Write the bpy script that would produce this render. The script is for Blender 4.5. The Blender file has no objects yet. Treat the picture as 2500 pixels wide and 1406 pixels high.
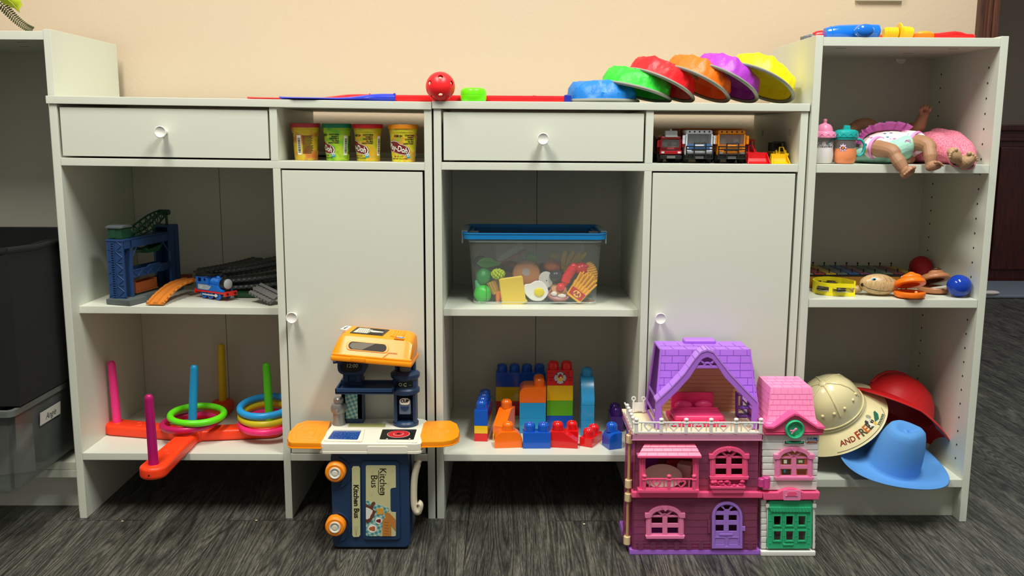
import bpy, bmesh, math, random
from mathutils import Vector as V, Matrix
PI = math.pi
rnd = random.Random(7)
SC = bpy.context.scene
COL = SC.collection

# ---------------------------------------------------------------- camera
CP = V((-0.6379, -1.96915, 0.85383)); YAW, PITCH, ROLL, FPX = 0.00693, -0.1633, -0.00451, 2265.6
_c, _s = math.cos(YAW), math.sin(YAW); _cp, _sp = math.cos(PITCH), math.sin(PITCH); _cr, _sr = math.cos(ROLL), math.sin(ROLL)
_x = V((_c, -_s, 0)); _y = V((_s, _c, 0)); _z = V((0, 0, 1))
FWD = _cp * _y + _sp * _z; _u2 = -_sp * _y + _cp * _z
RGT = _cr * _x - _sr * _u2; UPV = _sr * _x + _cr * _u2
cam = bpy.data.cameras.new('camera'); cam_o = bpy.data.objects.new('camera', cam); COL.objects.link(cam_o)
cam.sensor_width = 36.0; cam.lens = FPX / 2500 * 36.0; cam.clip_start = 0.02
cam_o.matrix_world = Matrix(((RGT.x, UPV.x, -FWD.x, CP.x), (RGT.y, UPV.y, -FWD.y, CP.y), (RGT.z, UPV.z, -FWD.z, CP.z), (0, 0, 0, 1)))
SC.camera = cam_o

# ---------------------------------------------------------------- light and exposure
def lin(h):
    h = h.lstrip('#'); v = [int(h[i:i + 2], 16) / 255 for i in (0, 2, 4)]
    return tuple(c / 12.92 if c <= .04045 else ((c + .055) / 1.055) ** 2.4 for c in v)
SC.view_settings.view_transform = 'Standard'; SC.view_settings.look = 'None'
SC.view_settings.exposure = 0.0; SC.view_settings.gamma = 1; SC.view_settings.use_curve_mapping = False
w = bpy.data.worlds.new('room_ambience'); SC.world = w; w.use_nodes = True
w.node_tree.nodes['Background'].inputs[0].default_value = (1.0, .95, .88, 1); w.node_tree.nodes['Background'].inputs[1].default_value = 0.26
def area(name, loc, aim, sx, sy, power, col):
    l = bpy.data.lights.new(name, 'AREA'); l.shape = 'RECTANGLE'; l.size = sx; l.size_y = sy; l.energy = power; l.color = col
    o = bpy.data.objects.new(name, l); COL.objects.link(o); o.location = loc
    o.rotation_euler = (V(aim) - V(loc)).to_track_quat('-Z', 'Y').to_euler(); return o
area('ceiling_lamp_left', (-1.45, -1.0, 2.6), (-1.45, -0.75, 0), .28, 1.1, 49, (1.0, .95, .86))
area('ceiling_lamp_right', (0.05, -1.0, 2.6), (0.05, -0.75, 0), .28, 1.1, 53, (.98, 1.0, .94))
area('far_room_daylight', (2.6, 1.6, 2.2), (0.9, 0.6, 0), 1.2, 1.2, 22, (.75, .87, 1.0))

# ---------------------------------------------------------------- pixel rays of the 2500 x 1406 photograph -> world points
def ray(u, v): return (FWD + RGT * ((u - 1250) / FPX) + UPV * ((703 - v) / FPX))
def W(u, v, y):
    d = ray(u, v); return CP + d * ((y - CP.y) / d.y)
def WZ(u, v, z):
    d = ray(u, v); return CP + d * ((z - CP.z) / d.z)

# ---------------------------------------------------------------- materials
MATS = {}
def mat(name, col, rough=.4, metal=0, spec=.5, trans=0, ior=1.45, sss=0, coat=0, bump=0, bscale=200, alpha=1, emis=None, var=0, vscale=8):
    if name in MATS: return MATS[name]
    m = bpy.data.materials.new(name); m.use_nodes = True; nt = m.node_tree; b = nt.nodes['Principled BSDF']
    c = lin(col) if isinstance(col, str) else col
    b.inputs['Base Color'].default_value = (*c, 1); b.inputs['Roughness'].default_value = rough
    b.inputs['Metallic'].default_value = metal; b.inputs['Specular IOR Level'].default_value = spec
    b.inputs['Transmission Weight'].default_value = trans; b.inputs['IOR'].default_value = ior
    b.inputs['Coat Weight'].default_value = coat; b.inputs['Alpha'].default_value = alpha
    if sss: b.inputs['Subsurface Weight'].default_value = sss; b.inputs['Subsurface Scale'].default_value = .01
    tc = None
    if bump or var:
        tc = nt.nodes.new('ShaderNodeTexCoord')
    if bump:
        n = nt.nodes.new('ShaderNodeTexNoise'); n.inputs['Scale'].default_value = bscale; n.inputs['Detail'].default_value = 3
        bp = nt.nodes.new('ShaderNodeBump'); bp.inputs['Strength'].default_value = bump; bp.inputs['Distance'].default_value = .002
        nt.links.new(tc.outputs['Object'], n.inputs['Vector']); nt.links.new(n.outputs['Fac'], bp.inputs['Height']); nt.links.new(bp.outputs[0], b.inputs['Normal'])
    if var:
        n = nt.nodes.new('ShaderNodeTexNoise'); n.inputs['Scale'].default_value = vscale; n.inputs['Detail'].default_value = 4
        h = nt.nodes.new('ShaderNodeHueSaturation'); h.inputs['Color'].default_value = (*c, 1)
        mr = nt.nodes.new('ShaderNodeMapRange'); mr.inputs[1].default_value = .3; mr.inputs[2].default_value = .7; mr.inputs[3].default_value = 1 - var; mr.inputs[4].default_value = 1 + var
        nt.links.new(tc.outputs['Object'], n.inputs['Vector']); nt.links.new(n.outputs['Fac'], mr.inputs[0]); nt.links.new(mr.outputs[0], h.inputs['Value']); nt.links.new(h.outputs[0], b.inputs['Base Color'])
    MATS[name] = m; return m
def plastic(col, rough=.32, **k): return mat('plastic_' + col.lstrip('#') + ('_%d' % int(rough * 100)) + ''.join(sorted(k)), col, rough, **k)
def ramp(nt, fac, stops):
    r = nt.nodes.new('ShaderNodeValToRGB'); e = r.color_ramp.elements
    while len(e) < len(stops): e.new(.5)
    for i, (p, c) in enumerate(stops): e[i].position = p; e[i].color = (*lin(c), 1)
    nt.links.new(fac, r.inputs[0]); return r.outputs[0]

# ---------------------------------------------------------------- mesh builder
def axis_m(p, q):
    z = (q - p).normalized(); return Matrix.Translation(p) @ z.to_track_quat('Z', 'Y').to_matrix().to_4x4()
class MB:
    def __init__(s, *mats): s.v = []; s.f = []; s.m = []; s.mats = list(mats)
    def mi(s, m):
        if m is None: return 0
        if m not in s.mats: s.mats.append(m)
        return s.mats.index(m)
    def add(s, vs, fs, m=None, M=None):
        k = len(s.v); i = s.mi(m); n = 0
        s.v += [(M @ V(p)) if M else V(p) for p in vs]
        for f in fs: s.f.append([k + a for a in f]); s.m.append(i)
        return s
    def bm(s, bm, m=None, M=None):
        bm.verts.index_update(); s.add([v.co.copy() for v in bm.verts], [[v.index for v in f.verts] for f in bm.faces], m, M); bm.free(); return s
    def box(s, x0, x1, y0, y1, z0, z1, bev=0, m=None, M=None, seg=2):
        if x0 > x1: x0, x1 = x1, x0
        if y0 > y1: y0, y1 = y1, y0
        if z0 > z1: z0, z1 = z1, z0
        bm = bmesh.new(); bmesh.ops.create_cube(bm, size=1)
        for v in bm.verts: v.co = V((x0 if v.co.x < 0 else x1, y0 if v.co.y < 0 else y1, z0 if v.co.z < 0 else z1))
        if bev:
            bev = min(bev, .49 * min(x1 - x0, y1 - y0, z1 - z0))
            bmesh.ops.bevel(bm, geom=bm.edges[:], offset=bev, segments=seg, affect='EDGES', profile=.5)
        return s.bm(bm, m, M)
    def lathe(s, prof, m=None, M=None, seg=28, caps=True):
        vs = []; fs = []; n = len(prof)
        for i in range(seg):
            a = 2 * PI * i / seg; c, d = math.cos(a), math.sin(a)
            vs += [(r * c, r * d, z) for r, z in prof]
        for i in range(seg):
            j = (i + 1) % seg
            for k in range(n - 1): fs.append([i * n + k, j * n + k, j * n + k + 1, i * n + k + 1])
        if caps:
            if prof[0][0] > 1e-6: fs.append([i * n for i in range(seg)][::-1])
            if prof[-1][0] > 1e-6: fs.append([i * n + n - 1 for i in range(seg)])
        return s.add(vs, fs, m, M)
    def cyl(s, p, q, r, r2=None, m=None, M=None, seg=20, bev=0):
        p, q = V(p), V(q); L = (q - p).length; r2 = r if r2 is None else r2
        pr = [(max(r - bev, 1e-5), 0), (r, bev), (r2, L - bev), (max(r2 - bev, 1e-5), L)] if bev else [(r, 0), (r2, L)]
        X = axis_m(p, q); return s.lathe(pr, m, (M @ X) if M else X, seg)
    def tube(s, pts, r, m=None, M=None, seg=10, closed=False, caps=True, flat=None):
        pts = [V(p) for p in pts]; n = len(pts); vs = []; fs = []; up = None
        rr = r if isinstance(r, (list, tuple)) else [r] * n
        for i, p in enumerate(pts):
            if closed: t = pts[(i + 1) % n] - pts[i - 1]
            else: t = pts[min(i + 1, n - 1)] - pts[max(i - 1, 0)]
            t.normalize()
            if up is None: up = t.orthogonal().normalized() if flat is None else (V(flat) - t * t.dot(V(flat))).normalized()
            else:
                up = (up - t * t.dot(up)).normalized()
            b = t.cross(up); q = rr[i] if isinstance(rr[i], (list, tuple)) else (rr[i], rr[i])
            vs += [p + up * (q[0] * math.cos(2 * PI * k / seg)) + b * (q[1] * math.sin(2 * PI * k / seg)) for k in range(seg)]
        for i in range(n if closed else n - 1):
            j = (i + 1) % n
            for k in range(seg): l = (k + 1) % seg; fs.append([i * seg + k, i * seg + l, j * seg + l, j * seg + k])
        if caps and not closed: fs.append(list(range(seg))[::-1]); fs.append([(n - 1) * seg + k for k in range(seg)])
        return s.add(vs, fs, m, M)
    def torus(s, c, R, r, m=None, M=None, seg=40, s2=12, rz=None):
        c = V(c); rz = rz or r; vs = []; fs = []
        for i in range(seg):
            a = 2 * PI * i / seg
            for k in range(s2):
                b = 2 * PI * k / s2; q = R + r * math.cos(b); vs.append(c + V((q * math.cos(a), q * math.sin(a), rz * math.sin(b))))
        for i in range(seg):
            j = (i + 1) % seg
            for k in range(s2): l = (k + 1) % s2; fs.append([i * s2 + k, j * s2 + k, j * s2 + l, i * s2 + l])
        return s.add(vs, fs, m, M)
    def ell(s, c, r, m=None, M=None, seg=20, rings=12, fn=None):
        if not isinstance(r, (list, tuple)): r = (r, r, r)
        vs = [(0, 0, -1)]; fs = []
        for i in range(1, rings):
            a = -PI / 2 + PI * i / rings
            for k in range(seg): b = 2 * PI * k / seg; vs.append((math.cos(a) * math.cos(b), math.cos(a) * math.sin(b), math.sin(a)))
        vs.append((0, 0, 1)); T = len(vs) - 1
        for k in range(seg):
            l = (k + 1) % seg; fs.append([0, 1 + l, 1 + k]); fs.append([T, 1 + (rings - 2) * seg + k, 1 + (rings - 2) * seg + l])
        for i in range(rings - 2):
            for k in range(seg): l = (k + 1) % seg; a = 1 + i * seg; fs.append([a + k, a + l, a + seg + l, a + seg + k])
        if fn: vs = [fn(V(p)) for p in vs]
        vs = [(c[0] + p[0] * r[0], c[1] + p[1] * r[1], c[2] + p[2] * r[2]) for p in vs]
        return s.add(vs, fs, m, M)
    def prism(s, pts, d0, d1, m=None, M=None, bev=0, seg=2, plane='xz', holes=None):
        """outline in a plane, pushed out from d0 to d1 along the plane's normal"""
        bm = bmesh.new()
        mp = {'xz': lambda a, b, d: (a, d, b), 'xy': lambda a, b, d: (a, b, d), 'yz': lambda a, b, d: (d, a, b)}[plane]
        if holes:
            es = []
            for loop in [pts] + holes:
                vv = [bm.verts.new(mp(a, b, d0)) for a, b in loop]
                es += [bm.edges.new((vv[i], vv[(i + 1) % len(vv)])) for i in range(len(vv))]
            bmesh.ops.triangle_fill(bm, edges=es, use_beauty=True)
            fl = bm.faces[:]
            ex = bmesh.ops.extrude_face_region(bm, geom=fl)
            for e in ex['geom']:
                if isinstance(e, bmesh.types.BMVert):
                    c = e.co; 
                    if plane == 'xz': c.y = d1
                    elif plane == 'xy': c.z = d1
                    else: c.x = d1
            bmesh.ops.recalc_face_normals(bm, faces=bm.faces[:])
            return s.bm(bm, m, M)
        a = [bm.verts.new(mp(p[0], p[1], d0)) for p in pts]; b = [bm.verts.new(mp(p[0], p[1], d1)) for p in pts]; n = len(pts)
        bm.faces.new(a); bm.faces.new(b[::-1])
        for i in range(n): bm.faces.new([a[i], b[i], b[(i + 1) % n], a[(i + 1) % n]])
        bmesh.ops.recalc_face_normals(bm, faces=bm.faces[:])
        if bev:
            eg = [e for e in bm.edges if (e.verts[0] in a) == (e.verts[1] in a)]
            bmesh.ops.bevel(bm, geom=eg, offset=bev, segments=seg, affect='EDGES', profile=.5, clamp_overlap=True)
        return s.bm(bm, m, M)
    def text(s, txt, size, m=None, M=None, depth=.0004, align='CENTER', wrap=None, sx=1.0, bold=0, shear=0):
        """letters in the xz plane facing -y; wrap = radius of a cylinder about z they are bent round"""
        cu = bpy.data.curves.new('t', 'FONT'); cu.body = txt; cu.size = size; cu.align_x = align; cu.align_y = 'CENTER'; cu.extrude = depth; cu.offset = bold * size; cu.resolution_u = 3; cu.shear = shear
        o = bpy.data.objects.new('t', cu); me = bpy.data.meshes.new_from_object(o)
        bm = bmesh.new(); bm.from_mesh(me); bpy.data.objects.remove(o); bpy.data.curves.remove(cu); bpy.data.meshes.remove(me)
        for v in bm.verts: v.co = V((v.co.x * sx, -v.co.z, v.co.y))
        if wrap:
            xs = [v.co.x for v in bm.verts]
            if xs:
                x = min(xs)
                while x < max(xs):
                    bmesh.ops.bisect_plane(bm, geom=bm.verts[:] + bm.edges[:] + bm.faces[:], plane_co=(x, 0, 0), plane_no=(1, 0, 0)); x += wrap * .1
            for v in bm.verts:
                a = v.co.x / wrap; r = wrap - v.co.y; v.co = V((r * math.sin(a), -r * math.cos(a), v.co.z))
        return s.bm(bm, m, M)
    def mesh(s, name, ang=38):
        me = bpy.data.meshes.new(name); me.from_pydata(s.v, [], s.f)
        for m in s.mats: me.materials.append(m)
        me.polygons.foreach_set('material_index', s.m); me.polygons.foreach_set('use_smooth', [True] * len(s.f))
        me.update(); me.validate(verbose=False); me.set_sharp_from_angle(angle=math.radians(ang)); return me
def inst(o, M):
    o.location, q, o.scale = M.decompose(); o.rotation_euler = q.to_euler()
def obj(name, mb, parent=None, label=None, cat=None, group=None, kind=None, ang=38, loc=None, rot=None, M=None, base=True):
    """links ONE mesh object; a top-level one gets its origin at the foot of its mesh"""
    off = V((0, 0, 0))
    if parent is None and loc is None and M is None and base and mb.v:
        xs = [p.x for p in mb.v]; ys = [p.y for p in mb.v]; off = V(((min(xs) + max(xs)) / 2, (min(ys) + max(ys)) / 2, min(p.z for p in mb.v)))
        mb.v = [p - off for p in mb.v]
    o = bpy.data.objects.new(name, mb.mesh(name, ang)); COL.objects.link(o); o.parent = parent
    if M is not None: inst(o, M)
    else:
        o.location = off if loc is None else loc
        if rot: o.rotation_euler = rot
    if ang < 100 and len(mb.f) < 60000: wn = o.modifiers.new('weighted_normals', 'WEIGHTED_NORMAL'); wn.keep_sharp = True
    tagit(o, label, cat, group, kind); return o
def tagit(o, label=None, cat=None, group=None, kind=None):
    if label: o['label'] = label
    if cat: o['category'] = cat
    if group: o['group'] = group
    if kind: o['kind'] = kind
    return o
def thing(name, label, cat, loc=(0, 0, 0), rot=(0, 0, 0), group=None, M=None):
    o = bpy.data.objects.new(name, None); COL.objects.link(o); o.empty_display_size = .02
    if M is not None: inst(o, M)
    else: o.location = loc; o.rotation_euler = rot
    return tagit(o, label, cat, group)
def local(mb, root):
    """turn a world-built mesh into the frame of its (unrotated) thing"""
    mb.v = [p - V(root.location) for p in mb.v]; return mb
def wobj(name, mb, root, label=None, ang=38): return obj(name, local(mb, root), root, label, ang=ang)
def dup(root, label=None, loc=None, rot=None, group=None, M=None):
    def cp(o, par):
        c = o.copy(); COL.objects.link(c); c.parent = par
        for ch in o.children: cp(ch, c)
        return c
    r = cp(root, None)
    if M is not None: inst(r, M)
    if loc is not None: r.location = loc
    if rot is not None: r.rotation_euler = rot
    return tagit(r, label, None, group)
def T(x, y, z): return Matrix.Translation((x, y, z))
def R(a, ax): return Matrix.Rotation(math.radians(a), 4, ax)
def S(x, y=None, z=None):
    y = x if y is None else y; z = x if z is None else z; return Matrix.Diagonal((x, y, z, 1))
def rrect(x0, x1, z0, z1, r, n=5):
    p = []
    for cx, cz, a0 in ((x1 - r, z1 - r, 0), (x0 + r, z1 - r, 90), (x0 + r, z0 + r, 180), (x1 - r, z0 + r, 270)):
        for i in range(n + 1): a = math.radians(a0 + 90 * i / n); p.append((cx + r * math.cos(a), cz + r * math.sin(a)))
    return p
def circ(cx, cz, r, n=24, rz=None): return [(cx + r * math.cos(2 * PI * i / n), cz + (rz or r) * math.sin(2 * PI * i / n)) for i in range(n)]
def pbox(mb, u0, u1, v0, v1, y0, y1, bev=0, m=None):
    """box whose front face (plane y0) spans these photo pixels"""
    a = W(u0, v1, y0); b = W(u1, v0, y0); c = W(u0, v0, y0); d = W(u1, v1, y0)
    return mb.box((a.x + c.x) / 2, (b.x + d.x) / 2, y0, y1, (a.z + d.z) / 2, (b.z + c.z) / 2, bev, m)
def ppoly(pts, y): return [(lambda q: (q.x, q.z))(W(u, v, y)) for u, v in pts]
def catmull(pts, n=6, closed=False):
    P = [V(p) for p in pts]; out = []; N = len(P)
    for i in range(N if closed else N - 1):
        if closed: a, b, c, d = P[i - 1], P[i], P[(i + 1) % N], P[(i + 2) % N]
        else: a, b, c, d = P[max(i - 1, 0)], P[i], P[i + 1], P[min(i + 2, N - 1)]
        for k in range(n):
            t = k / n; out.append(.5 * ((2 * b) + (c - a) * t + (2 * a - 5 * b + 4 * c - d) * t * t + (3 * b - a - 3 * c + d) * t ** 3))
    if not closed: out.append(P[-1])
    return out

# ================================================================ THE ROOM
def nodes_mat(name):
    m = bpy.data.materials.new(name); m.use_nodes = True; MATS[name] = m
    nt = m.node_tree; return m, nt, nt.nodes['Principled BSDF'], nt.nodes.new, nt.links.new
def wall_mat(name, c1, c2):
    m, nt, b, N, L = nodes_mat(name)
    tc = N('ShaderNodeTexCoord'); n = N('ShaderNodeTexNoise'); n.inputs['Scale'].default_value = 1.3; L(tc.outputs['Object'], n.inputs['Vector'])
    L(ramp(nt, n.outputs['Fac'], [(.35, c1), (.7, c2)]), b.inputs['Base Color'])
    n2 = N('ShaderNodeTexNoise'); n2.inputs['Scale'].default_value = 130; n2.inputs['Detail'].default_value = 3; L(tc.outputs['Object'], n2.inputs['Vector'])
    bp = N('ShaderNodeBump'); bp.inputs['Strength'].default_value = .16; bp.inputs['Distance'].default_value = .003
    L(n2.outputs['Fac'], bp.inputs['Height']); L(bp.outputs[0], b.inputs['Normal']); b.inputs['Roughness'].default_value = .75
    return m
def wood_mat(name, stops, scale=(1, 1, 1), dist=3, rough=.4, grain=12, axis='X'):
    m, nt, b, N, L = nodes_mat(name)
    tc = N('ShaderNodeTexCoord'); mp = N('ShaderNodeMapping'); mp.inputs['Scale'].default_value = scale; L(tc.outputs['Object'], mp.inputs['Vector'])
    wv = N('ShaderNodeTexNoise'); wv.inputs['Scale'].default_value = grain; wv.inputs['Detail'].default_value = 6; wv.inputs['Distortion'].default_value = dist
    L(mp.outputs[0], wv.inputs['Vector']); L(ramp(nt, wv.outputs['Fac'], stops), b.inputs['Base Color']); b.inputs['Roughness'].default_value = rough
    return m
def floor_mat():
    m, nt, b, N, L = nodes_mat('vinyl_plank')
    tc = N('ShaderNodeTexCoord'); mp = N('ShaderNodeMapping'); mp.inputs['Rotation'].default_value = (0, 0, PI / 2); L(tc.outputs['Object'], mp.inputs['Vector'])
    br = N('ShaderNodeTexBrick'); br.inputs['Scale'].default_value = 1; br.inputs['Brick Width'].default_value = 1.2; br.inputs['Row Height'].default_value = .18
    br.inputs['Mortar Size'].default_value = .0014; br.inputs['Color1'].default_value = (.0, .0, .0, 1); br.inputs['Color2'].default_value = (1, 1, 1, 1); br.inputs['Mortar'].default_value = (.5, .5, .5, 1)
    L(mp.outputs[0], br.inputs['Vector'])
    # grain: contour lines of a stretched noise (cathedral figure) over fine pores, shifted from plank to plank
    def sc(v, off=None):
        q = N('ShaderNodeVectorMath'); q.operation = 'MULTIPLY'; q.inputs[1].default_value = v; L(tc.outputs['Object'], q.inputs[0])
        r = N('ShaderNodeVectorMath'); r.operation = 'ADD'; L(q.outputs[0], r.inputs[0]); mu = N('ShaderNodeVectorMath'); mu.operation = 'MULTIPLY'; mu.inputs[1].default_value = (3, 9, 5); L(br.outputs['Color'], mu.inputs[0]); L(mu.outputs[0], r.inputs[1]); return r.outputs[0]
    def mth(op, a, b=None):
        q = N('ShaderNodeMath'); q.operation = op
        for i_, x_ in enumerate((a, b)):
            if x_ is None: continue
            if isinstance(x_, (int, float)): q.inputs[i_].default_value = x_
            else: L(x_, q.inputs[i_])
        return q.outputs[0]
    n1 = N('ShaderNodeTexNoise'); n1.inputs['Scale'].default_value = 1; n1.inputs['Detail'].default_value = 2; n1.inputs['Distortion'].default_value = .6; L(sc((16, .9, 1)), n1.inputs['Vector'])
    rings = mth('ABSOLUTE', mth('SINE', mth('MULTIPLY', n1.outputs['Fac'], 70)))
    n2 = N('ShaderNodeTexNoise'); n2.inputs['Scale'].default_value = 1; n2.inputs['Detail'].default_value = 4; n2.inputs['Roughness'].default_value = .7; L(sc((620, 34, 1)), n2.inputs['Vector'])
    n3 = N('ShaderNodeTexNoise'); n3.inputs['Scale'].default_value = 1; n3.inputs['Detail'].default_value = 3; L(sc((24, 2.2, 1)), n3.inputs['Vector'])
    gr_ = mth('ADD', mth('MULTIPLY', rings, .19), mth('ADD', mth('MULTIPLY', n2.outputs['Fac'], .75), mth('MULTIPLY', n3.outputs['Fac'], .35)))
    class mx: outputs = [gr_]
    col = ramp(nt, gr_, [(.42, '#191918'), (.56, '#31312d'), (.70, '#4a4942'), (.90, '#7a776c')])
    mm = N('ShaderNodeMix'); mm.data_type = 'RGBA'; mm.blend_type = 'MULTIPLY'; mm.inputs['Factor'].default_value = 1
    sv = ramp(nt, br.outputs['Fac'], [(0, '#ffffff'), (.5, '#a8a6a4')]); L(col, mm.inputs['A']); L(sv, mm.inputs['B'])
    L(mm.outputs['Result'], b.inputs['Base Color'])
    bp = N('ShaderNodeBump'); bp.inputs['Strength'].default_value = .6; bp.inputs['Distance'].default_value = .0012; L(mx.outputs[0], bp.inputs['Height']); L(bp.outputs[0], b.inputs['Normal'])
    b.inputs['Roughness'].default_value = .42; b.inputs['Specular IOR Level'].default_value = .4
    return m
mb = MB(floor_mat()); mb.box(-4, 4.2, -3.5, 3.6, -.05, 0); obj('floor', mb, kind='structure', base=False)
WY = .425
XE = W(2387, 40, WY).x
mb = MB(wall_mat('painted_wall', '#cfba9e', '#c8b9a1')); mb.box(-4, XE, WY, WY + .12, 0, 2.7); obj('wall_back', mb, kind='structure', base=False)
mb = MB(wall_mat('far_wall', '#6a6054', '#7b7061')); mb.box(-1, 4.2, 3.5, 3.6, 0, 2.7); obj('wall_far', mb, kind='structure', base=False)
mahog = wood_mat('mahogany', [(.3, '#2a0d0a'), (.6, '#4a1712'), (.8, '#5c2018')], (9, 9, 1), 1.5, .3, 6)
casing = wood_mat('stained_casing', [(.3, '#3a2117'), (.6, '#5b3626'), (.8, '#6f4632')], (16, 16, 1.2), 1.5, .4, 5)
# door casing: stepped moulding round the end of the wall
mb = MB(casing); xc = W(2441, 40, WY - .02).x
mb.box(XE - .004, xc, WY - .022, WY + .142, 0, 2.15, .004); mb.box(XE + .012, XE + .022, WY - .028, WY - .018, 0, 2.15, .003); mb.box(xc - .02, xc - .004, WY - .028, WY - .018, 0, 2.15, .003)
obj('trim_1', mb, kind='structure', base=False)
# wainscot of the far room with its rail and tall panels
mb = MB(mahog); mb.box(.9, 4.2, 3.45, 3.5, 0, .9); mb.box(.9, 4.2, 3.42, 3.5, .89, .925, .006); mb.box(.9, 4.2, 3.435, 3.5, .83, .85, .005)
x = 1.34
while x < 4.1: mb.box(x, x + .40, 3.43, 3.452, .08, .80, .012); x += .44
obj('wainscot', mb, kind='structure', base=False)
mb = MB(plastic('#7d8791', .8, bump=.4)); mb.box(1.6, 3.9, 2.92, 3.42, .001, .02, .008); obj('floor_mat', mb, label='blue grey mat lying on the floor before the dark panelling', cat='mat')
a = WZ(2442, 727, .02); mb = MB(plastic('#e8e0d4', .5)); mb.ell((a.x, 2.93, .03), (.05, .02, .012)); mb.cyl((a.x - .03, 2.93, .03), (a.x - .30, 2.9, .026), .008, seg=8)
obj('crumpled_tissue', mb, label='small white crumpled scrap at the edge of the blue grey mat', cat='scrap')
# plate on the wall, only its lower edge in view
a = W(2090, 2, WY - .01); b_ = W(2204, 2, WY - .01); mb = MB(plastic('#d8cfba', .5)); mb.box(a.x, b_.x, WY - .012, WY, a.z, a.z + .12, .003)
obj('wall_plate', mb, label='cream wall plate high on the wall, only its lower edge in view', cat='wall plate')

# ================================================================ WHITE FURNITURE
white = mat('white_melamine', '#d6dacb', .38, bump=.05, bscale=300)
whiteb = mat('white_back_board', '#c9c8ba', .55)
knobm = mat('knob_white', '#efefe6', .25)
dark = mat('dark_gap', '#0b0c0a', .9)
t = .016; YF = .010; BY = .385
def knob(parent, u, v, y):
    p = W(u, v, y - .028) ; mb = MB(knobm)
    mb.lathe([(.0062, 0), (.0055, .004), (.005, .012), (.0065, .018), (.0105, .023), (.0125, .026), (.0125, .0285), (.0112, .0292), (.0095, .0275), (.004, .0262), (0, .026)], M=T(p.x, y, p.z) @ R(90, 'X'), seg=32)
    wobj('knob', mb, parent, 'round white knob with a hollow face')
def cabinet(name, label, x0, x1, zs, U_, seams):
    """U_: dict of pixel edges"""
    r = thing(name, label, 'cabinet', ((x0 + x1) / 2, .2, 0)); sh = zs
    def w(n, mb, lab=None):
        for p in mb.v: p.z += sh * (x1 - p.x) * p.z / .92
        return wobj(n, mb, r, lab)
    zr, zc = .795, .9216
    w('countertop', MB(white).box(x0 - (.004 if x0 < -1 else .0025), x1 + (.0002 if x1 < -.5 else .0012), YF - .004, BY + .015, zc - t, zc, .0012))
    w('side_panel', MB(white).box(x0, x0 + t, YF, BY, 0, zc - t, .0012)); 
    mb = MB(white).box(x1 - t, x1, YF, BY, 0, zc - t, .0012)
    dk = mat('screw_ring', '#8b877a', .5)
    for yy in (.08, .30):
        for zz in (.862,): mb.torus((0, 0, 0), .0065, .0006, dk, T(x1 - t - .0002, yy, zz) @ R(90, 'Y'), 18, 6)
    w('side_panel', mb)
    w('shelf', MB(white).box(x0 + t, x1 - t, YF, BY, zr - t, zr, .001))
    xu = W(U_['ud'], 330, YF).x; xl = W(U_['ld'], 700, YF).x
    w('divider', MB(white).box(xu, xu + t, YF, BY, zr, zc - t, .001))
    w('divider', MB(white).box(xl, xl + t, YF, BY, 0, zr - t, .001))
    ys = YF + .035
    w('shelf', MB(white).box(x0 + t, xl, ys, BY - .004, .474 - t, .474, .001))
    w('bottom_shelf', MB(white).box(x0 + t, xl, YF, BY - .004, .1517 - t, .1517, .001).box(xl + t, x1 - t, YF, BY - .004, .1517 - t, .1517, .001).box(x0 + t, x1 - t, BY - .05, BY - .035, .12, .137))
    mb = MB(whiteb); xs = [x0 + t] + [W(s, 560, BY).x for s in seams] + [xl + .01]
    for i in range(len(xs) - 1): mb.box(xs[i] + .0007, xs[i + 1] - .0007, BY - .004, BY, .13, zr - t + .002)
    mb.box(x0 + t, xl, BY, BY + .001, .13, zr - t, m=dark); mb.box(xl + t, x1 - t, BY - .004, BY, .13, zr - t)
    w('back_board', mb)
    w('back_rail', MB(white).box(xu + t, x1 - t, BY - .012, BY, zr, zr + .012))
    # drawer
    a = W(U_['dr'][0], U_['dr'][1], YF + .004); b = W(U_['dr'][2], U_['dr'][3], YF + .004)
    dz0 = zr + .004; dz1 = zc - t - .0065
    dr = MB(white).box(x0 + t + .0045, xu - .004, YF + .002, YF + .018, dz0, dz1, .001)
    dr.box(x0 + t + .02, xu - .02, YF + .018, YF + .33, dz0 + .006, dz1 - .015)
    do = w('drawer', dr); kp = U_['kd']; knob(r, kp[0], kp[1], YF + .002); k = r.children[-1]
    k.parent = do
    # door
    d = MB(white).box(xl + t + .0025, x1 - t - .0045, YF + .001, YF + .017, .1535, zr - t - .0035, .001); do = w('door', d)
    knob(r, *U_['kk'], YF + .001); r.children[-1].parent = do
    for c in list(r.children):
        if c.name.startswith('knob'): c.parent = do
    return r, xu, xl
def reparent_knobs(r):
    pass
XA0, XA1, XB0, XB1 = -1.5927, -.7945, -.7905, -.0025
cabA, XUA, XLA = cabinet('storage_cabinet', 'white storage cabinet holding the ring toss set and the toy crane, standing left', XA0, XA1, .011,
                         dict(ud=659, ld=676.5, dr=(0, 0, 0, 0), kd=(391, 322), kk=(712, 776)), [542])
cabB, XUB, XLB = cabinet('storage_cabinet', 'white storage cabinet holding the toy blocks and the tub of play food, standing right', XB0, XB1, .0024,
                         dict(ud=1576.5, ld=1565.5, dr=(0, 0, 0, 0), kd=(1326, 339), kk=(1613, 778)), [1310])
def zA(x, z): return z + .011 * (XA1 - x) * z / .92
ZC = .9216 ; ZS = .474 ; ZB = .1517 ; ZR = .795

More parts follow.
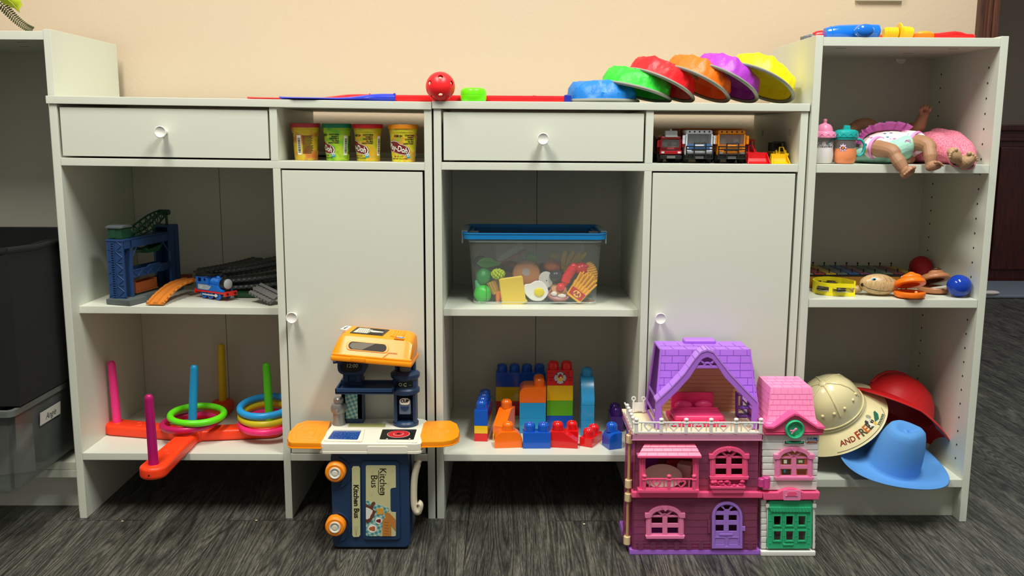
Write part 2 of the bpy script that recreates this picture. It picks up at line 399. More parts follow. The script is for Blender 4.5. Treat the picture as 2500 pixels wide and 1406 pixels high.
def bookcase(label, x0, y0, zk, shelves, dep, kick, holes=True):
    wd = .40; H = 1.06 * zk
    r = thing('bookcase', label, 'bookcase', (x0 + wd / 2, y0 + dep / 2, 0)); y1 = y0 + dep
    hm = mat('peg_hole', '#17140f', .9)
    def side(xa, xb, face, sgn):
        mb = MB(white).box(xa, xb, y0, y1, 0, H, .001)
        if holes:
            z = .135
            while z < 1.0:
                for yy in (y0 + .04, y1 - .06): mb.cyl((face - sgn * .0002, yy, z), (face + sgn * .0004, yy, z), .0024, m=hm, seg=10)
                z += .032
        wobj('side_panel', mb, r)
    side(x0, x0 + t, x0 + t, 1); side(x0 + wd - t, x0 + wd, x0 + wd - t, -1)
    mb = MB(white).box(x0 + t, x0 + wd - t, y0 + .001, y1 - .003, H - .0215, H - .0035, .001)
    for xx, yy in ((.06, .05), (.30, .05), (.25, .16)): mb.box(x0 + xx, x0 + xx + .022, y0 + yy, y0 + yy + .004, H - .0217, H - .021, m=hm)
    wobj('top_panel', mb, r)
    for z, ys in shelves: wobj('shelf', MB(white).box(x0 + t + .0006, x0 + wd - t - .0006, y0 + ys, y1 - .008, z - .018, z, .001), r)
    wobj('bottom_shelf', MB(white).box(x0 + t, x0 + wd - t, y0 + .001, y1 - .006, .0805, .0985, .001), r)
    wobj('kick_plate', MB(white).box(x0 + t, x0 + wd - t, y0 + kick, y0 + kick + .014, 0, .0805), r)
    wobj('back_board', MB(whiteb).box(x0 + t, x0 + wd - t, y1 - .006, y1 - .002, .0, H - .004), r)
    return r, y1
bkR, YBR = bookcase('tall white bookcase with dolls, toy instruments and hats on its shelves', 0.0005, .0, 1.0, [(.796, .002), (.5066, .002)], .318, .036)
mb = MB(knobm); p = W(2200, 144, YBR - .012); mb.prism([(p.x + .0125 * math.cos(a), 1.0385 - .0125 * math.sin(a)) for a in [PI * i / 12 for i in range(13)]], YBR - .012, YBR - .006, bev=.001); wobj('fixing_cap', mb, bkR, 'white half round fixing cap under the top')
mb = MB(mat('pin_metal', '#c8c8c0', .25, metal=1)); p = W(2386, 427, .03); mb.cyl((p.x, .04, .7765), (.384, .04, .7765), .0025, seg=10); wobj('shelf_pin', mb, bkR)
bkL, YBL = bookcase('tall white bookcase with a black fabric bin, cut off at the left', -1.9965, .049, 1.0085, [], .336, .034, holes=False)
mb = MB(white).box(-1.9798, -1.6131, .051, .365, .0992, .1172, .001); wobj('loose_shelf', mb, bkL)

# ================================================================ ON THE COUNTERTOPS
from mathutils import noise
def wrapped(mb, bm, Rr, off, m, M):
    xs = [v.co.x for v in bm.verts]; x = min(xs)
    while x < max(xs):
        bmesh.ops.bisect_plane(bm, geom=bm.verts[:] + bm.edges[:] + bm.faces[:], plane_co=(x, 0, 0), plane_no=(1, 0, 0)); x += Rr * .12
    for v in bm.verts: a = v.co.x / Rr; r = Rr + off; v.co = V((r * math.sin(a), -r * math.cos(a), v.co.z))
    mb.bm(bm, m, M)
def decal(mb, pts, Rr, off, m, M=None):
    bm = bmesh.new(); f = bm.faces.new([bm.verts.new((a, 0, b)) for a, b in pts]); bm.normal_update()
    if f.normal.y > 0: bmesh.ops.reverse_faces(bm, faces=[f])
    wrapped(mb, bm, Rr, off, m, M)

def stone(col, name_col, label, u, th, ph, yc, low=None):
    mt = mat('stone_' + name_col, col, .42, bump=.45, bscale=120)
    Rr = .083; mb = MB(mt)
    prof = [(Rr - .006, .004), (Rr - .0075, .008), (Rr - .010, .016), (Rr - .0135, .026), (Rr - .018, .034), (Rr - .026, .040), (Rr - .038, .0425), (.02, .044), (.0001, .044)]
    prof2 = [(.0001, .036), (.04, .035), (Rr - .029, .032), (Rr - .017, .022), (Rr - .0105, .004)]
    mb.lathe(prof, seg=96, caps=False); mb.lathe(prof2, seg=48, caps=False)
    q = []
    for p in mb.v:
        r = math.hypot(p.x, p.y)
        if p.z > .010 and r > .01:
            a = noise.noise(V((p.x * 38, p.y * 38, p.z * 60 + len(name_col)))) * .0042 + abs(noise.noise(p * 80)) * .0048 + abs(noise.noise(p * 170)) * .0016
            p = V((p.x * (1 + a / r), p.y * (1 + a / r), p.z + a * .7))
        q.append(p)
    mb.v = q
    M = R(th, 'Y') @ R(-ph, 'X')
    zl = min((M @ V((Rr * math.cos(a), Rr * math.sin(a), 0))).z for a in [i * PI / 24 for i in range(48)])
    c = W(u, 220, yc)
    r = thing('stepping_stone', label, 'stepping stone', (c.x, yc, ZC + .0035 - zl + .0005), group='balance stepping stones'); r.rotation_euler = M.to_euler()
    obj('dome', mb, r); rm = MB(mat('rubber_grey', '#8e8f84', .7)); rm.torus((0, 0, .002), Rr - .0045, .0045, seg=64, s2=10, rz=.0035); obj('rubber_rim', rm, r, 'grey rubber rim')
stone('#1f7fd6', 'blue', 'blue plastic stepping stone lying flat on the countertop', 1469, 0, 0, .10)
stone('#35d53a', 'green', 'green plastic stepping stone leaning on the blue one', 1549, 14, 4, .10)
stone('#f4222a', 'red', 'red plastic stepping stone leaning between the green and the orange one', 1609, 24, 6.5, .10)
stone('#ff7614', 'orange', 'orange plastic stepping stone leaning between the red and the purple one', 1696, 26.5, 7, .10)
stone('#b03cc4', 'purple', 'purple plastic stepping stone leaning between the orange and the yellow one', 1765, 28, 8.5, .10)
stone('#fff000', 'yellow', 'yellow plastic stepping stone, rightmost of the row, by the tall bookcase', 1851, 27, 11.5, .10)

# perforated red ball
def holed_ball(mt, rad, dirs, h):
    bm = bmesh.new(); bmesh.ops.create_uvsphere(bm, u_segments=72, v_segments=44, radius=1)
    for v in bm.verts: v.co.normalize()
    for d in dirs:
        d = d.normalized()
        for v in bm.verts:
            a = v.co.angle(d)
            if abs(a - h) < .045 and a > 1e-4:
                t_ = (v.co - d * math.cos(a)).normalized(); v.co = d * math.cos(h) + t_ * math.sin(h)
    kill = [f for f in bm.faces if any(f.calc_center_median().angle(d) < h - .01 and all(v.co.angle(d) < h + .012 for v in f.verts) for d in dirs)]
    bmesh.ops.delete(bm, geom=kill, context='FACES')
    for v in bm.verts: v.co *= rad
    bmesh.ops.solidify(bm, geom=bm.faces[:], thickness=rad * .06); return MB(mt).bm(bm)
def sph(lat, lon): lat, lon = math.radians(lat), math.radians(lon); return V((math.cos(lat) * math.sin(lon), -math.cos(lat) * math.cos(lon), math.sin(lat)))
dirs = [sph(38, a + 5) for a in (0, 90, 180, 270)] + [sph(13, a + 7) for a in (-52, 52, 128, 232)] + [sph(-33, a + 4) for a in (0, 90, 180, 270)] + [sph(-48, a) for a in (-50, 50, 130, 230)]
c = W(1075, 216, .012)
obj('perforated_ball', holed_ball(plastic('#f9252a', .35), .0305, dirs, .17), label='red perforated plastic ball on the countertop', cat='ball', loc=(c.x, .014, ZC + .0315))
c = W(1156, 230, .04); mb = MB(plastic('#6fee12', .3)).lathe([(.0001, 0), (.023, 0), (.0262, .002), (.0275, .007), (.0275, .0135), (.0271, .0145), (.0275, .0155), (.0268, .023), (.024, .0275), (.020, .029), (.0185, .0275), (.0001, .0275)], seg=48)
obj('plastic_puck', mb, label='lime green plastic puck beside the red ball', cat='puck', loc=(c.x, .036, ZC + .0008))

def stick(label, y, us, colb, cols, cap, u_end):
    m1, m2 = plastic(colb, .3), plastic(cols, .3)
    X = [W(u, 238, y).x for u in us]; zz = lambda x: zA(min(x, XA1), ZC) + .0002
    r = thing('hockey_stick', label, 'toy hockey stick', (X[-1], y, zz(X[-1])))
    L = []
    # blade: long flat paddle swelling into the socket
    prof = [(0, .004, .0022, 4.5), (.03, .018, .0026, 3.6), (.12, .031, .0028, 3), (.3, .037, .003, 3), (.5, .036, .0032, 3.2), (.62, .031, .0042, 4.6), (.72, .022, .0058, 7), (.80, .0155, .0075, 8.2), (.88, .0125, .0082, 8.6), (1, .012, .0084, 8.7)]
    pts = []; rr = []
    for f, ry, rz, h in prof:
        x = X[0] + (X[1] - X[0]) * f; pts.append((x, y - .03 * max(0, 1 - f * 1.25), zz(x) + h * .001)); rr.append((rz, ry))
    mb = MB(m1).tube(pts, rr, seg=20, flat=(0, 0, 1)); mb.box(X[1] - .003, X[1] + .001, y - .0095, y + .0095, zz(X[1]) + .001, zz(X[1]) + .0185, .002); wobj('blade', mb, r)
    n = [(X[1] - .012, y, zz(X[1]) + .0078), (X[2], y, zz(X[2]) + .0078)]
    sh = MB(m2).tube(n, (.0072, .0078), seg=8, flat=(0, .38, .92)); wobj('shaft', sh, r)
    e = W(u_end, 238, y).x; wobj('end_cap', MB(plastic(cap, .3)).box(X[2] - .002, e, y - .010, y + .010, zz(e) + .0006, zz(e) + .0175, .003), r)
stick('red toy hockey stick with a blue blade along the front edge of the countertop', .058, (690, 965, 1379), '#2438c8', '#f21d22', '#1b2f9a', 1394)
stick('red bladed toy hockey stick lying behind the blue bladed one', .10, (613, 905, 1300), '#f01c2a', '#e81c22', '#e81c22', 1310)

# ================================================================ MODELLING COMPOUND CANS
BR = mat('logo_brown', '#7c1f1c', .45); WH = mat('print_white', '#f4f1e4', .45); BK = mat('print_black', '#1a1712', .5); TL = mat('print_teal', '#1c8fb4', .45)
def can_mat(name, stops):
    m, nt, b, N, L = nodes_mat(name); tc = N('ShaderNodeTexCoord'); n = N('ShaderNodeTexNoise'); n.inputs['Scale'].default_value = 42; n.inputs['Detail'].default_value = 1
    L(tc.outputs['Object'], n.inputs['Vector']); L(ramp(nt, n.outputs['Fac'], stops), b.inputs['Base Color']); b.inputs['Roughness'].default_value = .35; return m
def can(label, u, yc, lidc, wrapm, rot):
    c = W(u, 350, yc); z = zA(c.x, ZR)
    r = thing('modelling_compound_can', label, 'modelling compound can', (c.x, yc, z + .0003), group='modelling compound cans in the open cubby')
    rad = lambda h: .0249 + (.0292 - .0249) * (h / .062)
    mb = MB(wrapm).lathe([(.0001, .0015), (.0235, .0015), (.0242, 0), (.0247, .0005), (rad(.062), .062), (.0302, .0625), (.0306, .0700), (.0300, .0705), (.0001, .0705)], seg=56); obj('cup', mb, r)
    ld = MB(plastic(lidc, .35)).lathe([(.0305, .0700), (.0322, .0702), (.0326, .0705), (.0328, .0775), (.0318, .0790), (.0298, .0790), (.0292, .0775), (.0001, .0775)], seg=56); obj('lid', ld, r)
    RR = .027; lb = MB(BK)
    A = lambda deg, z_, tilt=0: R(rot + deg, 'Z') @ T(0, 0, z_) 
    def tilt(pts, a): a = math.radians(a); return [(x * math.cos(a) - z_ * math.sin(a), x * math.sin(a) + z_ * math.cos(a)) for x, z_ in pts]
    def blob(k): return [(x * k * 1.12, z_ * k * 1.12) for x, z_ in tilt([(-.024, -.004), (-.023, .003), (-.018, .0085), (-.010, .0115), (-.002, .0118), (.004, .0085), (.012, .0085), (.020, .0065), (.0245, .001), (.0235, -.005), (.018, -.0085), (.008, -.0095), (-.004, -.0092), (-.016, -.0095), (-.022, -.0085)], -14)]
    for k, m, off in ((1.09, BK, .0001), (1.05, WH, .0002), (.97, BK, .0003), (.95, BR, .0004)): decal(lb, blob(k), RR, off, m, A(0, .029))
    for bd, m, off in ((.055, BK, .0006), (.02, WH, .0008)):
        cu = bpy.data.curves.new('t', 'FONT'); cu.body = 'Play-Doh'; cu.size = .0135; cu.align_x = 'CENTER'; cu.align_y = 'CENTER'; cu.offset = bd * .0135; cu.resolution_u = 3
        o = bpy.data.objects.new('t', cu); me = bpy.data.meshes.new_from_object(o); bm = bmesh.new(); bm.from_mesh(me); bpy.data.objects.remove(o)
        a = math.radians(-14)
        for v in bm.verts: x, y_ = v.co.x * .93, v.co.y * 1.25; v.co = V((x * math.cos(a) - y_ * math.sin(a), 0, x * math.sin(a) + y_ * math.cos(a)))
        wrapped(lb, bm, RR, off, m, A(0, .0285))
    def small(s_, size, deg, z_, al='CENTER', bold=.03):
        t2 = MB(BK).text(s_, size, BK, None, 0, al, RR + .0004, bold=bold); lb.add([A(deg, z_) @ p for p in t2.v], t2.f, BK)
    small('AGE 2+', .0058, 6, .0548, bold=.05)
    for i, s_ in enumerate(['CONTAINS', 'WHEAT.', 'CONTIENT', 'DU BLE.', 'NON-TOXIC']): small(s_, .0042, 80, .0560 - i * .0044, 'RIGHT', bold=.05)
    small('NET WT. 4 OZ', .0034, 4, .0115); small('POIDS NET 112 g (4 OZ)', .0036, 6, .0068)
    decal(lb, tilt([(-.004, -.0045), (.004, -.0045), (.004, .0045), (-.004, .0045)], 14), RR, .0004, TL, A(52, .0125))
    t3 = MB(WH).text('MAKE\nPLAY', .0032, WH, None, 0, 'CENTER', RR + .0006, bold=.04); lb.add([A(52, .014) @ p for p in t3.v], t3.f, WH)
    # bar code and the small print on the far side
    decal(lb, [(-.0048, -.021), (.0048, -.021), (.0048, .021), (-.0048, .021)], RR, .0003, WH, A(112, .033))
    rr_ = random.Random(3); z_ = -.017
    while z_ < .014: h = rr_.choice([.0006, .001, .0016]); decal(lb, [(-.003, z_), (.0036, z_), (.0036, z_ + h), (-.003, z_ + h)], RR, .0005, BK, A(112, .033)); z_ += h + rr_.choice([.0007, .0012])
    for i in range(15):
        wd_ = .012 - .003 * rr_.random(); decal(lb, [(-.012, -.0006), (-.012 + wd_ * 2, -.0006), (-.012 + wd_ * 2, .0006), (-.012, .0006)], RR, .0004, BK, A(154, .052 - i * .0026))
    for i in range(8): decal(lb, [(-.004, -.0006), (.004, -.0006), (.004, .0006), (-.004, .0006)], RR, .0004, BK, A(215, .05 - i * .004))
    for p in lb.v: f = rad(p.z) / RR; p.x *= f; p.y *= f
    obj('printed_label', lb, r)
yg = [(.35, '#b8b020'), (.5, '#d6c92a'), (.62, '#e0a030'), (.7, '#8fb82c')]
can('modelling compound can with a dull red lid, bar code facing out, leftmost of the four', 747, .085, '#c03a42', can_mat('can_print_ochre', [(.3, '#d8b428'), (.5, '#e0c030'), (.6, '#d88a3c'), (.72, '#c9602e')]), -132)
can('green printed modelling compound can with a dark green lid', 824, .078, '#12805a', can_mat('can_print_green', [(.3, '#58a824'), (.48, '#8cc42c'), (.6, '#b4cc30'), (.72, '#3f9c2a')]), -63)
can('modelling compound can with a bright red lid, third from the left', 899, .07, '#e0202c', can_mat('can_print_olive', [(.3, '#a8a41c'), (.5, '#c8bc24'), (.6, '#d8a028'), (.72, '#8fa828')]), -50)
can('modelling compound can with an orange lid, standing apart at the right', 985, .06, '#f59412', can_mat('can_print_yellow', [(.3, '#c0b81c'), (.5, '#dcd02a'), (.6, '#dc9c34'), (.72, '#8fb02c')]), -23)
c = W(787, 374, .20); mb = MB(plastic('#e9e2d2', .4)).box(c.x - .020, c.x + .022, .195, .21, zA(c.x, ZR) + .0005, zA(c.x, ZR) + .013, .002); mb.box(c.x - .014, c.x + .012, .1945, .196, zA(c.x, ZR) + .004, zA(c.x, ZR) + .009, .0008, m=plastic('#1c1712', .5))
obj('cabinet_catch', mb, label='small white plastic catch with a black slot behind the compound cans', cat='catch')

# ================================================================ TOY VEHICLES IN THE RIGHT CUBBY
BLK = plastic('#17181a', .45); CHR = mat('chrome', '#b9bcc0', .18, metal=1); GLS = mat('toy_glass', '#20262a', .08, spec=.8); RUB = mat('tyre_rubber', '#141414', .75)
def wheels(r, xs, hw, rad, wd):
    for y in xs:
        for s_ in (-1, 1):
            mb = MB(RUB).cyl((s_ * (hw - wd), y, rad), (s_ * hw, y, rad), rad, seg=28, bev=.0012); mb.cyl((s_ * hw - s_ * .0005, y, rad), (s_ * (hw + .0006), y, rad), rad * .5, seg=18, m=CHR)
            obj('wheel', mb, r)
def truck(label, u, body, stripe, bed, y0=.045, Wd=.062, H=.071, L=.15, fire=False):
    c = W(u, 398, y0); r = thing('toy_truck', label, 'toy truck', (c.x, y0, zB(c.x)), group=None)
    h = Wd / 2; m = plastic(body, .28); ms = plastic(stripe, .28)
    z0 = .017
    cabb = MB(m)
    zt = H; zw0 = H * .56; zw1 = H * .86
    cabb.box(-h, h, .002, .045, z0, zw0, .003)                      # nose
    cabb.box(-h, h, .004, .045, zw1, zt, .004); cabb.box(-h, h, .041, .045, zw0, zw1)
    for s_ in (-1, 1): cabb.box(s_ * h, s_ * (h - .0042), .003, .008, zw0 - .001, zw1 + .001, .001); cabb.box(s_ * h, s_ * (h - .003), .03, .045, zw0, zw1)
    cabb.box(-h - .001, h + .001, -.002, .006, z0 + .002, z0 + .0095, .0015)
    cb = obj('cab', cabb, r)
    if not fire:
        for i in (-2, -1, 0, 1, 2): obj('roof_lamp', MB(plastic('#2a2320', .4)).cyl((i * h * .36, .0032, zt - .004), (i * h * .36, .0045, zt - .004), .0018, seg=10), cb)
    pn = MB(ms).box(-h * .78, h * .78, .0012, .0035, zw0 - .011, zw0 - .003, .001); pn.box(-h * .9, -h * .35, .0010, .0035, zw0 - .0025, zw0 + .0005); pn.box(h * .35, h * .9, .0010, .0035, zw0 - .0025, zw0 + .0005); pn.box(-h * .8, -h * .45, .0012, .0035, z0 + .011, z0 + .015, .001); pn.box(h * .45, h * .8, .0012, .0035, z0 + .011, z0 + .015, .001); obj('front_panel', pn, cb)
    gs = MB(mat('clear_windscreen', '#dfe6e4', .05, trans=.9, ior=1.2)).box(-h + .004, h - .004, .0045, .0055, zw0, zw1); obj('windscreen', gs, cb)
    for s_ in (-1, 1): obj('seat', MB(plastic('#d9d2c4', .5)).box(s_ * h * .45 - .006, s_ * h * .45 + .006, .022, .03, zw0 - .002, zw0 + .013, .003), cb)
    st = MB(BLK).torus((0, 0, 0), .004, .0009, M=T(h * .45, .012, zw0 + .002) @ R(65, 'X'), seg=16, s2=6); st.box(-h * .7, h * .7, .006, .014, zw0 - .002, zw0 + .003, .001, m=plastic('#a8483a' if body != '#e9ecf4' else '#8d8fa0', .5)); obj('dashboard', st, cb)
    gr = MB(BLK); gr.box(-h * .55, h * .55, .0005, .003, z0 + .012, zw0 - .013, .001)
    gr.box(-h - .001, h + .001, -.004, .004, .009, .0165, .002); gr.box(-h * .8, h * .8, 0, .12, .010, .018); gr.box(-.009, .009, -.0048, -.003, .010, .0155, m=plastic('#6b6a66', .5)); obj('bumper', gr, r)
    if not fire:
        bb = MB(BLK); rb = .0014
        for z_ in (.020, .030, .0395 - .004): bb.tube([(-h * .98, -.003, z_), (-h * .9, -.008, z_), (h * .9, -.008, z_), (h * .98, -.003, z_)], rb, seg=8)
        for x_ in (-.42, .30 - .72 + .84): bb.tube([(h * x_, -.008, .012), (h * x_, -.008, .042), (h * x_ * .9, -.006, .044)], rb, seg=8)
        bb.tube([(-h * .42, -.007, .0435), (h * .42, -.007, .0435)], rb, seg=8)
        for s_ in (-1, 1): bb.tube([(s_ * h * .96, -.005, .012), (s_ * h * .98, -.006, .037)], rb, seg=8)
        obj('bull_bar', bb, r)
    for s_ in (-1, 1): mi = MB(m); mi.box(s_ * (h + .001), s_ * (h + .007), .001, .005, zw0 + .001, zw1 - .002, .0015); mi.box(s_ * (h - .002), s_ * (h + .005), .0025, .0045, zw1 - .004, zw1 - .002); mi.box(s_ * (h + .0015), s_ * (h + .0065), .0005, .003, zw0 + .012, zw0 + .0155, .001); obj('mirror', mi, cb)
    for s_ in (-1, 1): obj('headlamp', MB(mat('lamp_lens', '#dfe4e6', .1, spec=.8)).box(s_ * h * .62, s_ * h * .92, -.003, 0, z0 + .0035, z0 + .0075, .001), r)
    wheels(r, (.026, .095, .128), h + .001, .0125, .011)
    bd = MB(plastic(bed, .35))
    if fire:
        bd.box(-h, h, .05, L, .018, .052, .002); bd.box(-h * .2, h * .2, .05, L, .052, .056)
        obj('equipment_body', bd, r)
        ld = MB(plastic('#d8d9dc', .3)); z1 = H
        ld.box(-h * .55, h * .6, .002, .012, H - .003, H + .011, .002); ld.box(-h * .55, h * .6, .0, .004, H - .003, H + .0015, .001)
        for x_ in (-.5, .5): ld.tube([(h * x_, .012, H + .004), (h * x_, L, H - .010)], .0014, seg=6)
        for i in range(9): yy = .02 + i * .014; ld.tube([(-h * .5, yy, H + .003 - i * .0014), (h * .5, yy, H + .003 - i * .0014)], .001, seg=6)
        ld.box(-h * .1, h * .02, -.001, .004, H + .010, H + .0145, .001)
        obj('ladder', ld, r)
        for i in range(4): obj('side_locker', MB(plastic('#3a2320', .5)).box(-h - .010, -h - .001, .05 + i * .02, .062 + i * .02, .02 + i * .004, .055 + i * .003, .002), r)
    else:
        bd.prism([(-h * 1.02, .026), (h * 1.02, .026), (h * 1.12, H + .003), (-h * 1.12, H + .003)], .052, .056, bev=.001)
        bd.prism([(-h * 1.02, .026), (h * 1.02, .026), (h * 1.12, H - .003), (-h * 1.12, H - .003)], L - .003, L, bev=.001)
        for s_ in (-1, 1): bd.prism([(s_ * h * 1.02, .026), (s_ * (h * 1.02 - .003), .026), (s_ * (h * 1.12 - .003), H + .003), (s_ * h * 1.12, H + .003)], .052, L)
        bd.box(-h, h, .052, L, .024, .028); bd.box(-h * 1.12, h * 1.12, .046, .056, H + .001, H + .0035, .001)
        obj('tipper_bed', bd, r)
    return r
def zB(x): return ZR + .0024 * (XB1 - x) * ZR / .92 + .0003
truck('red toy fire engine with a white ladder, leftmost vehicle in the cubby', 1637, '#b01822', '#7e1018', '#8a1a1e', .05, .046, .058, .13, True)
truck('white and blue toy tipper truck with a black bull bar', 1706, '#e9ecf4', '#4a86c8', '#c25a1e', .04, .0585)
truck('orange toy tipper truck with a black bull bar', 1785, '#f79414', '#d97a10', '#c2681a', .04, .060)
# loaders
def loader(label, u, y0, col, cabcol, sw, sh, scp, cabx, off):
    c = W(u, 397, y0); m = plastic(col, .28); r = thing('toy_loader', label, 'toy loader', (c.x, y0, zB(c.x)))
    h = sw / 2
    sc = MB(m); lip = -.006
    # curved bucket: floor, back and two cheeks
    arc = [(-.004, .0004), (.006, .0012), (.013, .0045), (.017, .011), (.018, sh)]
    for i in range(4):
        a, b = arc[i], arc[i + 1]; f0, f1 = 1 + scp * a[1] / sh, 1 + scp * b[1] / sh
        sc.add([(-h * f0, a[0], a[1]), (h * f0, a[0], a[1]), (h * f1, b[0], b[1]), (-h * f1, b[0], b[1]), (-h * f0, a[0] + .0015, a[1] - .0005), (h * f0, a[0] + .0015, a[1] - .0005), (h * f1, b[0] + .0015, b[1]), (-h * f1, b[0] + .0015, b[1])], [(0, 1, 2, 3), (7, 6, 5, 4), (0, 4, 5, 1), (3, 2, 6, 7), (0, 3, 7, 4), (1, 5, 6, 2)])
    for s_ in (-1, 1):
        k = 1 + scp; sc.add([(s_ * h, -.004, .0004), (s_ * h, .017, .006), (s_ * h * k, .018, sh), (s_ * h * (k - .02), .010, sh * .8), (s_ * (h - .0015), -.004, .0004), (s_ * (h - .0015), .017, .006), (s_ * (h * k - .0015), .018, sh), (s_ * (h * (k - .02) - .0015), .010, sh * .8)], [(0, 1, 2, 3), (7, 6, 5, 4), (0, 3, 7, 4), (3, 2, 6, 7), (1, 5, 6, 2)])
    for i in range(9): x = -h + sw * (i + .5) / 9; sc.box(x - h / 16, x + h / 16, -.0065, -.003, 0, .0012)
    obj('bucket', sc, r)
    ar = MB(m)
    for s_ in (-1, 1): ar.tube([(s_ * .010 + off, .019, sh * .55), (s_ * .010 + off, .030, sh + .006), (s_ * .010 + off, .055, sh * .8)], .0022, seg=8); ar.cyl((s_ * .010 - .004 + off, .022, sh * .9), (s_ * .010 + .004 + off, .022, sh * .9), .0035, seg=14)
    ar.tube([(off - .006, .022, sh * .9), (off - .004, .028, sh + .014), (off + .004, .028, sh + .014), (off + .008, .022, sh * .9)], .0016, seg=8); obj('lift_arms', ar, r)
    bd = MB(m).box(off - .016, off + .016, .035, .09, .012, .026, .003); obj('chassis', bd, r)
    cb = MB(plastic(cabcol, .35)); z0, z1 = .026, cabx
    cb.box(off - .013, off + .013, .05, .08, z0, z0 + .006, .001); cb.box(off - .014, off + .014, .048, .082, z1 - .004, z1, .0015)
    for s_ in (-1, 1):
        for yy in (.05, .079): cb.box(off + s_ * .0130 - .0015, off + s_ * .0130 + .0015, yy - .0015, yy + .0015, z0, z1 - .003)
    cb.box(off - .012, off + .012, .075, .08, z0, z1 - .003); obj('driver_cab', cb, r)
    wheels(r, (.045, .082), .026, .0115, .010)
loader('bright red toy loader with a wide bucket beside the orange truck', 1853, .035, '#e01a20', '#c0161c', .049, .024, -.13, .052, -.012)
loader('small yellow toy loader with a black cab, rightmost vehicle in the cubby', 1906, .045, '#ffcf12', '#1a1b1a', .041, .021, -.16, .047, .008)

# ================================================================ BUILDING BLOCKS
UB = .0315; HB = .0375
CB = dict(red='#e0181c', blue='#1458c4', orange='#ff7410', yellow='#f2c418', green='#62b62a', light='#2e9fd8', purple='#4b1c86')
def stud(mb, x, y, z): mb.lathe([(.0128, -.001), (.0128, .0125), (.0124, .0145), (.0095, .0185), (.0085, .0190), (.0035, .0192), (.0025, .0182), (.0001, .0182)], M=T(x, y, z), seg=32)
def block(label, col, x, y, z, rz=0, nx=1, ny=1, h=HB, studs=None, prof=None, plane='xz', deco=None):
    mb = MB(plastic(CB[col], .16, coat=.3)); a, b = nx * UB / 2, ny * UB / 2; g = .0002
    if prof is None: mb.box(-a + g, a - g, -b + g, b - g, 0, h - g, .0009)
    else:
        if plane == 'xz': mb.prism(prof, -b + g, b - g, bev=.0009)
        else: mb.prism(prof, -a + g, a - g, bev=.0009, plane='yz')
    for sx, sy, sz in (studs or []): stud(mb, sx * UB, sy * UB, sz)
    if deco: deco(mb, a, b, h)
    return obj('building_block', mb, label=label, cat='building block', group='toy building blocks', loc=(x, y, z + .0003), rot=(0, 0, math.radians(rz)))
def at(u, v, z=ZB): return WZ(u, v, z)
def rc(r, x, z, a0, a1, n=8): return [(x + r * math.cos(math.radians(a0 + (a1 - a0) * i / n)), z + r * math.sin(math.radians(a0 + (a1 - a0) * i / n))) for i in range(n + 1)]
a_ = UB
# front row
p = at(1240, 1094); block('orange building block with two rounded shoulders and one stud, front row left', 'orange', p.x, p.y + .016, ZB, 6, 2, 1, studs=[(0, 0, HB)], prof=[(-a_, 0), (a_, 0)] + rc(.020, a_ - .020, HB - .020, 0, 90) + rc(.020, -a_ + .020, HB - .020, 90, 180))
p = at(1310, 1095.5); block('blue two stud building block in the front row', 'blue', p.x, p.y + .016, ZB, 1, 2, 1, studs=[(-.5, 0, HB), (.5, 0, HB)])
p = at(1380, 1095); block('red building block sloping down to the right, front row', 'red', p.x - .001, p.y + .018, ZB, -8, 2, 1, studs=[(-.5, 0, HB)], prof=[(-a_, 0), (a_, 0), (a_, .014), (-.002, HB), (-a_, HB)])
p = at(1397, 1079); block('red building block half hidden behind the sloping red one', 'red', p.x, p.y + .016, ZB, -8, 1, 1, h=.026, studs=[(0, 0, .026)])
p = at(1436, 1092); block('low red building block with two studs, turned to the side, front row', 'red', p.x + .009, p.y + .030, ZB, -28, 1, 2, h=.021, studs=[(0, -.5, .021), (0, .5, .021)])
p = at(1494, 1098); block('blue building block with a curved front, front row beside the dollhouse', 'blue', p.x + .002, p.y + .021, ZB, 20, 1, 1.25, studs=[(.0, .08, HB)], prof=[(-a_ / 2, 0), (a_ / 2, 0), (a_ / 2, HB)] + rc(.016, -a_ / 2 + .016, HB - .016, 90, 180))
# long stack by the left panel
p = at(1174.5, 1078); yl = p.y + 2 * UB; rz = -4; xl_ = p.x + .004
block('long red half height building block at the foot of the left stack', 'red', xl_, yl, ZB, rz, 1, 4, HB / 2)
block('long yellow half height building block in the middle of the left stack', 'yellow', xl_, yl, ZB + HB / 2, rz, 1, 4, HB / 2)
block('long blue four stud building block on top of the left stack', 'blue', xl_, yl, ZB + HB, rz, 1, 4, HB, studs=[(0, -1.5, HB), (0, -.5, HB), (0, .5, HB), (0, 1.5, HB)])
# orange slope on yellow
p = at(1226, 1080); X, Y = p.x + .004, p.y + .034
block('yellow building block under the orange sloping one', 'yellow', X, Y, ZB, -22, 1, 2, HB / 2)
block('orange building block with a sloping front on a yellow block', 'orange', X, Y, ZB + HB / 2, -22, 1, 2, studs=[(0, .5, HB * 1.35)], prof=[(-a_, 0), (a_, 0), (a_, HB * 1.35), (.006, HB * 1.35), (-a_, HB * .48)], plane='yz')
# back wall
p = at(1271, 1014); Y = .315
for i, (c, nm) in enumerate((('red', 'lowest'), ('yellow', 'middle'), ('blue', 'topmost'))):
    block(c + ' long building block, ' + nm + ' of the wide stack at the back', c, p.x, Y, ZB + i * HB, 0, 4, 1, studs=[(k - 1.5, 0, HB) for k in range(4)] if i == 2 else None)
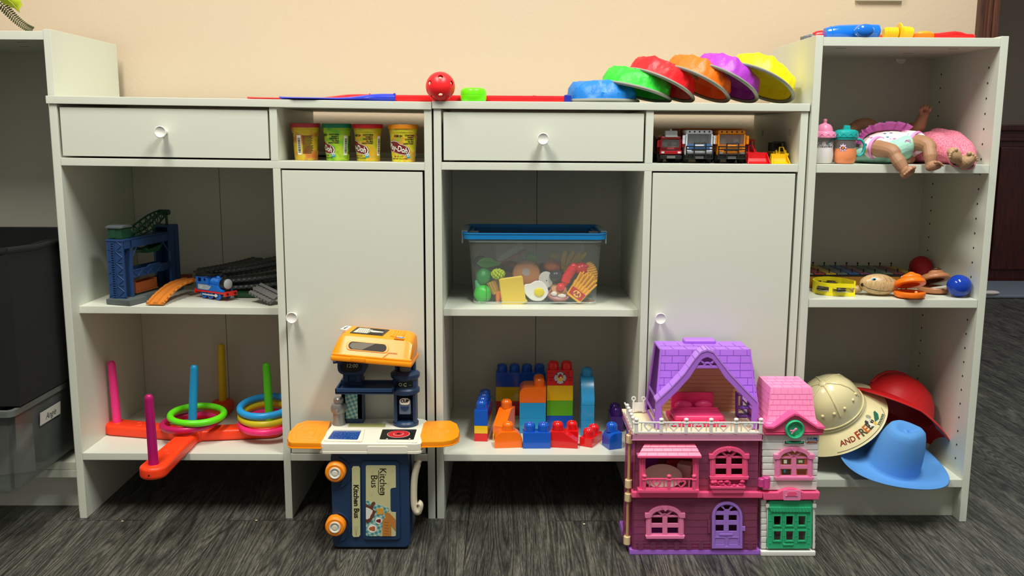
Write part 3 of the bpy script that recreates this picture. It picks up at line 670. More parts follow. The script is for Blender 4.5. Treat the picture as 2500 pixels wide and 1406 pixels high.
# orange round top on light blue
p = at(1300, 1058); Y = p.y + UB
block('light blue building block at the foot of the stack topped with orange', 'light', p.x, Y, ZB, 0, 2, 2)
block('light blue building block under the round shouldered orange one', 'light', p.x, Y, ZB + HB, 0, 2, 2)
block('orange building block with one rounded shoulder on light blue blocks', 'orange', p.x, Y, ZB + 2 * HB, 0, 2, 2, studs=[(.5, -.4, HB), (.5, .5, HB)], prof=[(-a_, 0), (a_, 0), (a_, HB)] + rc(.017, -a_ + .017, HB - .017, 90, 180))
# emblem tower
def emblem(mb, a, b, h):
    y = -b - .0001; D = plastic('#7c0f12', .4); z0 = h * .5
    for (x0, x1, z) in ((-.030, -.018, .030), (-.030, -.014, .019), (.012, .022, .0325), (.020, .030, .019), (-.028, -.018, .013), (.018, .030, .013)): mb.box(x0, x1, y - .0001, y + .0005, z - .0004, z + .0004, m=D)
    for (x, z0_, z1_) in ((.020, .027, .033), (.020, .018, .026), (-.022, .010, .016), (-.014, .013, .019)): mb.box(x - .0004, x + .0004, y - .0001, y + .0005, z0_, z1_, m=D)
    oct_ = [(.0145 * math.cos(math.radians(q)), .0145 * math.sin(math.radians(q)) + z0 + .0005) for q in [22.5 + 45 * i for i in range(8)]]
    sh = []
    for i in range(4):
        q = 45 + 90 * i
        for da, r in ((-32, .0142), (0, .0152), (32, .0142), (45, .0116)): sh.append((r * math.cos(math.radians(q + da + 45)), r * math.sin(math.radians(q + da + 45)) + z0))
    mb.prism([(x * 1.07, (z - z0) * 1.07 + z0) for x, z in sh], y - .0002, y + .0005, m=BK); mb.prism(sh, y - .0003, y + .0005, m=mat('emblem_grey', '#c3c6cc', .4))
    for q in (45, 135, 225, 315):
        c, s_ = math.cos(math.radians(q)), math.sin(math.radians(q)); mb.prism([(c * .0095 - s_ * .0009, s_ * .0095 + c * .0009 + z0), (c * .0145 - s_ * .0009, s_ * .0145 + c * .0009 + z0), (c * .0145 + s_ * .0009, s_ * .0145 - c * .0009 + z0), (c * .0095 + s_ * .0009, s_ * .0095 - c * .0009 + z0)], y - .0005, y, m=BK)
    mb.prism(circ(0, z0 - .001, .0078), y - .0005, y, m=plastic('#f0c850', .4))
    fl = [(-.001, -.001), (-.005, .001), (-.0055, .005), (-.002, .0085), (-.001, .0125), (.0015, .009), (.0035, .0085), (.0062, .003), (.006, -.001), (.004, .002), (.0018, .0055), (.0012, .0015)]
    mb.prism([(x, z + z0) for x, z in fl], y - .0007, y - .0004, m=plastic('#b8181a', .4)); mb.prism(circ(.0003, z0 + .001, .0019), y - .0009, y - .0006, m=WH)
p = at(1366, 1052); Y = p.y + UB / 2
for i, (c, nm) in enumerate((('blue', 'at the foot of the tall stack with the flame emblem'), ('green', 'in the tall stack with the flame emblem'), ('yellow', 'just under the red emblem block'))):
    block(c + ' building block ' + nm, c, p.x, Y, ZB + i * HB, 0, 2, 1)
block('red two stud building block printed with bricks and a flame emblem', 'red', p.x, Y, ZB + 3 * HB, 0, 2, 1, studs=[(-.5, 0, HB), (.5, 0, HB)], deco=emblem)
# light blue tower
p = at(1434, 1064); Y = p.y + UB
block('light blue building block at the foot of the narrow light blue stack', 'light', p.x, Y, ZB, 0, 1, 2)
block('light blue building block in the middle of the narrow light blue stack', 'light', p.x, Y, ZB + HB, 0, 1, 2)
block('light blue block with a long sloping front, topmost of the narrow stack', 'light', p.x, Y, ZB + 2 * HB, 0, 1, 2, studs=[(0, .5, HB * 1.62)], prof=[(-a_, 0), (a_, 0), (a_, HB * 1.62), (.004, HB * 1.62), (-.008, HB * 1.45), (-a_, HB * .45)], plane='yz')
p = at(1506, 1054); block('dark purple building block behind the blue curved one', 'purple', p.x, p.y + UB, ZB, 0, 1, 2, h=HB, studs=[(0, -.5, HB), (0, .5, HB)])

# ================================================================ RING TOSS
org = plastic('#ff4218', .38, sss=.0)
cx, cy = W(470, 1060, .105).x, .105; zb = zA(cx, ZB) + .0006
rt = thing('ring_toss_stand', 'orange cross shaped ring toss stand with five coloured pegs on the shelf', 'ring toss stand', (cx, cy, zb))
ZT = .026
def wxy(u, v, z): p = WZ(u, v, z); return V((p.x - cx, p.y - cy, 0))
ends = dict(pink=wxy(286, 1030, zb + ZT), magenta=wxy(375, 1133, zb + ZT), yellow=wxy(555, 976, zb + ZT), green=wxy(659, 1036, zb + ZT))
ends['yellow'] = -ends['magenta'] * .98; ends['green'] = V((ends['green'].x, ends['green'].y, 0))
def arm(e, tilt=0):
    L = e.length; ang = math.atan2(e.y, e.x); out = [(.012, -.022), (L, -.028)] + [(L + .028 * math.sin(math.radians(q)), -.028 * math.cos(math.radians(q))) for q in range(15, 180, 15)] + [(L, .028), (.012, .022)]
    mb = MB(org).prism(out, 0, ZT, plane='xy', bev=.007, seg=3)
    mb.torus((L, 0, ZT), .0135, .0016, seg=24, s2=6)
    for q, rr_ in ((.55, .013), (.55, .008)): mb.torus((L * q + .03, 0, ZT - .0004), rr_, .0012, seg=24, s2=6)
    mb.torus((.035, 0, ZT - .0004), .012, .0012, seg=24, s2=6)
    mb.cyl((L + .027, 0, ZT * .45), (L + .0285, 0, ZT * .45), .0018, m=BK, seg=10)
    M = R(math.degrees(ang), 'Z'); mb.v = [M @ p for p in mb.v]; return obj('base_arm', mb, rt)
for k in ('pink', 'magenta', 'yellow', 'green'): arm(ends[k])
mb = MB(org).lathe([(.0001, 0), (.030, 0), (.032, .003), (.032, .026), (.028, .030), (.0001, .030)], seg=36); mb.box(-.022, .024, -.052, -.020, .020, .0295, .003, M=R(-8, 'Z')); obj('base_hub', mb, rt)
def peg(e, col, nm, dx=0, dy=0, H=.152, rib=False):
    mb = MB(plastic(col, .36)); r0, r1 = .0100, .0088
    mb.lathe([(r0, 0), (r0 * .97, H * .3), (r1, H - .009), (r1 * .93, H - .004), (r1 * .6, H - .0008), (.0001, H)], seg=32)
    if rib:
        for q in range(0, 360, 45): a, b = math.radians(q), math.radians(q); mb.tube([(r0 * math.cos(a), r0 * math.sin(a), 0), (r1 * math.cos(a) * .99, r1 * math.sin(a) * .99, H - .010)], .0008, seg=6)
    o = obj('peg', mb, rt, nm + ' peg'); o.location = (e.x, e.y, ZT - .003); o.rotation_euler = (dy, dx, 0)
peg(ends['pink'], '#ff3d92', 'pink', -.03); peg(ends['magenta'], '#b00f66', 'dark magenta', -.01, rib=True); peg(V((0, 0, .003)), '#1f98d0', 'sky blue', .08, H=.155)
peg(ends['yellow'], '#e4c81c', 'yellow', .02); peg(ends['green'], '#5fd420', 'lime green', -.02)
def ring(col, nm, x, y, z, tx=0, ty=0, Rr=.0590, rr_=.0078):
    mb = MB(plastic(col, .34)).torus((0, 0, 0), Rr, rr_, seg=64, s2=16); return obj('toss_ring', mb, label=nm, cat='toss ring', group='toss rings', loc=(x, y, z), rot=(math.radians(tx), math.radians(ty), 0))
g = V((cx, cy, 0)) + ends['green']
ring('#c2185b', 'dark pink toss ring lying under the lime green one', cx - .006, cy + .002, zb + .0400, 0, -2)
ring('#63e018', 'lime green toss ring round the blue peg', cx + .012, cy + .004, zb + .0585, 3, 2)
ring('#ff2f7e', 'hot pink toss ring, lowest of the three round the green peg', g.x - .003, g.y - .012, zb + .036, 7, 1)
ring('#d8c020', 'yellow toss ring between the blue and the hot pink one', g.x - .004, g.y - .008, zb + .0545, 7, 0)
ring('#2ba3e8', 'sky blue toss ring on top of the yellow one', g.x - .006, g.y - .006, zb + .0725, 7, -1)

# ================================================================ KITCHEN BUS
navy = plastic('#1f3a5c', .42); oran = plastic('#ff9a12', .32); crm = plastic('#ece8d6', .36); printc = mat('print_cream', '#c9c592', .5)
yb = -.150
A0 = W(812, 1336, yb); A1 = W(1001, 1336, yb); ztop = .213
kb = thing('toy_kitchen_bus', 'navy toy kitchen bus standing on its end with an orange roof and cream worktop', 'toy kitchen', ((A0.x + A1.x) / 2, yb + .06, 0.0005))
def k(n, mb, lab=None): return wobj(n, mb, kb, lab)
mb = MB(navy)
mb.prism(rrect(A0.x, A1.x, .004, ztop, .012), yb + .002, yb + .080, bev=.004); pl_ = ppoly([(884, 1125), (976, 1125), (976, 1317), (884, 1317)], yb)
X0, X1, Z0, Z1 = W(884, 1220, yb).x, W(976, 1220, yb).x, W(930, 1317, yb).z, W(930, 1125, yb).z
mb.prism(rrect(X0, X1, Z0, Z1, .008), yb - .0015, yb + .004, bev=.0012)
for v_ in (1153.7, 1286): c = W(817, v_, yb); mb.prism([(c.x + r_ * math.cos(math.radians(q)), c.z + r_ * math.sin(math.radians(q))) for r_, qs in ((.0335, range(-75, 76, 10)), (.0315, range(75, -76, -10))) for q in qs], yb - .002, yb + .004, bev=.0005)
for xx in (A0.x + .025, A1.x - .03): mb.box(xx - .012, xx + .012, yb + .02, yb + .07, 0, .006, .002)
mb.box(A1.x - .002, A1.x + .004, yb + .02, yb + .078, .03, ztop - .01, .003)
k('case', mb)
mb = MB(printc).prism(ppoly([(859, 1143), (862, 1139), (876, 1139), (879, 1143), (879.5, 1306), (876, 1310.5), (863, 1311), (860, 1306)], yb - .0018), yb - .0022, yb + .001, bev=.0003)
for i in range(4): mb.tube([W(864 + i * 3.6, 1285, yb - .0022), W(867 + i * 1.5, 1298, yb - .0022), W(869.5, 1308, yb - .0022)], .0002, seg=4, m=plastic('#7c7444', .6))
Mt = lambda u, v, a: T(W(u, v, yb - .0024).x, yb - .0024, W(u, v, yb - .0024).z) @ R(a, 'Y')
mb.text('Kitchen Bus', .0150, BK, Mt(869.5, 1224, 90), 0, bold=.03, sx=1.0)
k('side_strip', mb, 'cream strip printed Kitchen Bus')
yp = yb - .0022
mb = MB(printc).prism(ppoly([(895, 1136), (964, 1136), (966, 1138), (966.5, 1190), (955, 1192), (953, 1196), (953.5, 1245), (956, 1250), (966.5, 1250.5), (966.5, 1307), (964, 1309), (896, 1309), (893.5, 1306), (893, 1139)], yp), yp, yp + .002)
tabl = mat('print_gingham', '#8fb0a8', .5); m_, nt, b, N, L = tabl, tabl.node_tree, tabl.node_tree.nodes['Principled BSDF'], tabl.node_tree.nodes.new, tabl.node_tree.links.new
tc = N('ShaderNodeTexCoord'); mp = N('ShaderNodeMapping'); mp.inputs['Rotation'].default_value = (0, .35, 0); L(tc.outputs['Object'], mp.inputs['Vector']); sx_ = N('ShaderNodeSeparateXYZ'); L(mp.outputs[0], sx_.inputs[0])
def stripe_node(out):
    w_ = N('ShaderNodeMath'); w_.operation = 'MULTIPLY'; w_.inputs[1].default_value = 115; L(out, w_.inputs[0]); f_ = N('ShaderNodeMath'); f_.operation = 'FRACT'; L(w_.outputs[0], f_.inputs[0]); g_ = N('ShaderNodeMath'); g_.operation = 'GREATER_THAN'; g_.inputs[1].default_value = .5; L(f_.outputs[0], g_.inputs[0]); return g_.outputs[0]
ad = N('ShaderNodeMath'); ad.operation = 'ADD'; L(stripe_node(sx_.outputs['X']), ad.inputs[0]); L(stripe_node(sx_.outputs['Z']), ad.inputs[1]); hf = N('ShaderNodeMath'); hf.operation = 'MULTIPLY'; hf.inputs[1].default_value = .5; L(ad.outputs[0], hf.inputs[0])
L(ramp(nt, hf.outputs[0], [(.0, '#b9cdb8'), (.5, '#7fb0ac'), (1, '#3f8890')]), b.inputs['Base Color'])
Pd = lambda pts, m, d=.0004: mb.prism(ppoly(pts, yp), yp - d, yp, m=m)
Pd([(893.5, 1221), (949, 1240), (950, 1246), (946, 1250), (938, 1262), (928, 1308.5), (896, 1308.5), (893.5, 1306)], tabl)
brn = plastic('#6b3a26', .5)
Pd([(893.5, 1229), (904, 1236), (908, 1226), (914, 1224), (917, 1229), (913, 1234), (910, 1243), (918, 1248), (912, 1262), (904, 1274), (897, 1277), (893.5, 1275)], brn, .0006)
Pd([(893.5, 1238), (900, 1240), (910, 1246), (909, 1252), (905, 1258), (903, 1264), (896, 1268), (893.5, 1266)], plastic('#e4e2da', .5), .0009)
Pd([(919, 1241), (937, 1240), (937, 1255), (921, 1256)], plastic('#d8a040', .5), .0007)
for (u, v, r_, c2) in ((924.5, 1271, 8.5, '#7a1e22'), (909, 1290, 11, '#b8683a')):
    c = W(u, v, yp); s_ = r_ / 1225; mb.prism(circ(c.x, c.z, s_), yp - .0006, yp, m=WH); mb.prism([(c.x + s_ * .62 * (1 + .25 * math.sin(q * 2.5)) * math.cos(q), c.z + s_ * .62 * (1 + .25 * math.sin(q * 2.5)) * math.sin(q)) for q in [i * PI / 8 for i in range(16)]], yp - .0009, yp, m=plastic(c2, .5))
bread = plastic('#c07c34', .5)
Pd([(939, 1255), (944, 1250), (951, 1252), (966, 1268), (966, 1296), (955, 1282), (944, 1268)], bread, .0006); Pd([(934, 1270), (940, 1263), (950, 1266), (955, 1278), (955, 1308), (934, 1308)], bread, .0009)
for i in range(5): mb.tube([W(938, 1274 + i * 7, yp - .001), W(949, 1276 + i * 7, yp - .001)], .0002, seg=4, m=brn); 
mb.text('Kitchen', .0200, BK, Mt(934.5, 1176, 90), 0, bold=.005, sx=.95); mb.text('Bus', .0195, BK, Mt(913, 1175, 90), 0, bold=.005)
mb.tube([W(924.5, 1148, yp - .0004), W(923.5, 1200, yp - .0004), W(926, 1205, yp - .0004), W(932, 1206, yp - .0004), W(936, 1204, yp - .0004)], .0006, seg=6, m=BK)
for (u, v) in ((905, 1152), (952, 1150), (945, 1180), (903, 1205)): mb.tube([W(u, v, yp), W(u + 5, v + 4, yp), W(u + 7, v - 3, yp)], .0002, seg=4, m=plastic('#8f8a58', .6))
k('picture_panel', mb, 'cream printed panel with a picnic cloth, bread and the words Kitchen Bus')
for v_ in (1153.7, 1286):
    c = W(818, v_, yb - .012)
    mb = MB(plastic('#ff921c', .36)).lathe([(.0115, .026), (.017, .027), (.0205, .024), (.0212, .018), (.0212, .006), (.0195, .001), (.016, 0), (.0001, 0)][::-1], M=T(c.x, yb + .012, c.z) @ R(90, 'X'), seg=40); wh = k('wheel', mb)
    h_ = MB(plastic('#e6e2d4', .35)).lathe([(.0001, .0285), (.0045, .0285), (.006, .0265), (.0085, .0265), (.0095, .029), (.0115, .029), (.012, .024), (.0121, .01)][::-1], M=T(c.x, yb + .012, c.z) @ R(90, 'X'), seg=36, caps=False); h2 = k('hub', h_, 'cream wheel hub'); h2.parent = wh
hp = [W(u, v, yb + .012) for u, v in ((1024, 1122), (1018, 1138), (1012, 1165), (1010, 1200), (1011, 1232), (1017, 1248), (1024, 1246), (1027, 1232), (1021, 1226))]
mb = MB(plastic('#d9cfb6', .4)).tube(catmull(hp, 5), [(.009, .0072 * (1 if 3 < i < 30 else .8)) for i in range(41)], seg=12, flat=(0, 1, 0)); k('handle', mb, 'cream carrying handle')
# worktop
zt = .236
c4 = [WZ(u, v, zt) for u, v in ((777, 1078), (1029, 1084), (1041, 1021), (815, 1021))]
yfr = -.163; xl0, xr0 = W(776, 1085, yfr).x, W(1030, 1085, yfr).x; ybk = .006
out = [(xl0 + .012, yfr), (xr0 - .012, yfr), (xr0 - .003, yfr + .004), (xr0, yfr + .014), (xr0 - .003, ybk - .012), (xr0 - .014, ybk), (xl0 + .016, ybk), (xl0 + .006, ybk - .010), (xl0, yfr + .014), (xl0 + .003, yfr + .004)]
mb = MB(crm).prism(out, zt - .017, zt, plane='xy', bev=.0025, seg=3)
ox = lambda q: [((x - (xl0 + xr0) / 2) * q + (xl0 + xr0) / 2, (y - (yfr + ybk) / 2) * q + (yfr + ybk) / 2) for x, y in out]
mb.prism(ox(1.008), zt - .0225, zt - .0165, plane='xy', bev=.001)
mb.prism(rrect(W(897, 1095, yfr).x, W(995, 1095, yfr).x, zt - .021, zt - .006, .003), yfr - .0016, yfr + .006, bev=.0006)
def tq(uv, z=zt): return [(WZ(u, v, z).x, WZ(u, v, z).y) for u, v in uv]
def rr4(pts, r):
    o = []; n = len(pts)
    for i in range(n):
        p, a, b = V(pts[i]), V(pts[i - 1]), V(pts[(i + 1) % n]); s0, s1 = p + (a - p).normalized() * r, p + (b - p).normalized() * r
        for q in (0, .25, .5, .75, 1): w_ = s0.lerp(p, q).lerp(p.lerp(s1, q), q); o.append((w_.x, w_.y))
    return o
def ringpoly(mb, outer, inner, z0, z1, m=None): mb.prism(outer, z0, z1, plane='xy', m=m, holes=[inner])
ringpoly(mb, rr4(tq([(790, 1079), (884, 1081), (891, 1048), (813, 1047)]), .006), rr4(tq([(799, 1075), (873, 1077), (883, 1053), (815, 1053)]), .005), zt, zt + .003)
ringpoly(mb, rr4(tq([(919, 1080), (1019, 1082), (1024, 1047), (931, 1047)]), .004), rr4(tq([(926, 1074.5), (1010, 1075), (1018, 1049), (934, 1049)]), .004), zt, zt + .0015)
k('worktop', mb, 'cream worktop')
wat = mat('print_water', '#2a5fae', .25)
nt = wat.node_tree; b = nt.nodes['Principled BSDF']; tc = nt.nodes.new('ShaderNodeTexCoord'); vo = nt.nodes.new('ShaderNodeTexVoronoi'); vo.inputs['Scale'].default_value = 260; nt.links.new(tc.outputs['Object'], vo.inputs['Vector'])
nt.links.new(ramp(nt, vo.outputs['Distance'], [(.0, '#9fd0f0'), (.12, '#3a78c4'), (.5, '#1c3f8e'), (1, '#16336e')]), b.inputs['Base Color'])
k('sink', MB(wat).prism(rr4(tq([(799, 1075), (873, 1077), (883, 1053), (815, 1053)]), .005), zt, zt + .0006, plane='xy'), 'blue printed sink with bubbles')
mb = MB(plastic('#24221f', .2)).prism(rr4(tq([(926, 1074.5), (1010, 1075), (1018, 1049), (934, 1049)]), .003), zt, zt + .0008, plane='xy')
c = WZ(973, 1060.5, zt)
for r_, m, dz in ((.0235, WH, .0010), (.0228, plastic('#c8282c', .3), .0012), (.0105, WH, .0014), (.0098, plastic('#c8282c', .3), .0016), (.004, BK, .0018)): mb.prism(circ(c.x, c.y, r_, 32), zt, zt + dz, plane='xy', m=m)
for u in (945, 1000): q = WZ(u, 1072, zt); mb.prism(circ(q.x, q.y, .002, 12), zt, zt + .001, plane='xy', m=WH)
k('hob', mb, 'black hob with a red ring')
k('tray_slot', MB(mat('slot_olive', '#a9a96a', .5)).prism(rr4(tq([(849, 1042), (940, 1043), (942, 1034), (854, 1034)]), .002), zt, zt + .0006, plane='xy'), 'olive slot')
for nm, pts in (('folding_leaf', [(808, 1026), (748, 1024.6), (724, 1033), (706, 1052), (701, 1068), (704, 1076), (712, 1079), (782, 1080), (795, 1058)]), ('folding_leaf', [(1034, 1031), (1042, 1026), (1100, 1025), (1116, 1033), (1122, 1050), (1119, 1064), (1104, 1072), (1080, 1076), (1030, 1077), (1026, 1060)])):
    q = tq(pts, zt + .003); mb = MB(oran).prism(q, zt - .009, zt + .002, plane='xy', bev=.002)
    cxx = sum(p[0] for p in q) / len(q); cyy = sum(p[1] for p in q) / len(q)
    q2 = [((x - cxx) * 1.03 + cxx, (y - cyy) * 1.03 + cyy) for x, y in q]; mb.prism(q2, zt - .0105, zt - .0085, plane='xy', bev=.0006)
    for s_ in (.78, .5): mb.tube([(cxx + (x - cxx) * s_, cyy + (y - cyy) * s_, zt + .002) for x, y in q], .0005, seg=5, closed=True)
    for j, s_ in enumerate((.3, .22, .14)): mb.torus((cxx + .012 * (-1) ** j, cyy + .008, zt + .002), .03 * s_ + .004, .0004, seg=20, s2=5)
    k(nm, mb, 'orange folding table leaf')
gry = mat('grey_tap', '#8b8a86', .3, metal=.2); c = WZ(828, 1036, zt)
mb = MB(gry).lathe([(.0135, 0), (.0140, .004), (.0125, .010), (.0125, .026), (.0165, .031), (.0170, .040), (.014, .046), (.0095, .048), (.0105, .051), (.0105, .058), (.008, .061), (.0001, .062)], M=T(c.x, c.y, zt), seg=32); mb.box(c.x - .003, c.x + .003, c.y - .024, c.y, zt + .033, zt + .039, .002); k('tap', mb, 'grey tap')
# columns, shelf and coffee machine
yc = -.030
mb = MB(navy); pbox(mb, 834, 886, 950, 1025, yc, .004, .002); mb.box(W(834, 1000, yc).x, W(886, 1000, yc).x, yc, .004, zt, W(850, 950, yc).z + .02)
k('left_column', mb)
mb = MB(tabl); pbox(mb, 843, 873, 955, 1022, yc - .0008, yc + .001, 0); k('gingham_print', mb, 'teal gingham print')
zs = W(880, 948, -.065).z; x0, x1 = W(818, 945, -.075).x, W(961, 945, -.075).x
mb = MB(navy).box(x0, x1, -.078, -.005, zs - .010, zs - .003, .002); 
for a, b_ in (((x0, x0 + .005), (-.078, -.005)), ((x1 - .005, x1), (-.078, -.005)), ((x0, x1), (-.078, -.073)), ((x0, x1), (-.01, -.005))): mb.box(a[0], a[1], b_[0], b_[1], zs - .009, zs + .003, .002)
k('shelf', mb)
yk = -.055; mb = MB(navy); pbox(mb, 838, 883, 908, 932, yk + .012, -.012, .003); pbox(mb, 837, 850, 905, 934, yk + .006, yk + .02, .002); pbox(mb, 868, 880, 905, 934, yk + .006, yk + .02, .002)
cc = W(858, 895, yk); mb.prism([(cc.x + .0305 * math.copysign(abs(math.cos(q)) ** .6, math.cos(q)), cc.z + .0195 * math.copysign(abs(math.sin(q)) ** .7, math.sin(q))) for q in [i * PI / 16 for i in range(32)]], yk, yk + .04, bev=.003)
mb.tube([(cc.x - .028, yk + .01, cc.z + .009), (cc.x - .040, yk + .006, cc.z + .008)], .0035, seg=10)
ck = k('toy_clock', mb)
mb = MB(plastic('#15191c', .15)); mb.prism([(cc.x - .001 + .0235 * math.copysign(abs(math.cos(q)) ** .6, math.cos(q)), cc.z - .001 + .0118 * math.copysign(abs(math.sin(q)) ** .7, math.sin(q))) for q in [i * PI / 16 for i in range(32)]], yk - .0012, yk + .002, bev=.0005)
mb.text('12:00', .0115, mat('display_digits', '#a9b49a', .4), T(cc.x + .001, yk - .0016, cc.z + .002) @ R(0, 'Y'), 0, shear=.15, bold=.01); mb.text('~ . . -  .  ~', .005, mat('display_faint', '#5c6456', .5), T(cc.x, yk - .0016, cc.z - .0065), 0)
dd = k('display', mb, 'black clock display reading 12:00'); dd.parent = ck
# right column
c = W(990, 1030, -.045); xr_, yr = c.x, -.035
Zc = lambda v: W(990, v, yr).z
mb = MB(navy).lathe([(.0001, zt), (.0270, zt), (.0275, zt + .006), (.024, zt + .0105), (.0001, zt + .0105)], M=T(xr_, yr, 0), seg=40)
h1 = Zc(958)
for q0, q1 in ((-.0235, -.0165), (.0165, .0235)): mb.box(xr_ + q0, xr_ + q1, yr - .018, yr + .020, zt + .008, h1 + .004, .002)
mb.box(xr_ - .0235, xr_ + .0235, yr + .012, yr + .022, zt + .008, h1 + .004)
mb.lathe([(.0001, h1), (.027, h1), (.0305, h1 + .003), (.0305, h1 + .010), (.027, h1 + .0135), (.0272, Zc(918) - .004), (.0310, Zc(918)), (.0315, Zc(910)), (.0255, Zc(905)), (.018, Zc(903)), (.0001, Zc(903))], M=T(xr_, yr, 0), seg=44)
for s_ in (-1, 1): mb.box(xr_ + s_ * .019 - .003, xr_ + s_ * .019 + .003, yr - .002, yr + .018, Zc(905), Zc(868), .0015)
mb.box(xr_ - .019, xr_ + .019, yr + .012, yr + .018, Zc(905), Zc(868))
rcol = k('coffee_machine', mb)
mb = MB(plastic('#14181a', .2)); 
bm = bmesh.new(); bm.faces.new([bm.verts.new(q) for q in ((-.0195, 0, -.0065), (.0195, 0, -.0065), (.0195, 0, .0065), (-.0195, 0, .0065))]); wrapped(mb, bm, .0275, .0002, None, T(xr_, yr, (h1 + Zc(918)) / 2 + .006))
for q, txt_ in ((-16, 'O'), (4, 'C'), (28, '....')):
    t2 = MB(BK).text(txt_, .010 if len(txt_) == 1 else .005, None, None, 0, 'CENTER', .0280, bold=.02); mb.add([T(xr_, yr, (h1 + Zc(918)) / 2 + .006) @ R(q, 'Z') @ p for p in t2.v], t2.f, mat('display_digits', '#a9b49a', .4))
q_ = k('display', mb, 'black control panel'); q_.parent = rcol
mb = MB(WH); cz = Zc(973); mb.prism([(xr_ + .0105 * math.copysign(abs(math.cos(q)) ** .6, math.cos(q)), cz + .0062 * math.copysign(abs(math.sin(q)) ** .8, math.sin(q)) - (.002 if math.sin(q) < 0 else 0)) for q in [i * PI / 16 for i in range(32)]], yr - .0195, yr - .0185)
mb.text('CUP', .0092, BK, T(xr_, yr - .0198, cz), 0, bold=.06); q_ = k('sign', mb, 'white sign reading CUP'); q_.parent = rcol
mb = MB(plastic('#5b6f84', .4)).box(xr_ - .0125, xr_ + .0125, yr - .0185, yr + .012, cz - .030, cz + .002, .002); mb.prism([(xr_ + .009 * math.cos(q), cz - .012 + .010 * math.sin(q)) for q in [PI + i * PI / 12 for i in range(13)]], yr - .0195, yr - .018, m=navy); q_ = k('cup_panel', mb, 'grey blue cup panel'); q_.parent = rcol
mb = MB(mat('clear_cup', '#b9c2bd', .12, trans=.7)).cyl((xr_ + .001, yr - .004, Zc(903)), (xr_ + .001, yr - .004, Zc(888)), .0125, .0135); mb.cyl((xr_ + .001, yr - .004, Zc(902)), (xr_ + .001, yr - .004, Zc(895)), .010, m=plastic('#5c3222', .5)); q_ = k('jar', mb, 'clear jar'); q_.parent = rcol
# roof
RZ = W(912, 880, -.085)
Mr = T(RZ.x, -.048, .409) @ R(4, 'Y') @ R(-4, 'Z')
def rp(mb): mb.v = [Mr @ p for p in mb.v]; return mb
hw = .0835
mb = MB(oran); 
sec = [(-.042, -.024), (-.042, -.012), (-.038, -.010), (-.016, .022), (-.010, .026), (.034, .034), (.042, .030), (.046, -.010), (.046, -.024)]
def loft(mb, secs, xs, m=None, cap=True):
    n = len(secs[0]); vs = [(x, a, b) for x, s_ in zip(xs, secs) for a, b in s_]; fs = []
    for i in range(len(xs) - 1):
        for j in range(n): l = (j + 1) % n; fs.append([i * n + j, (i + 1) * n + j, (i + 1) * n + l, i * n + l])
    if cap: fs.append(list(range(n))); fs.append([(len(xs) - 1) * n + j for j in range(n)][::-1])
    return mb.add(vs, fs, m)
def shr(k_): return [(max(min(a, .046 - (1 - k_) * .02), -.042 + (1 - k_) * .004), b if b < -.009 else -.010 + (b + .010) * k_) for a, b in sec]
loft(mb, [shr(.25), shr(.72), shr(.93), sec, sec, shr(.93), shr(.8), shr(.35)], [-hw, -hw + .006, -hw + .014, -hw + .024, hw - .020, hw - .010, hw - .004, hw])
mb.box(-hw - .002, hw + .002, -.045, .048, -.026, -.016, .003)
mb.box(-.042, -.012, -.048, -.042, -.023, -.015, .0015)
nrm = math.degrees(math.atan2(.032, .022)); 
FM = T(-.012, -.027 - .0006, .006) @ R(-(90 - nrm), 'X')     # slanted front face
TM = T(0, .012, .0302) @ R(-80, 'X')                          # upper face
mb.prism([(x * 1.13, z * 1.25) for x, z in rrect(-.040, .040, -.0085, .0085, .008)], -.0010, .001, M=FM, bev=.0008)
mb.prism(rrect(.030, .058, -.018, .018, .004), -.0018, .001, M=TM, bev=.001)
for i in range(4): mb.box(.035 + i * .006, .037 + i * .006, -.0028, 0, -.014, .014, .0008, M=TM)
mb.box(.040, .062, -.002, .002, -.0045, .0055, .002, M=TM @ T(.0, 0, -.0235))
mb.tube([(.024, -.0405, -.010), (.034, -.034, 0), (.052, -.034, 0)], .0008, seg=6)
k('roof', rp(mb))
roof = [o for o in kb.children if o.name.startswith('roof')][0]
mb = MB(mat('print_window', '#3c3732', .55, spec=.2)).prism(rrect(-.040, .040, -.0085, .0085, .008), -.0016, .0005, M=FM)
mb.prism([(-.038, -.002), (-.034, .006), (-.004, .008), (.016, .008), (-.010, -.008), (-.030, -.008)], -.0018, .0005, M=FM, m=mat('print_glint', '#7a7264', .55, spec=.2))
q_ = k('side_window', rp(mb), 'printed dark window'); q_.parent = roof
mb = MB(mat('print_dark', '#33342f', .25)).prism([(-.056, -.018), (.014, -.018), (.022, .018), (-.048, .018)], -.0008, .0005, M=TM)
mb.prism([(-.050, -.013), (-.018, -.013), (-.010, .013), (-.042, .013)], -.0012, .0005, M=TM, m=plastic('#c9c8b8', .4))
for i in range(6): mb.box(-.040 + i * .004, -.039 + i * .004, -.0014, 0, -.012, .010, M=TM, m=plastic('#8d8c80', .4))
for z in (-.011, 0, .011): mb.prism([(-.020, z - .003), (-.008, z - .0045), (.012, z - .002), (.012, z + .002), (-.008, z + .0045), (-.018, z + .003)], -.0012, .0005, M=TM, m=plastic('#15161a' if z else '#d8d4c6', .3))
q_ = k('cutlery_print', rp(mb), 'dark print of a cutlery tray'); q_.parent = roof
mb = MB(WH).prism([(-.080, -.006), (-.066, -.007), (-.060, .014), (-.072, .015)], -.0022, .002, M=TM @ T(0, 0, 0)); mb.text('MENU', .0055, BK, TM @ T(-.0695, -.0026, .004) @ R(-68, 'Y'), 0, bold=.03)
q_ = k('sticker', rp(mb), 'white lettered sticker'); q_.parent = roof
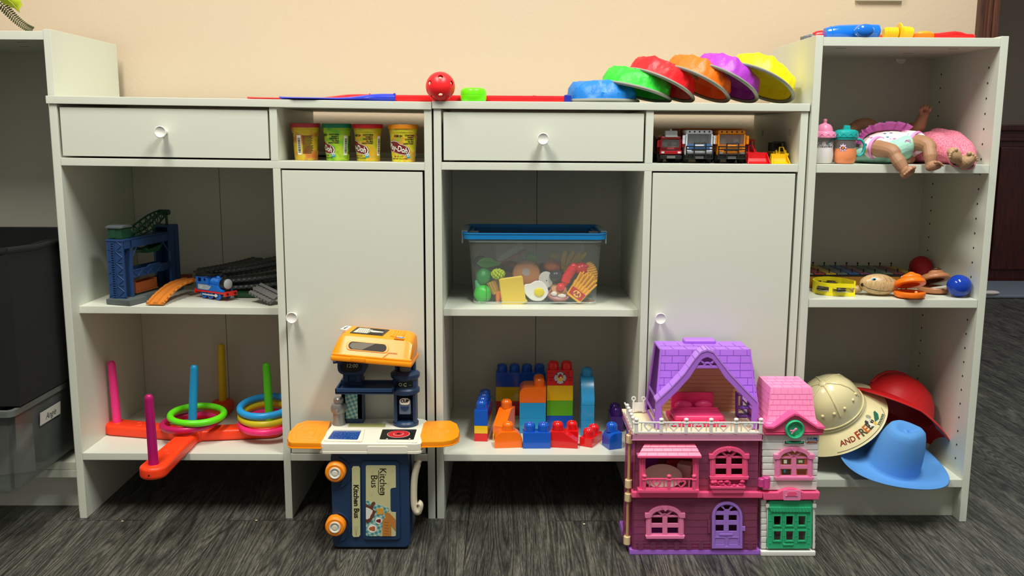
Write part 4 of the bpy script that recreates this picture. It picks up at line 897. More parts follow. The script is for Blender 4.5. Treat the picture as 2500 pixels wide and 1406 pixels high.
mb = MB(plastic('#2f8fd0', .3)).prism(rrect(.042, .060, -.0028, .0036, .001), -.0026, 0, M=TM @ T(0, 0, -.0235)); mb.prism(rrect(.042, .050, -.0028, .0036, .001), -.0029, 0, M=TM @ T(0, 0, -.0235), m=plastic('#e8703a', .3)); mb.text('CAFE', .005, WH, TM @ T(.0515, -.0032, -.0232), 0, bold=.03)
q_ = k('badge', rp(mb), 'small orange and blue badge'); q_.parent = roof

# ================================================================ DOLLHOUSE
yd = -.170; dk_y = -.035
lilac = plastic('#b070e0', .38); lilacd = plastic('#8a4fc0', .4); hot = plastic('#f65a8a', .34); rose = plastic('#f488b6', .36); bub = plastic('#ff98c6', .4); wht = plastic('#e9e9e4', .38); grn = plastic('#34b880', .34); cream_ = plastic('#e6cf9e', .4)
trans = mat('clear_pink', '#f48fc0', .12, trans=.82, ior=1.25, spec=.6)
px = lambda u, v, y=yd: W(u, v, y)
dh = thing('dollhouse', 'pink and purple plastic dollhouse with a green garage door, standing on the floor', 'dollhouse', (px(1700, 1350).x, -.10, .0005))
def D(n, mb, lab=None, par=None):
    o = wobj(n, mb, dh, lab)
    if par is not None: o.parent = par
    return o
def pp(pts, y=yd): return ppoly(pts, y)
def ell_arc(cu, cv, rx, ry, a0, a1, n=12): return [(cu + rx * math.cos(math.radians(a0 + (a1 - a0) * i / n)), cv - ry * math.sin(math.radians(a0 + (a1 - a0) * i / n))) for i in range(n + 1)]
# base slab
a = px(1537, 1354); b = px(1855, 1354)
mb = MB(lilac).box(a.x, b.x, yd, dk_y, 0, .0115, .0015); mb.box(a.x - .004, a.x + .02, -.10, dk_y + .012, 0, .0115, .0015); D('base_slab', mb)
# lower and upper walls of clear pink plastic with window openings
def hole_arch(cu, v0, v1, rx, ry): return ell_arc(cu, v0 + ry, rx, ry, 0, 180) + [(cu - rx, v1), (cu + rx, v1)]
lw = [(1546, 1217), (1849, 1217), (1849, 1341), (1546, 1341)]
h1 = [(1591, 1262), (1591, 1301), (1654, 1301), (1654, 1262), (1640, 1250), (1605, 1250)]
h2 = hole_arch(1775, 1226, 1340, 36, 30)
mb = MB(trans).prism(pp(lw), yd, yd + .002, holes=[pp(h1), pp(h2)])
xw0, xw1 = px(1546, 1280).x, px(1849, 1280).x
zt1, zt2 = px(1700, 1202).z, px(1700, 1074).z
mb.box(xw0 - .001, xw0 + .002, yd + .002, dk_y, .012, zt2); mb.box(xw1 - .002, xw1, yd + .002, dk_y, .012, zt2)
for i in range(1, 7): z = px(1700, 1217 + i * 17).z; mb.box(xw0, px(1575, 1280).x, yd - .0006, yd, z - .0004, z + .0004); mb.box(px(1672, 1280).x, px(1735, 1280).x, yd - .0006, yd, z - .0004, z + .0004); mb.box(px(1816, 1280).x, xw1, yd - .0006, yd, z - .0004, z + .0004)
for u in (1564, 1594, 1623, 1652, 1682, 1711, 1831):
    mb.prism(pp([(u - 6, 1339), (u - 6, 1323), (u, 1315), (u + 6, 1323), (u + 6, 1339)]), yd - .0022, yd, bev=.0005)
for v in (1325, 1333): mb.prism(pp([(1552, v - 1.2), (1735, v - 1.2), (1735, v + 1.2), (1552, v + 1.2)]), yd - .0015, yd); mb.prism(pp([(1816, v - 1.2), (1848, v - 1.2), (1848, v + 1.2), (1816, v + 1.2)]), yd - .0015, yd)
mb.prism(pp(ell_arc(1775, 1260, 41, 41, 0, 180) + [(1734, 1340), (1739, 1340)] + ell_arc(1775, 1260, 37, 37, 180, 0) + [(1812, 1340), (1816, 1340)]), yd - .002, yd)
D('lower_wall', mb, 'clear pink brick and fence patterned wall')
uw = [(1548, 1075), (1852, 1075), (1850, 1201), (1546, 1201)]
h3 = [(1575, 1119), (1693, 1119), (1693, 1196), (1575, 1196)]; h4 = [(1747, 1160), (1812, 1160), (1812, 1116), (1798, 1104), (1762, 1104), (1747, 1116)]
mb = MB(trans).prism(pp(uw), yd, yd + .002, holes=[pp(h3), pp(h4)])
for i in range(1, 7): z = px(1700, 1074 + i * 18.5).z; mb.box(px(1708, 1100).x, px(1731, 1100).x, yd - .0006, yd, z - .0004, z + .0004); mb.box(px(1828, 1100).x, px(1850, 1100).x, yd - .0006, yd, z - .0004, z + .0004); mb.box(px(1547, 1100).x, px(1558, 1100).x, yd - .0006, yd, z - .0004, z + .0004)
D('upper_wall', mb, 'clear pink brick patterned wall')
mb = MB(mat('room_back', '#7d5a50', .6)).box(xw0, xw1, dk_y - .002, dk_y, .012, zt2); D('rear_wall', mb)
D('floor_board', MB(plastic('#b98a90', .5)).box(xw0 + .002, xw1 - .002, yd + .002, dk_y - .002, zt1 - .012, zt1 - .008))
a, b = px(1543, 1208, yd - .008), px(1862, 1208, yd - .008); D('ledge', MB(hot).box(a.x, b.x, yd - .008, yd + .02, px(1700, 1216, yd - .008).z, px(1700, 1202, yd - .008).z, .0015))
# deck
a, b = px(1541, 1068, yd - .006), px(1863, 1068, yd - .006); zdk = px(1700, 1060, yd - .006).z
mb = MB(mat('clear_pale_pink', '#ffb3d8', .15, trans=.5, ior=1.3)); mb.box(a.x, b.x, yd - .006, yd - .003, px(1700, 1074, yd - .006).z, zdk, .0008); mb.box(a.x, a.x + .003, yd - .006, dk_y, px(1700, 1074, yd - .006).z, zdk, .0008); mb.box(b.x - .003, b.x, yd - .006, dk_y, px(1700, 1074, yd - .006).z, zdk, .0008); mb.box(a.x, b.x, yd - .007, yd - .001, px(1700, 1076, yd - .006).z, px(1700, 1073, yd - .006).z, .0008)
D('deck_rim', mb, 'clear pale pink rim')
D('deck', MB(plastic('#f0dcb4', .5)).box(a.x + .003, b.x - .003, yd - .003, .005, zdk - .006, zdk - .002))
def heart(mb, cu, cv, s_, y, th, w_=.30, m=None):
    f = lambda k_: [(cu + s_ * k_ * .062 * 16 * math.sin(q) ** 3, cv - s_ * k_ * .062 * (13 * math.cos(q) - 5 * math.cos(2 * q) - 2 * math.cos(3 * q) - math.cos(4 * q) + 2)) for q in [i * PI / 14 for i in range(28)]]
    mb.prism(pp(f(1), y), y, y + th, m=m, holes=[pp(f(1 - w_ * 1.3), y)])
yr_ = yd - .004
def railing(name, us, v0, v1, hs, y, m, ball=5, rail=5, lab=None, par=None):
    mb = MB(m)
    for u in us:
        c = px(u, (v0 + v1) / 2, y); z0, z1 = px(u, v1, y).z, px(u, v0, y).z
        mb.box(c.x - .0034, c.x + .0034, y - .003, y + .003, z0, z1 - .006, .001); mb.box(c.x - .0046, c.x + .0046, y - .004, y + .004, z1 - .012, z1 - .009, .001); mb.ell((c.x, y, z1 - .0035), (.0048, .0048, .0036), seg=14, rings=8)
    x0, x1 = px(us[0], v1, y).x, px(us[-1], v1, y).x; zt_, zb_ = px(us[0], v0 + 9, y).z, px(us[0], v1 - 1, y).z
    mb.box(x0, x1, y - .0018, y + .0018, zt_ - .0035, zt_, .001); mb.box(x0, x1, y - .0022, y + .0022, zb_ - .0005, zb_ + .0035, .001)
    for i in range(len(us) - 1):
        um = (us[i] + us[i + 1]) / 2; dd = (us[i + 1] - us[i])
        for s_ in (-.30, .30): c = px(um + dd * s_, v1, y); mb.box(c.x - .0012, c.x + .0012, y - .0012, y + .0012, zb_, zt_, .0004)
        heart(mb, um, (v0 + 9 + v1) / 2 + .5, hs, y - .0015, .003)
    return D(name, mb, lab, par)
railing('front_railing', (1553.6, 1614.4, 1675.2, 1736, 1797, 1857.5), 1020, 1058, 12.5, yr_, wht, lab='white railing with hearts')
mb = MB(wht)
xL = px(1553.6, 1050, yr_).x - .005
for i in range(5):
    y = yr_ + .018 + i * .022; z0, z1 = zdk - .002, zdk + .030
    mb.box(xL - .002, xL + .002, y - .002, y + .002, z0, z1 - .004, .0008); mb.ell((xL, y, z1 - .002), (.0042, .0042, .0036), seg=12, rings=8)
mb.box(xL - .0014, xL + .0014, yr_, dk_y + .01, zdk + .019, zdk + .022, .0006); mb.box(xL - .0014, xL + .0014, yr_, dk_y + .01, zdk, zdk + .003, .0006); D('side_railing', mb, 'white side railing')
mb = MB(wht); y = dk_y + .008
for u in (1546, 1570): c = px(u, 1010, y); mb.box(c.x - .002, c.x + .002, y - .002, y + .002, zdk, zdk + .028, .0008); mb.lathe([(.0048, -.001), (.0052, 0), (.0048, .001), (.0026, .001), (.0026, -.001)], M=T(c.x, y, zdk + .031) @ R(90, 'X'), seg=16, caps=False)
mb.box(px(1543, 1010, y).x, px(1574, 1010, y).x, y - .001, y + .001, zdk + .003, zdk + .022, .0006); D('rear_railing', mb, 'white rear railing')
# hinge post at the left
c = px(1534, 1200, -.155); mb = MB(plastic('#c9a86e', .35)); mb.cyl((c.x, -.155, .02), (c.x, -.155, zdk), .0032); hp_ = D('hinge_post', mb)
for v in (1071, 1180, 1213, 1318): z = px(1534, v, -.155).z; D('hinge', MB(cream_).cyl((c.x, -.155, z - .009), (c.x, -.155, z + .009), .0075, bev=.0012), 'cream hinge', hp_)
D('corner_strip', MB(trans).box(c.x - .007, c.x + .012, -.148, -.135, .014, zdk - .012, .002), 'clear pink corner strip')
# the arched window, laid out over 94 x 83 photo units
def window(cu, tv, m, y=yd, name='arched_window', lab=None, glass=False):
    mb = MB(m); X = lambda a: cu + a; Y = lambda b_: tv + b_
    P_ = lambda pts, d0, d1, bev=.0005: mb.prism(pp([(X(a_), Y(b_)) for a_, b_ in pts], y), y + d0, y + d1, bev=bev)
    for s_ in (-1, 1):
        P_([(s_ * 33, 30), (s_ * 46, 30), (s_ * 46, 75), (s_ * 33, 75)], -.003, .003); P_([(s_ * 36, 32), (s_ * 43, 32), (s_ * 43, 73), (s_ * 36, 73)], -.0042, -.001)
        P_([(s_ * 36, 20), (s_ * 49, 20), (s_ * 49, 31), (s_ * 36, 31)], -.0056, .0034, .0004)
    P_([(a_ - cu, b_ - tv) for a_, b_ in ell_arc(cu, tv + 30, 43, 28, 0, 180, 20) + ell_arc(cu, tv + 30, 33, 18, 180, 0, 20)], -.005, .003, .0008)
    P_([(-48, 74), (48, 74), (46, 82), (-46, 82)], -.006, .003, .001)
    P_([(-34, 26), (34, 26), (34, 31), (-34, 31)], -.002, .002); P_([(-6, 30), (6, 30), (6, 75), (-6, 75)], -.0026, .0024); P_([(-34, 46), (34, 46), (34, 56), (-34, 56)], -.002, .002); P_([(-34, 71), (34, 71), (34, 75), (-34, 75)], -.0014, .0016)
    P_([(a_ - cu, b_ - tv) for a_, b_ in ell_arc(cu, tv + 28, 9, 7, 0, 180, 10) + ell_arc(cu, tv + 28, 5, 4, 180, 0, 10)], -.0025, .002, 0)
    for s_ in (-1, 1): P_([(s_ * 6, 22), (s_ * 9, 25), (s_ * 24, 13), (s_ * 19, 10)], -.002, .002, 0)
    P_([(q[0] * .62, q[1] * .62 + 7) for q in [(.062 * 16 * 12 * math.sin(t_) ** 3, -.062 * 12 * (13 * math.cos(t_) - 5 * math.cos(2 * t_) - 2 * math.cos(3 * t_) - math.cos(4 * t_))) for t_ in [i * PI / 12 for i in range(24)]]], -.0075, 0, 0)
    return D(name, mb, lab)
window(1779, 1087, hot, lab='hot pink arched window'); window(1623, 1231, rose, lab='rose pink arched window')
# balcony
def P3(mb, pts, y, d0, d1, bev=.0006, m=None): mb.prism(pp(pts, y), y + d0, y + d1, bev=bev, m=m)
mb = MB(hot)
mb2 = MB(hot)
# tiled balcony roof: sloping slab
q0 = [px(1574, 1083, yd), px(1696, 1083, yd), px(1713, 1113, yd - .020), px(1557, 1113, yd - .020)]
n_ = V((0, -.004, .002)); mb.add([p for p in q0] + [p + V((0, 0, -.004)) for p in q0], [(0, 3, 2, 1), (4, 5, 6, 7), (0, 1, 5, 4), (1, 2, 6, 5), (2, 3, 7, 6), (3, 0, 4, 7)])
mb.box(px(1557, 1116, yd - .021).x, px(1713, 1116, yd - .021).x, yd - .021, yd - .001, px(1600, 1119, yd - .021).z, px(1600, 1113, yd - .021).z, .001)
dl = plastic('#c92d63', .4)
for r_ in range(3):
    f0, f1 = r_ / 3, (r_ + 1) / 3
    l0, l1 = q0[0].lerp(q0[3], f1), q0[1].lerp(q0[2], f1)
    if r_ < 2: mb.tube([l0 + V((0, -.0004, .0004)), l1 + V((0, -.0004, .0004))], .0004, seg=4, m=dl)
    for i in range(1, 6): f = (i + (.5 if r_ % 2 else 0) - .2) / 6; mb.tube([q0[0].lerp(q0[1], f).lerp(q0[3].lerp(q0[2], f), f0 + .03) + V((0, -.0004, .0004)), q0[0].lerp(q0[1], f).lerp(q0[3].lerp(q0[2], f), f1 - .03) + V((0, -.0004, .0004))], .0003, seg=4, m=dl)
bal = D('balcony_roof', mb)
mb = MB(hot)
for u in (1562, 1692): P3(mb, [(u, 1119), (u + 14, 1119), (u + 14, 1197), (u, 1197)], yd - .012, 0, .010); P3(mb, [(u + 4, 1120), (u + 10, 1120), (u + 10, 1196), (u + 4, 1196)], yd - .0135, 0, .010)
P3(mb, [(1558, 1196), (1707, 1196), (1707, 1204), (1558, 1204)], yd - .018, 0, .018, .001); D('balcony', mb)
railing('balcony_railing', (1573, 1633, 1694), 1158, 1196, 12, yd - .0145, hot, lab='hot pink balcony railing with hearts')
mb = MB(hot); P3(mb, [(1735, 1188), (1820, 1188), (1820, 1194), (1735, 1194)], yd - .014, 0, .013, .001); P3(mb, [(1738, 1194), (1817, 1194), (1816, 1204), (1739, 1204)], yd - .012, 0, .011, .001)
fb = D('flower_box', mb); mb = MB(plastic('#d8386c', .45)); r4 = random.Random(4)
for i in range(34): c = px(1739 + r4.random() * 77, 1175 + r4.random() * 12, yd - .008 - r4.random() * .003); mb.ell(c, (.0034 + r4.random() * .002, .003, .0025 + r4.random() * .0012), seg=10, rings=6)
D('flowers', mb, 'moulded pink flowers', fb)
# door
mb = MB(plastic('#a77ad8', .36)); Y_ = yd - .002
outer = ell_arc(1775, 1260, 37, 36, 0, 180, 16) + [(1738, 1338), (1812, 1338)]
fan = [ell_arc(1775, 1250, 26, 17, a0, a1, 6) + ell_arc(1775, 1250, 9, 6, a1, a0, 4) for a0, a1 in ((8, 52), (66, 114), (128, 172))]
panes = [[(1747, 1257), (1767, 1257), (1767, 1271), (1747, 1271)], [(1779, 1257), (1799, 1257), (1799, 1271), (1779, 1271)], [(1747, 1281), (1767, 1281), (1767, 1297), (1747, 1297)], [(1779, 1281), (1799, 1281), (1799, 1297), (1779, 1297)]]
mb.prism(pp(outer, Y_), Y_, Y_ + .003, holes=[pp(h, Y_) for h in fan + panes])
mb.prism(pp(outer, Y_), Y_ - .0018, Y_, holes=[pp(ell_arc(1775, 1260, 31, 30, 0, 180, 16) + [(1744, 1333), (1806, 1333)], Y_)])
P3(mb, [(1756, 1303), (1788, 1303), (1788, 1307), (1756, 1307)], Y_, -.0012, 0, .0003)
for u in (1744, 1777): mb.prism(pp([(u, 1311), (u + 26, 1311), (u + 26, 1332), (u, 1332)], Y_), Y_ - .001, Y_, holes=[pp([(u + 1.5, 1312.5), (u + 24.5, 1312.5), (u + 24.5, 1330), (u + 1.5, 1330)], Y_)])
dr_ = D('front_door', mb, 'lavender arched door')
mb = MB(plastic('#a77ad8', .36)); P3(mb, [(1811, 1284), (1819, 1285), (1819, 1296), (1811, 1295)], Y_, -.002, .002); D('door_tab', mb, None, dr_)
mb = MB(trans); P3(mb, [(1728, 1267), (1733, 1270), (1733, 1298), (1728, 1300)], yd, -.004, .002); D('door_hinge', mb, None, dr_)
# lilac roof with the gable
yf, yt = -.128, -.090
zr0, zr1 = zdk - .002, px(1700, 853, yt).z
xb0, xb1 = px(1597, 1045, yf).x, px(1851, 1045, yf).x; xt0, xt1 = px(1612, 855, yt).x, px(1833, 855, yt).x
def RP(u, v, off=0):   # photo point -> on the sloping front plane of the roof
    d = ray(u, v); n = V((0, -(zr1 - zr0), (yt - yf))).normalized(); p0 = V((0, yf, zr0)) + n * off; return CP + d * ((p0 - CP).dot(n) / d.dot(n))
nrm_ = V((0, -(zr1 - zr0), (yt - yf))).normalized()
def slab(mb, pts, th, off=0, m=None):
    a = [RP(u, v, off) for u, v in pts]; b_ = [p - nrm_ * th for p in a]; n = len(a)
    mb.add(a + b_, [list(range(n))[::-1], [n + i for i in range(n)]] + [[i, (i + 1) % n, n + (i + 1) % n, n + i] for i in range(n)], m)
mb = MB(lilac)
slab(mb, [(1612, 853), (1722, 853), (1722, 862), (1700, 876), (1640, 948), (1604, 983), (1597, 1048), (1599, 985)][:6] + [(1600, 985)], .003)
slab(mb, [(1833, 853), (1833, 856), (1851, 983), (1838, 975), (1790, 925), (1750, 876), (1722, 862), (1722, 853)], .003)
slab(mb, [(1600, 983), (1616, 975), (1614, 1046), (1597, 1046)], .003); slab(mb, [(1836, 975), (1852, 983), (1852, 1046), (1836, 1046)], .003)
mb.box(xt0, xt1, yt, -.008, zr1 - .006, zr1, .004, seg=3); mb.box(px(1668, 830, -.02).x, px(1745, 830, -.02).x, -.035, -.006, zr1 - .002, zr1 + .008, .004, seg=3)
# back sheet and the two side frames
mb.add([(xt0, -.008, zr1 - .004), (xt1, -.008, zr1 - .004), (xb1, .006, zr0), (xb0, .006, zr0), (xt0, -.005, zr1 - .004), (xt1, -.005, zr1 - .004), (xb1, .009, zr0), (xb0, .009, zr0)], [(0, 3, 2, 1), (4, 5, 6, 7), (0, 1, 5, 4), (1, 2, 6, 5), (2, 3, 7, 6), (3, 0, 4, 7)], lilacd)
for (xt, xb, s_) in ((xt0, xb0, 1), (xt1, xb1, -1)):
    def bar(p, q, w_=.010, th=.003):
        p, q = V(p), V(q); d = (q - p).normalized(); up = V((1, 0, 0)) * s_ * th; sd = d.cross(V((1, 0, 0))).normalized() * w_ / 2
        vs = [p - sd, p + sd, q + sd, q - sd]; vs += [v + up for v in vs]; mb.add(vs, [(0, 1, 2, 3), (7, 6, 5, 4), (0, 4, 5, 1), (1, 5, 6, 2), (2, 6, 7, 3), (3, 7, 4, 0)])
    bar((xt, yt + .004, zr1), (xb, yf + .004, zr0)); bar((xt, -.012, zr1 - .002), (xb, .002, zr0)); bar((xb, yf, zr0 + .003), (xb, .005, zr0 + .003), .006)
    bar(((xt + 2 * xb) / 3, yf + .02, zr0 + .055), ((xt + 2 * xb) / 3, 0, zr0 + .055), .004); bar((xb, yf + .01, zr0 + .025), (xb, 0, zr0 + .025), .004)
def edges_tile(mb2, rows):
    for (v0, v1, segs) in rows:
        for (ua, ub, stp, ph) in segs:
            u = ua + ph
            while u < ub: slab(mb2, [(u - .7, v0), (u + .7, v0), (u + .7, v1), (u - .7, v1)], .0006, .0002, lil2); u += stp
            slab(mb2, [(ua, v1 - .7), (ub, v1 - .7), (ub, v1 + .7), (ua, v1 + .7)], .0006, .0003, lil2)
mt_ = mb
lil2 = plastic('#7d48b4', .45)
edges_tile(mt_, [(855, 868, [(1612, 1698, 33, 12), (1750, 1834, 33, 8)]), (868, 886, [(1610, 1686, 33, 31), (1762, 1837, 33, 13)]), (886, 904, [(1608, 1670, 33, 15), (1777, 1840, 33, 30)]), (904, 922, [(1606, 1652, 33, 33), (1792, 1843, 33, 15)]), (922, 940, [(1604, 1637, 33, 17), (1808, 1846, 33, 17)]), (940, 957, [(1603, 1619, 33, 9), (1824, 1848, 33, 14)])])
for u in (1640, 1673, 1708, 1742, 1773, 1807): q = WZ(u, 846, zr1 + .0004); mt_.tube([(q.x, yt + .002, zr1 + .0002), (q.x - .003, yt + .03, zr1 + .0002)], .0005, seg=5, m=lil2)
mt_.tube([(xt0 + .004, yt + .030, zr1 + .0002), (xt1 - .004, yt + .030, zr1 + .0002)], .0005, seg=5, m=lil2)
for u in (1622, 1656, 1690, 1757, 1790): q = WZ(u, 838, zr1 + .0004); mt_.tube([(q.x, yt + .030, zr1 + .0002), (q.x - .002, yt + .058, zr1 + .0002)], .0005, seg=5, m=lil2)
rf = D('roof', mb, 'lilac tiled roof')
# gable: bowed A with a light tiled hood
cv = [(1602, 983), (1640, 948), (1672, 914), (1696, 880), (1712, 862), (1727, 857), (1742, 862), (1756, 880), (1782, 914), (1816, 950), (1850, 984)]
ci = [(1616, 992), (1654, 955), (1684, 922), (1706, 888), (1716, 876), (1727, 872), (1738, 876), (1748, 888), (1770, 922), (1802, 955), (1836, 990)]
yg = -.142
def bump(pts, dv): return [(u, v + dv) for u, v in pts]
mb = MB(lilac); mb.prism(pp(cv + [(1850, 1047), (1834, 1047)] + ci[::-1] + [(1616, 1047), (1600, 1047)], yg), yg, yg + .004, bev=.0008); gf = D('gable', mb, 'lilac gable front')
mb = MB(plastic('#c48af0', .38)); n = len(cv)
o_ = [px(u, v, yg - .001) for u, v in cv]; zz_ = .004
vs = [p for p in o_] + [p + V((0, .034, 0)) for p in o_] + [p + V((0, .034, .004)) for p in o_] + [p + V((0, 0, .004)) for p in o_]
fs = []
for i in range(n - 1):
    for a_1, b_1 in ((0, 1), (1, 2), (2, 3), (3, 0)): fs.append([a_1 * n + i, b_1 * n + i, b_1 * n + i + 1, a_1 * n + i + 1])
fs += [[0, n, 2 * n, 3 * n][::-1], [n - 1, 2 * n - 1, 3 * n - 1, 4 * n - 1]]; mb.add(vs, fs)
cc_ = catmull([V((p.x, p.y, p.z)) for p in o_], 3)
for i in range(1, len(cc_) - 1, 2): mb.tube([cc_[i] + V((0, -.0005, .0046)), cc_[i] + V((0, .034, .0046))], .0005, seg=4, m=plastic('#9a66d0', .4))
D('gable_hood', mb, 'pale lilac tiled hood')
mb = MB(lilac); P3(mb, [(1700, 893), (1757, 893), (1757, 900), (1695, 900)], yg, .001, .004)
mb.prism(pp(ell_arc(1728, 893, 11, 9, 0, 180) + ell_arc(1728, 893, 6, 5, 180, 0), yg), yg + .001, yg + .004)
for q in (35, 145): c, s_ = math.cos(math.radians(q)), math.sin(math.radians(q)); mb.prism(pp([(1728 + 9 * c - 2 * s_, 893 - 9 * s_ - 2 * c), (1728 + 9 * c + 2 * s_, 893 - 9 * s_ + 2 * c), (1728 + 24 * c + 2 * s_, 893 - 24 * s_ + 2 * c), (1728 + 24 * c - 2 * s_, 893 - 24 * s_ - 2 * c)], yg), yg + .001, yg + .004)
D('fanlight', mb)
mb = MB(plastic('#e0a878', .55)); mb.box(px(1616, 1030, -.012).x, px(1806, 1030, -.012).x, -.012, -.009, zdk - .002, px(1700, 900, -.012).z); 
for i in range(9): z = zdk + .006 + i * .009; mb.box(px(1618, 1030, -.012).x, px(1800, 1030, -.012).x, -.0125, -.012, z, z + .0005, m=plastic('#b98458', .6))
D('attic_wall', mb, 'tan panelled attic wall')
mb = MB(lilacd); y = -.06
for (u0, u1, v0, v1) in ((1800, 1803, 960, 1045), (1830, 1833, 960, 1045), (1800, 1833, 964, 967), (1803, 1830, 996, 999), (1800, 1833, 1015, 1019)): P3(mb, [(u0, v0), (u1, v0), (u1, v1), (u0, v1)], y, 0, .02, .0004)
D('attic_shelf', mb, 'purple attic shelf')
# tower
tx0, tx1 = px(1864, 1200).x, px(1996, 1200).x
mb = MB(wht); 
def rib(v0, v1, u0, u1, y0, y1): mb.box(px(u0, v1, y0).x, px(u1, v1, y0).x, y0, y1, px(u0, v1, y0).z + .0003, px(u0, v0, y0).z, .0022)
for v0, v1 in ((1062, 1080), (1080, 1099), (1099, 1115), (1115, 1131), (1131, 1147), (1147, 1162), (1162, 1176), (1176, 1197)): rib(v0, v1, 1860 + (v0 - 1062) * .02, 2000 - (v0 - 1062) * .05, yd + .001, dk_y)
D('tower_upper_wall', mb, 'white ribbed tower wall')
mb = MB(wht)
for i in range(8): v0 = 1221 + i * 15; z0, z1 = px(1862, v0 + 15).z, px(1862, v0).z; mb.box(px(1859, v0).x, px(1872, v0).x, yd + .001, dk_y, z0 + .0003, z1, .002); mb.box(px(1986, v0).x, px(1992, v0).x, yd + .001, dk_y, z0 + .0003, z1, .002)
mb.box(px(1872, 1300).x, px(1986, 1300).x, dk_y - .003, dk_y, .01, px(1862, 1221).z)
for u in (1872, 1984): P3(mb, [(u, 1228), (u + 5, 1228), (u + 5, 1339), (u, 1339)], yd, -.001, .004)
P3(mb, [(1869, 1229), (1877, 1229), (1877, 1238), (1869, 1238)], yd, -.004, 0); P3(mb, [(1983, 1229), (1992, 1229), (1992, 1238), (1983, 1238)], yd, -.004, 0)
D('tower_lower_wall', mb, 'white garage wall')
mb = MB(wht).box(px(1858, 1350, yd - .006).x, px(1992, 1350, yd - .006).x, yd - .006, dk_y, 0, .0105, .002); D('tower_base', mb)
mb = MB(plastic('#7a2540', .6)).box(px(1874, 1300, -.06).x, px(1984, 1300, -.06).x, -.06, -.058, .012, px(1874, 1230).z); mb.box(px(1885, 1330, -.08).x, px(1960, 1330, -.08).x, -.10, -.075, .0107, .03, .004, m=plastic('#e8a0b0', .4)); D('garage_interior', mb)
mb = MB(hot); yl_ = yd - .008
mb.prism(pp([(1862, 1203), (1900, 1203), (1912, 1196), (1925, 1193), (1940, 1193), (1952, 1198), (1964, 1203), (2002, 1203), (2000, 1220), (1864, 1221)], yl_), yl_, yl_ + .02, bev=.0015); mb.prism(pp(rrect(1911, 1955, 1196, 1221, 4), yl_), yl_ - .0015, yl_, bev=.0005, m=rose); P3(mb, [(1921, 1205), (1925, 1200), (1942, 1200), (1946, 1205), (1947, 1211), (1920, 1211)], yl_ - .0015, -.001, 0, .0003, hot)
for u in (1920, 1945): c = px(u, 1210, yl_ - .002); mb.ell(c, (.0016, .0012, .0016), m=rose, seg=8, rings=6)
D('tower_ledge', mb, 'hot pink ledge with a small car emblem')
mb = MB(grn); yg2 = yd - .002
wn = [[(u, v), (u + 17, v), (u + 16, v + 23), (u, v + 23)] for v in (1259, 1296) for u in (1889, 1919, 1949)]
mb.prism(pp([(1876, 1226), (1882, 1223), (1980, 1223), (1984, 1228), (1981, 1334), (1977, 1339), (1876, 1339), (1872, 1334)], yg2), yg2, yg2 + .003, holes=[pp(h, yg2) for h in wn])
for h in wn: o2 = [(h[0][0] - 3, h[0][1] - 3), (h[1][0] + 3, h[1][1] - 3), (h[2][0] + 3, h[2][1] + 3), (h[3][0] - 3, h[3][1] + 3)]; mb.prism(pp(o2, yg2), yg2 - .0018, yg2, holes=[pp(h, yg2)])
P3(mb, [(1876, 1236), (1980, 1237), (1978, 1249), (1882, 1248)], yg2, -.003, 0)
for i in range(12): P3(mb, [(1884 + i * 8, 1238), (1887 + i * 8, 1238), (1890 + i * 8, 1248), (1887 + i * 8, 1248)], yg2, -.0036, 0, 0)
for v in (1253, 1271, 1289, 1308, 1326):
    for u in (1877, 1911, 1941, 1971): P3(mb, [(u, v), (u + 6, v), (u + 6, v + .8), (u, v + .8)], yg2, -.0006, 0, 0)
P3(mb, [(1911, 1327), (1937, 1327), (1936, 1331), (1912, 1331)], yg2, -.002, 0); gd = D('garage_door', mb, 'green garage door with six openings')
window(1937.5, 1088, rose, y=yd, lab='rose pink tower window')
mb = MB(mat('print_room', '#b9793c', .5)).prism(pp([(1906, 1118), (1970, 1118), (1970, 1160), (1906, 1160)], yd), yd - .0006, yd); 
mb.prism(pp(ell_arc(1937.5, 1114, 30, 14, 0, 180), yd), yd - .0006, yd)
for (u, v, w_, h_, c_) in ((1908, 1121, 22, 12, '#5c3a22'), (1913, 1122, 8, 9, '#e9e2c8'), (1944, 1121, 22, 11, '#4a5a3a'), (1949, 1123, 10, 6, '#d8c89a'), (1908, 1146, 22, 13, '#3f2a1c'), (1913, 1144, 5, 9, '#3f7890'), (1946, 1147, 22, 12, '#6b3420'), (1964, 1119, 5, 15, '#c8543a')): zi_ = len(mb.v) * 2e-6; P3(mb, [(u, v), (u + w_, v), (u + w_, v + h_), (u, v + h_)], yd, -.0009 - zi_, -.0003, 0, plastic(c_, .5))
D('room_picture', mb, 'printed room picture behind the tower window')
mb = MB(wht); P3(mb, [(1913, 1074), (1964, 1074), (1964, 1085), (1913, 1085)], yd, -.0012, .001); P3(mb, [(1915.5, 1076), (1962, 1076), (1962, 1082.5), (1915.5, 1082.5)], yd, -.0016, 0, 0, BK)
c = px(1939, 1080); mb.tube([px(1918, 1079, yd - .0016), px(1928, 1080.5, yd - .003), px(1939, 1081, yd - .0036), px(1950, 1080.5, yd - .003), px(1960, 1079, yd - .0016)], .0020, m=grn, seg=8); D('clock_wheel', mb, 'green thumb wheel in its slot')
mb = MB(WH); P3(mb, [(1969, 1067), (1996, 1067), (1998, 1072), (1997, 1080), (1980, 1082), (1968, 1080)], yd, -.0006, 0, 0); P3(mb, [(1970.5, 1068), (1994, 1068), (1995, 1070), (1995, 1076.5), (1970, 1076)], yd, -.0009, 0, 0, plastic('#1c5a9a', .4)); P3(mb, [(1969, 1079), (1972, 1077), (1994, 1078), (1996.5, 1073), (1997, 1077), (1994, 1080.5), (1972, 1081)], yd, -.0009, 0, 0, plastic('#a8481c', .4))
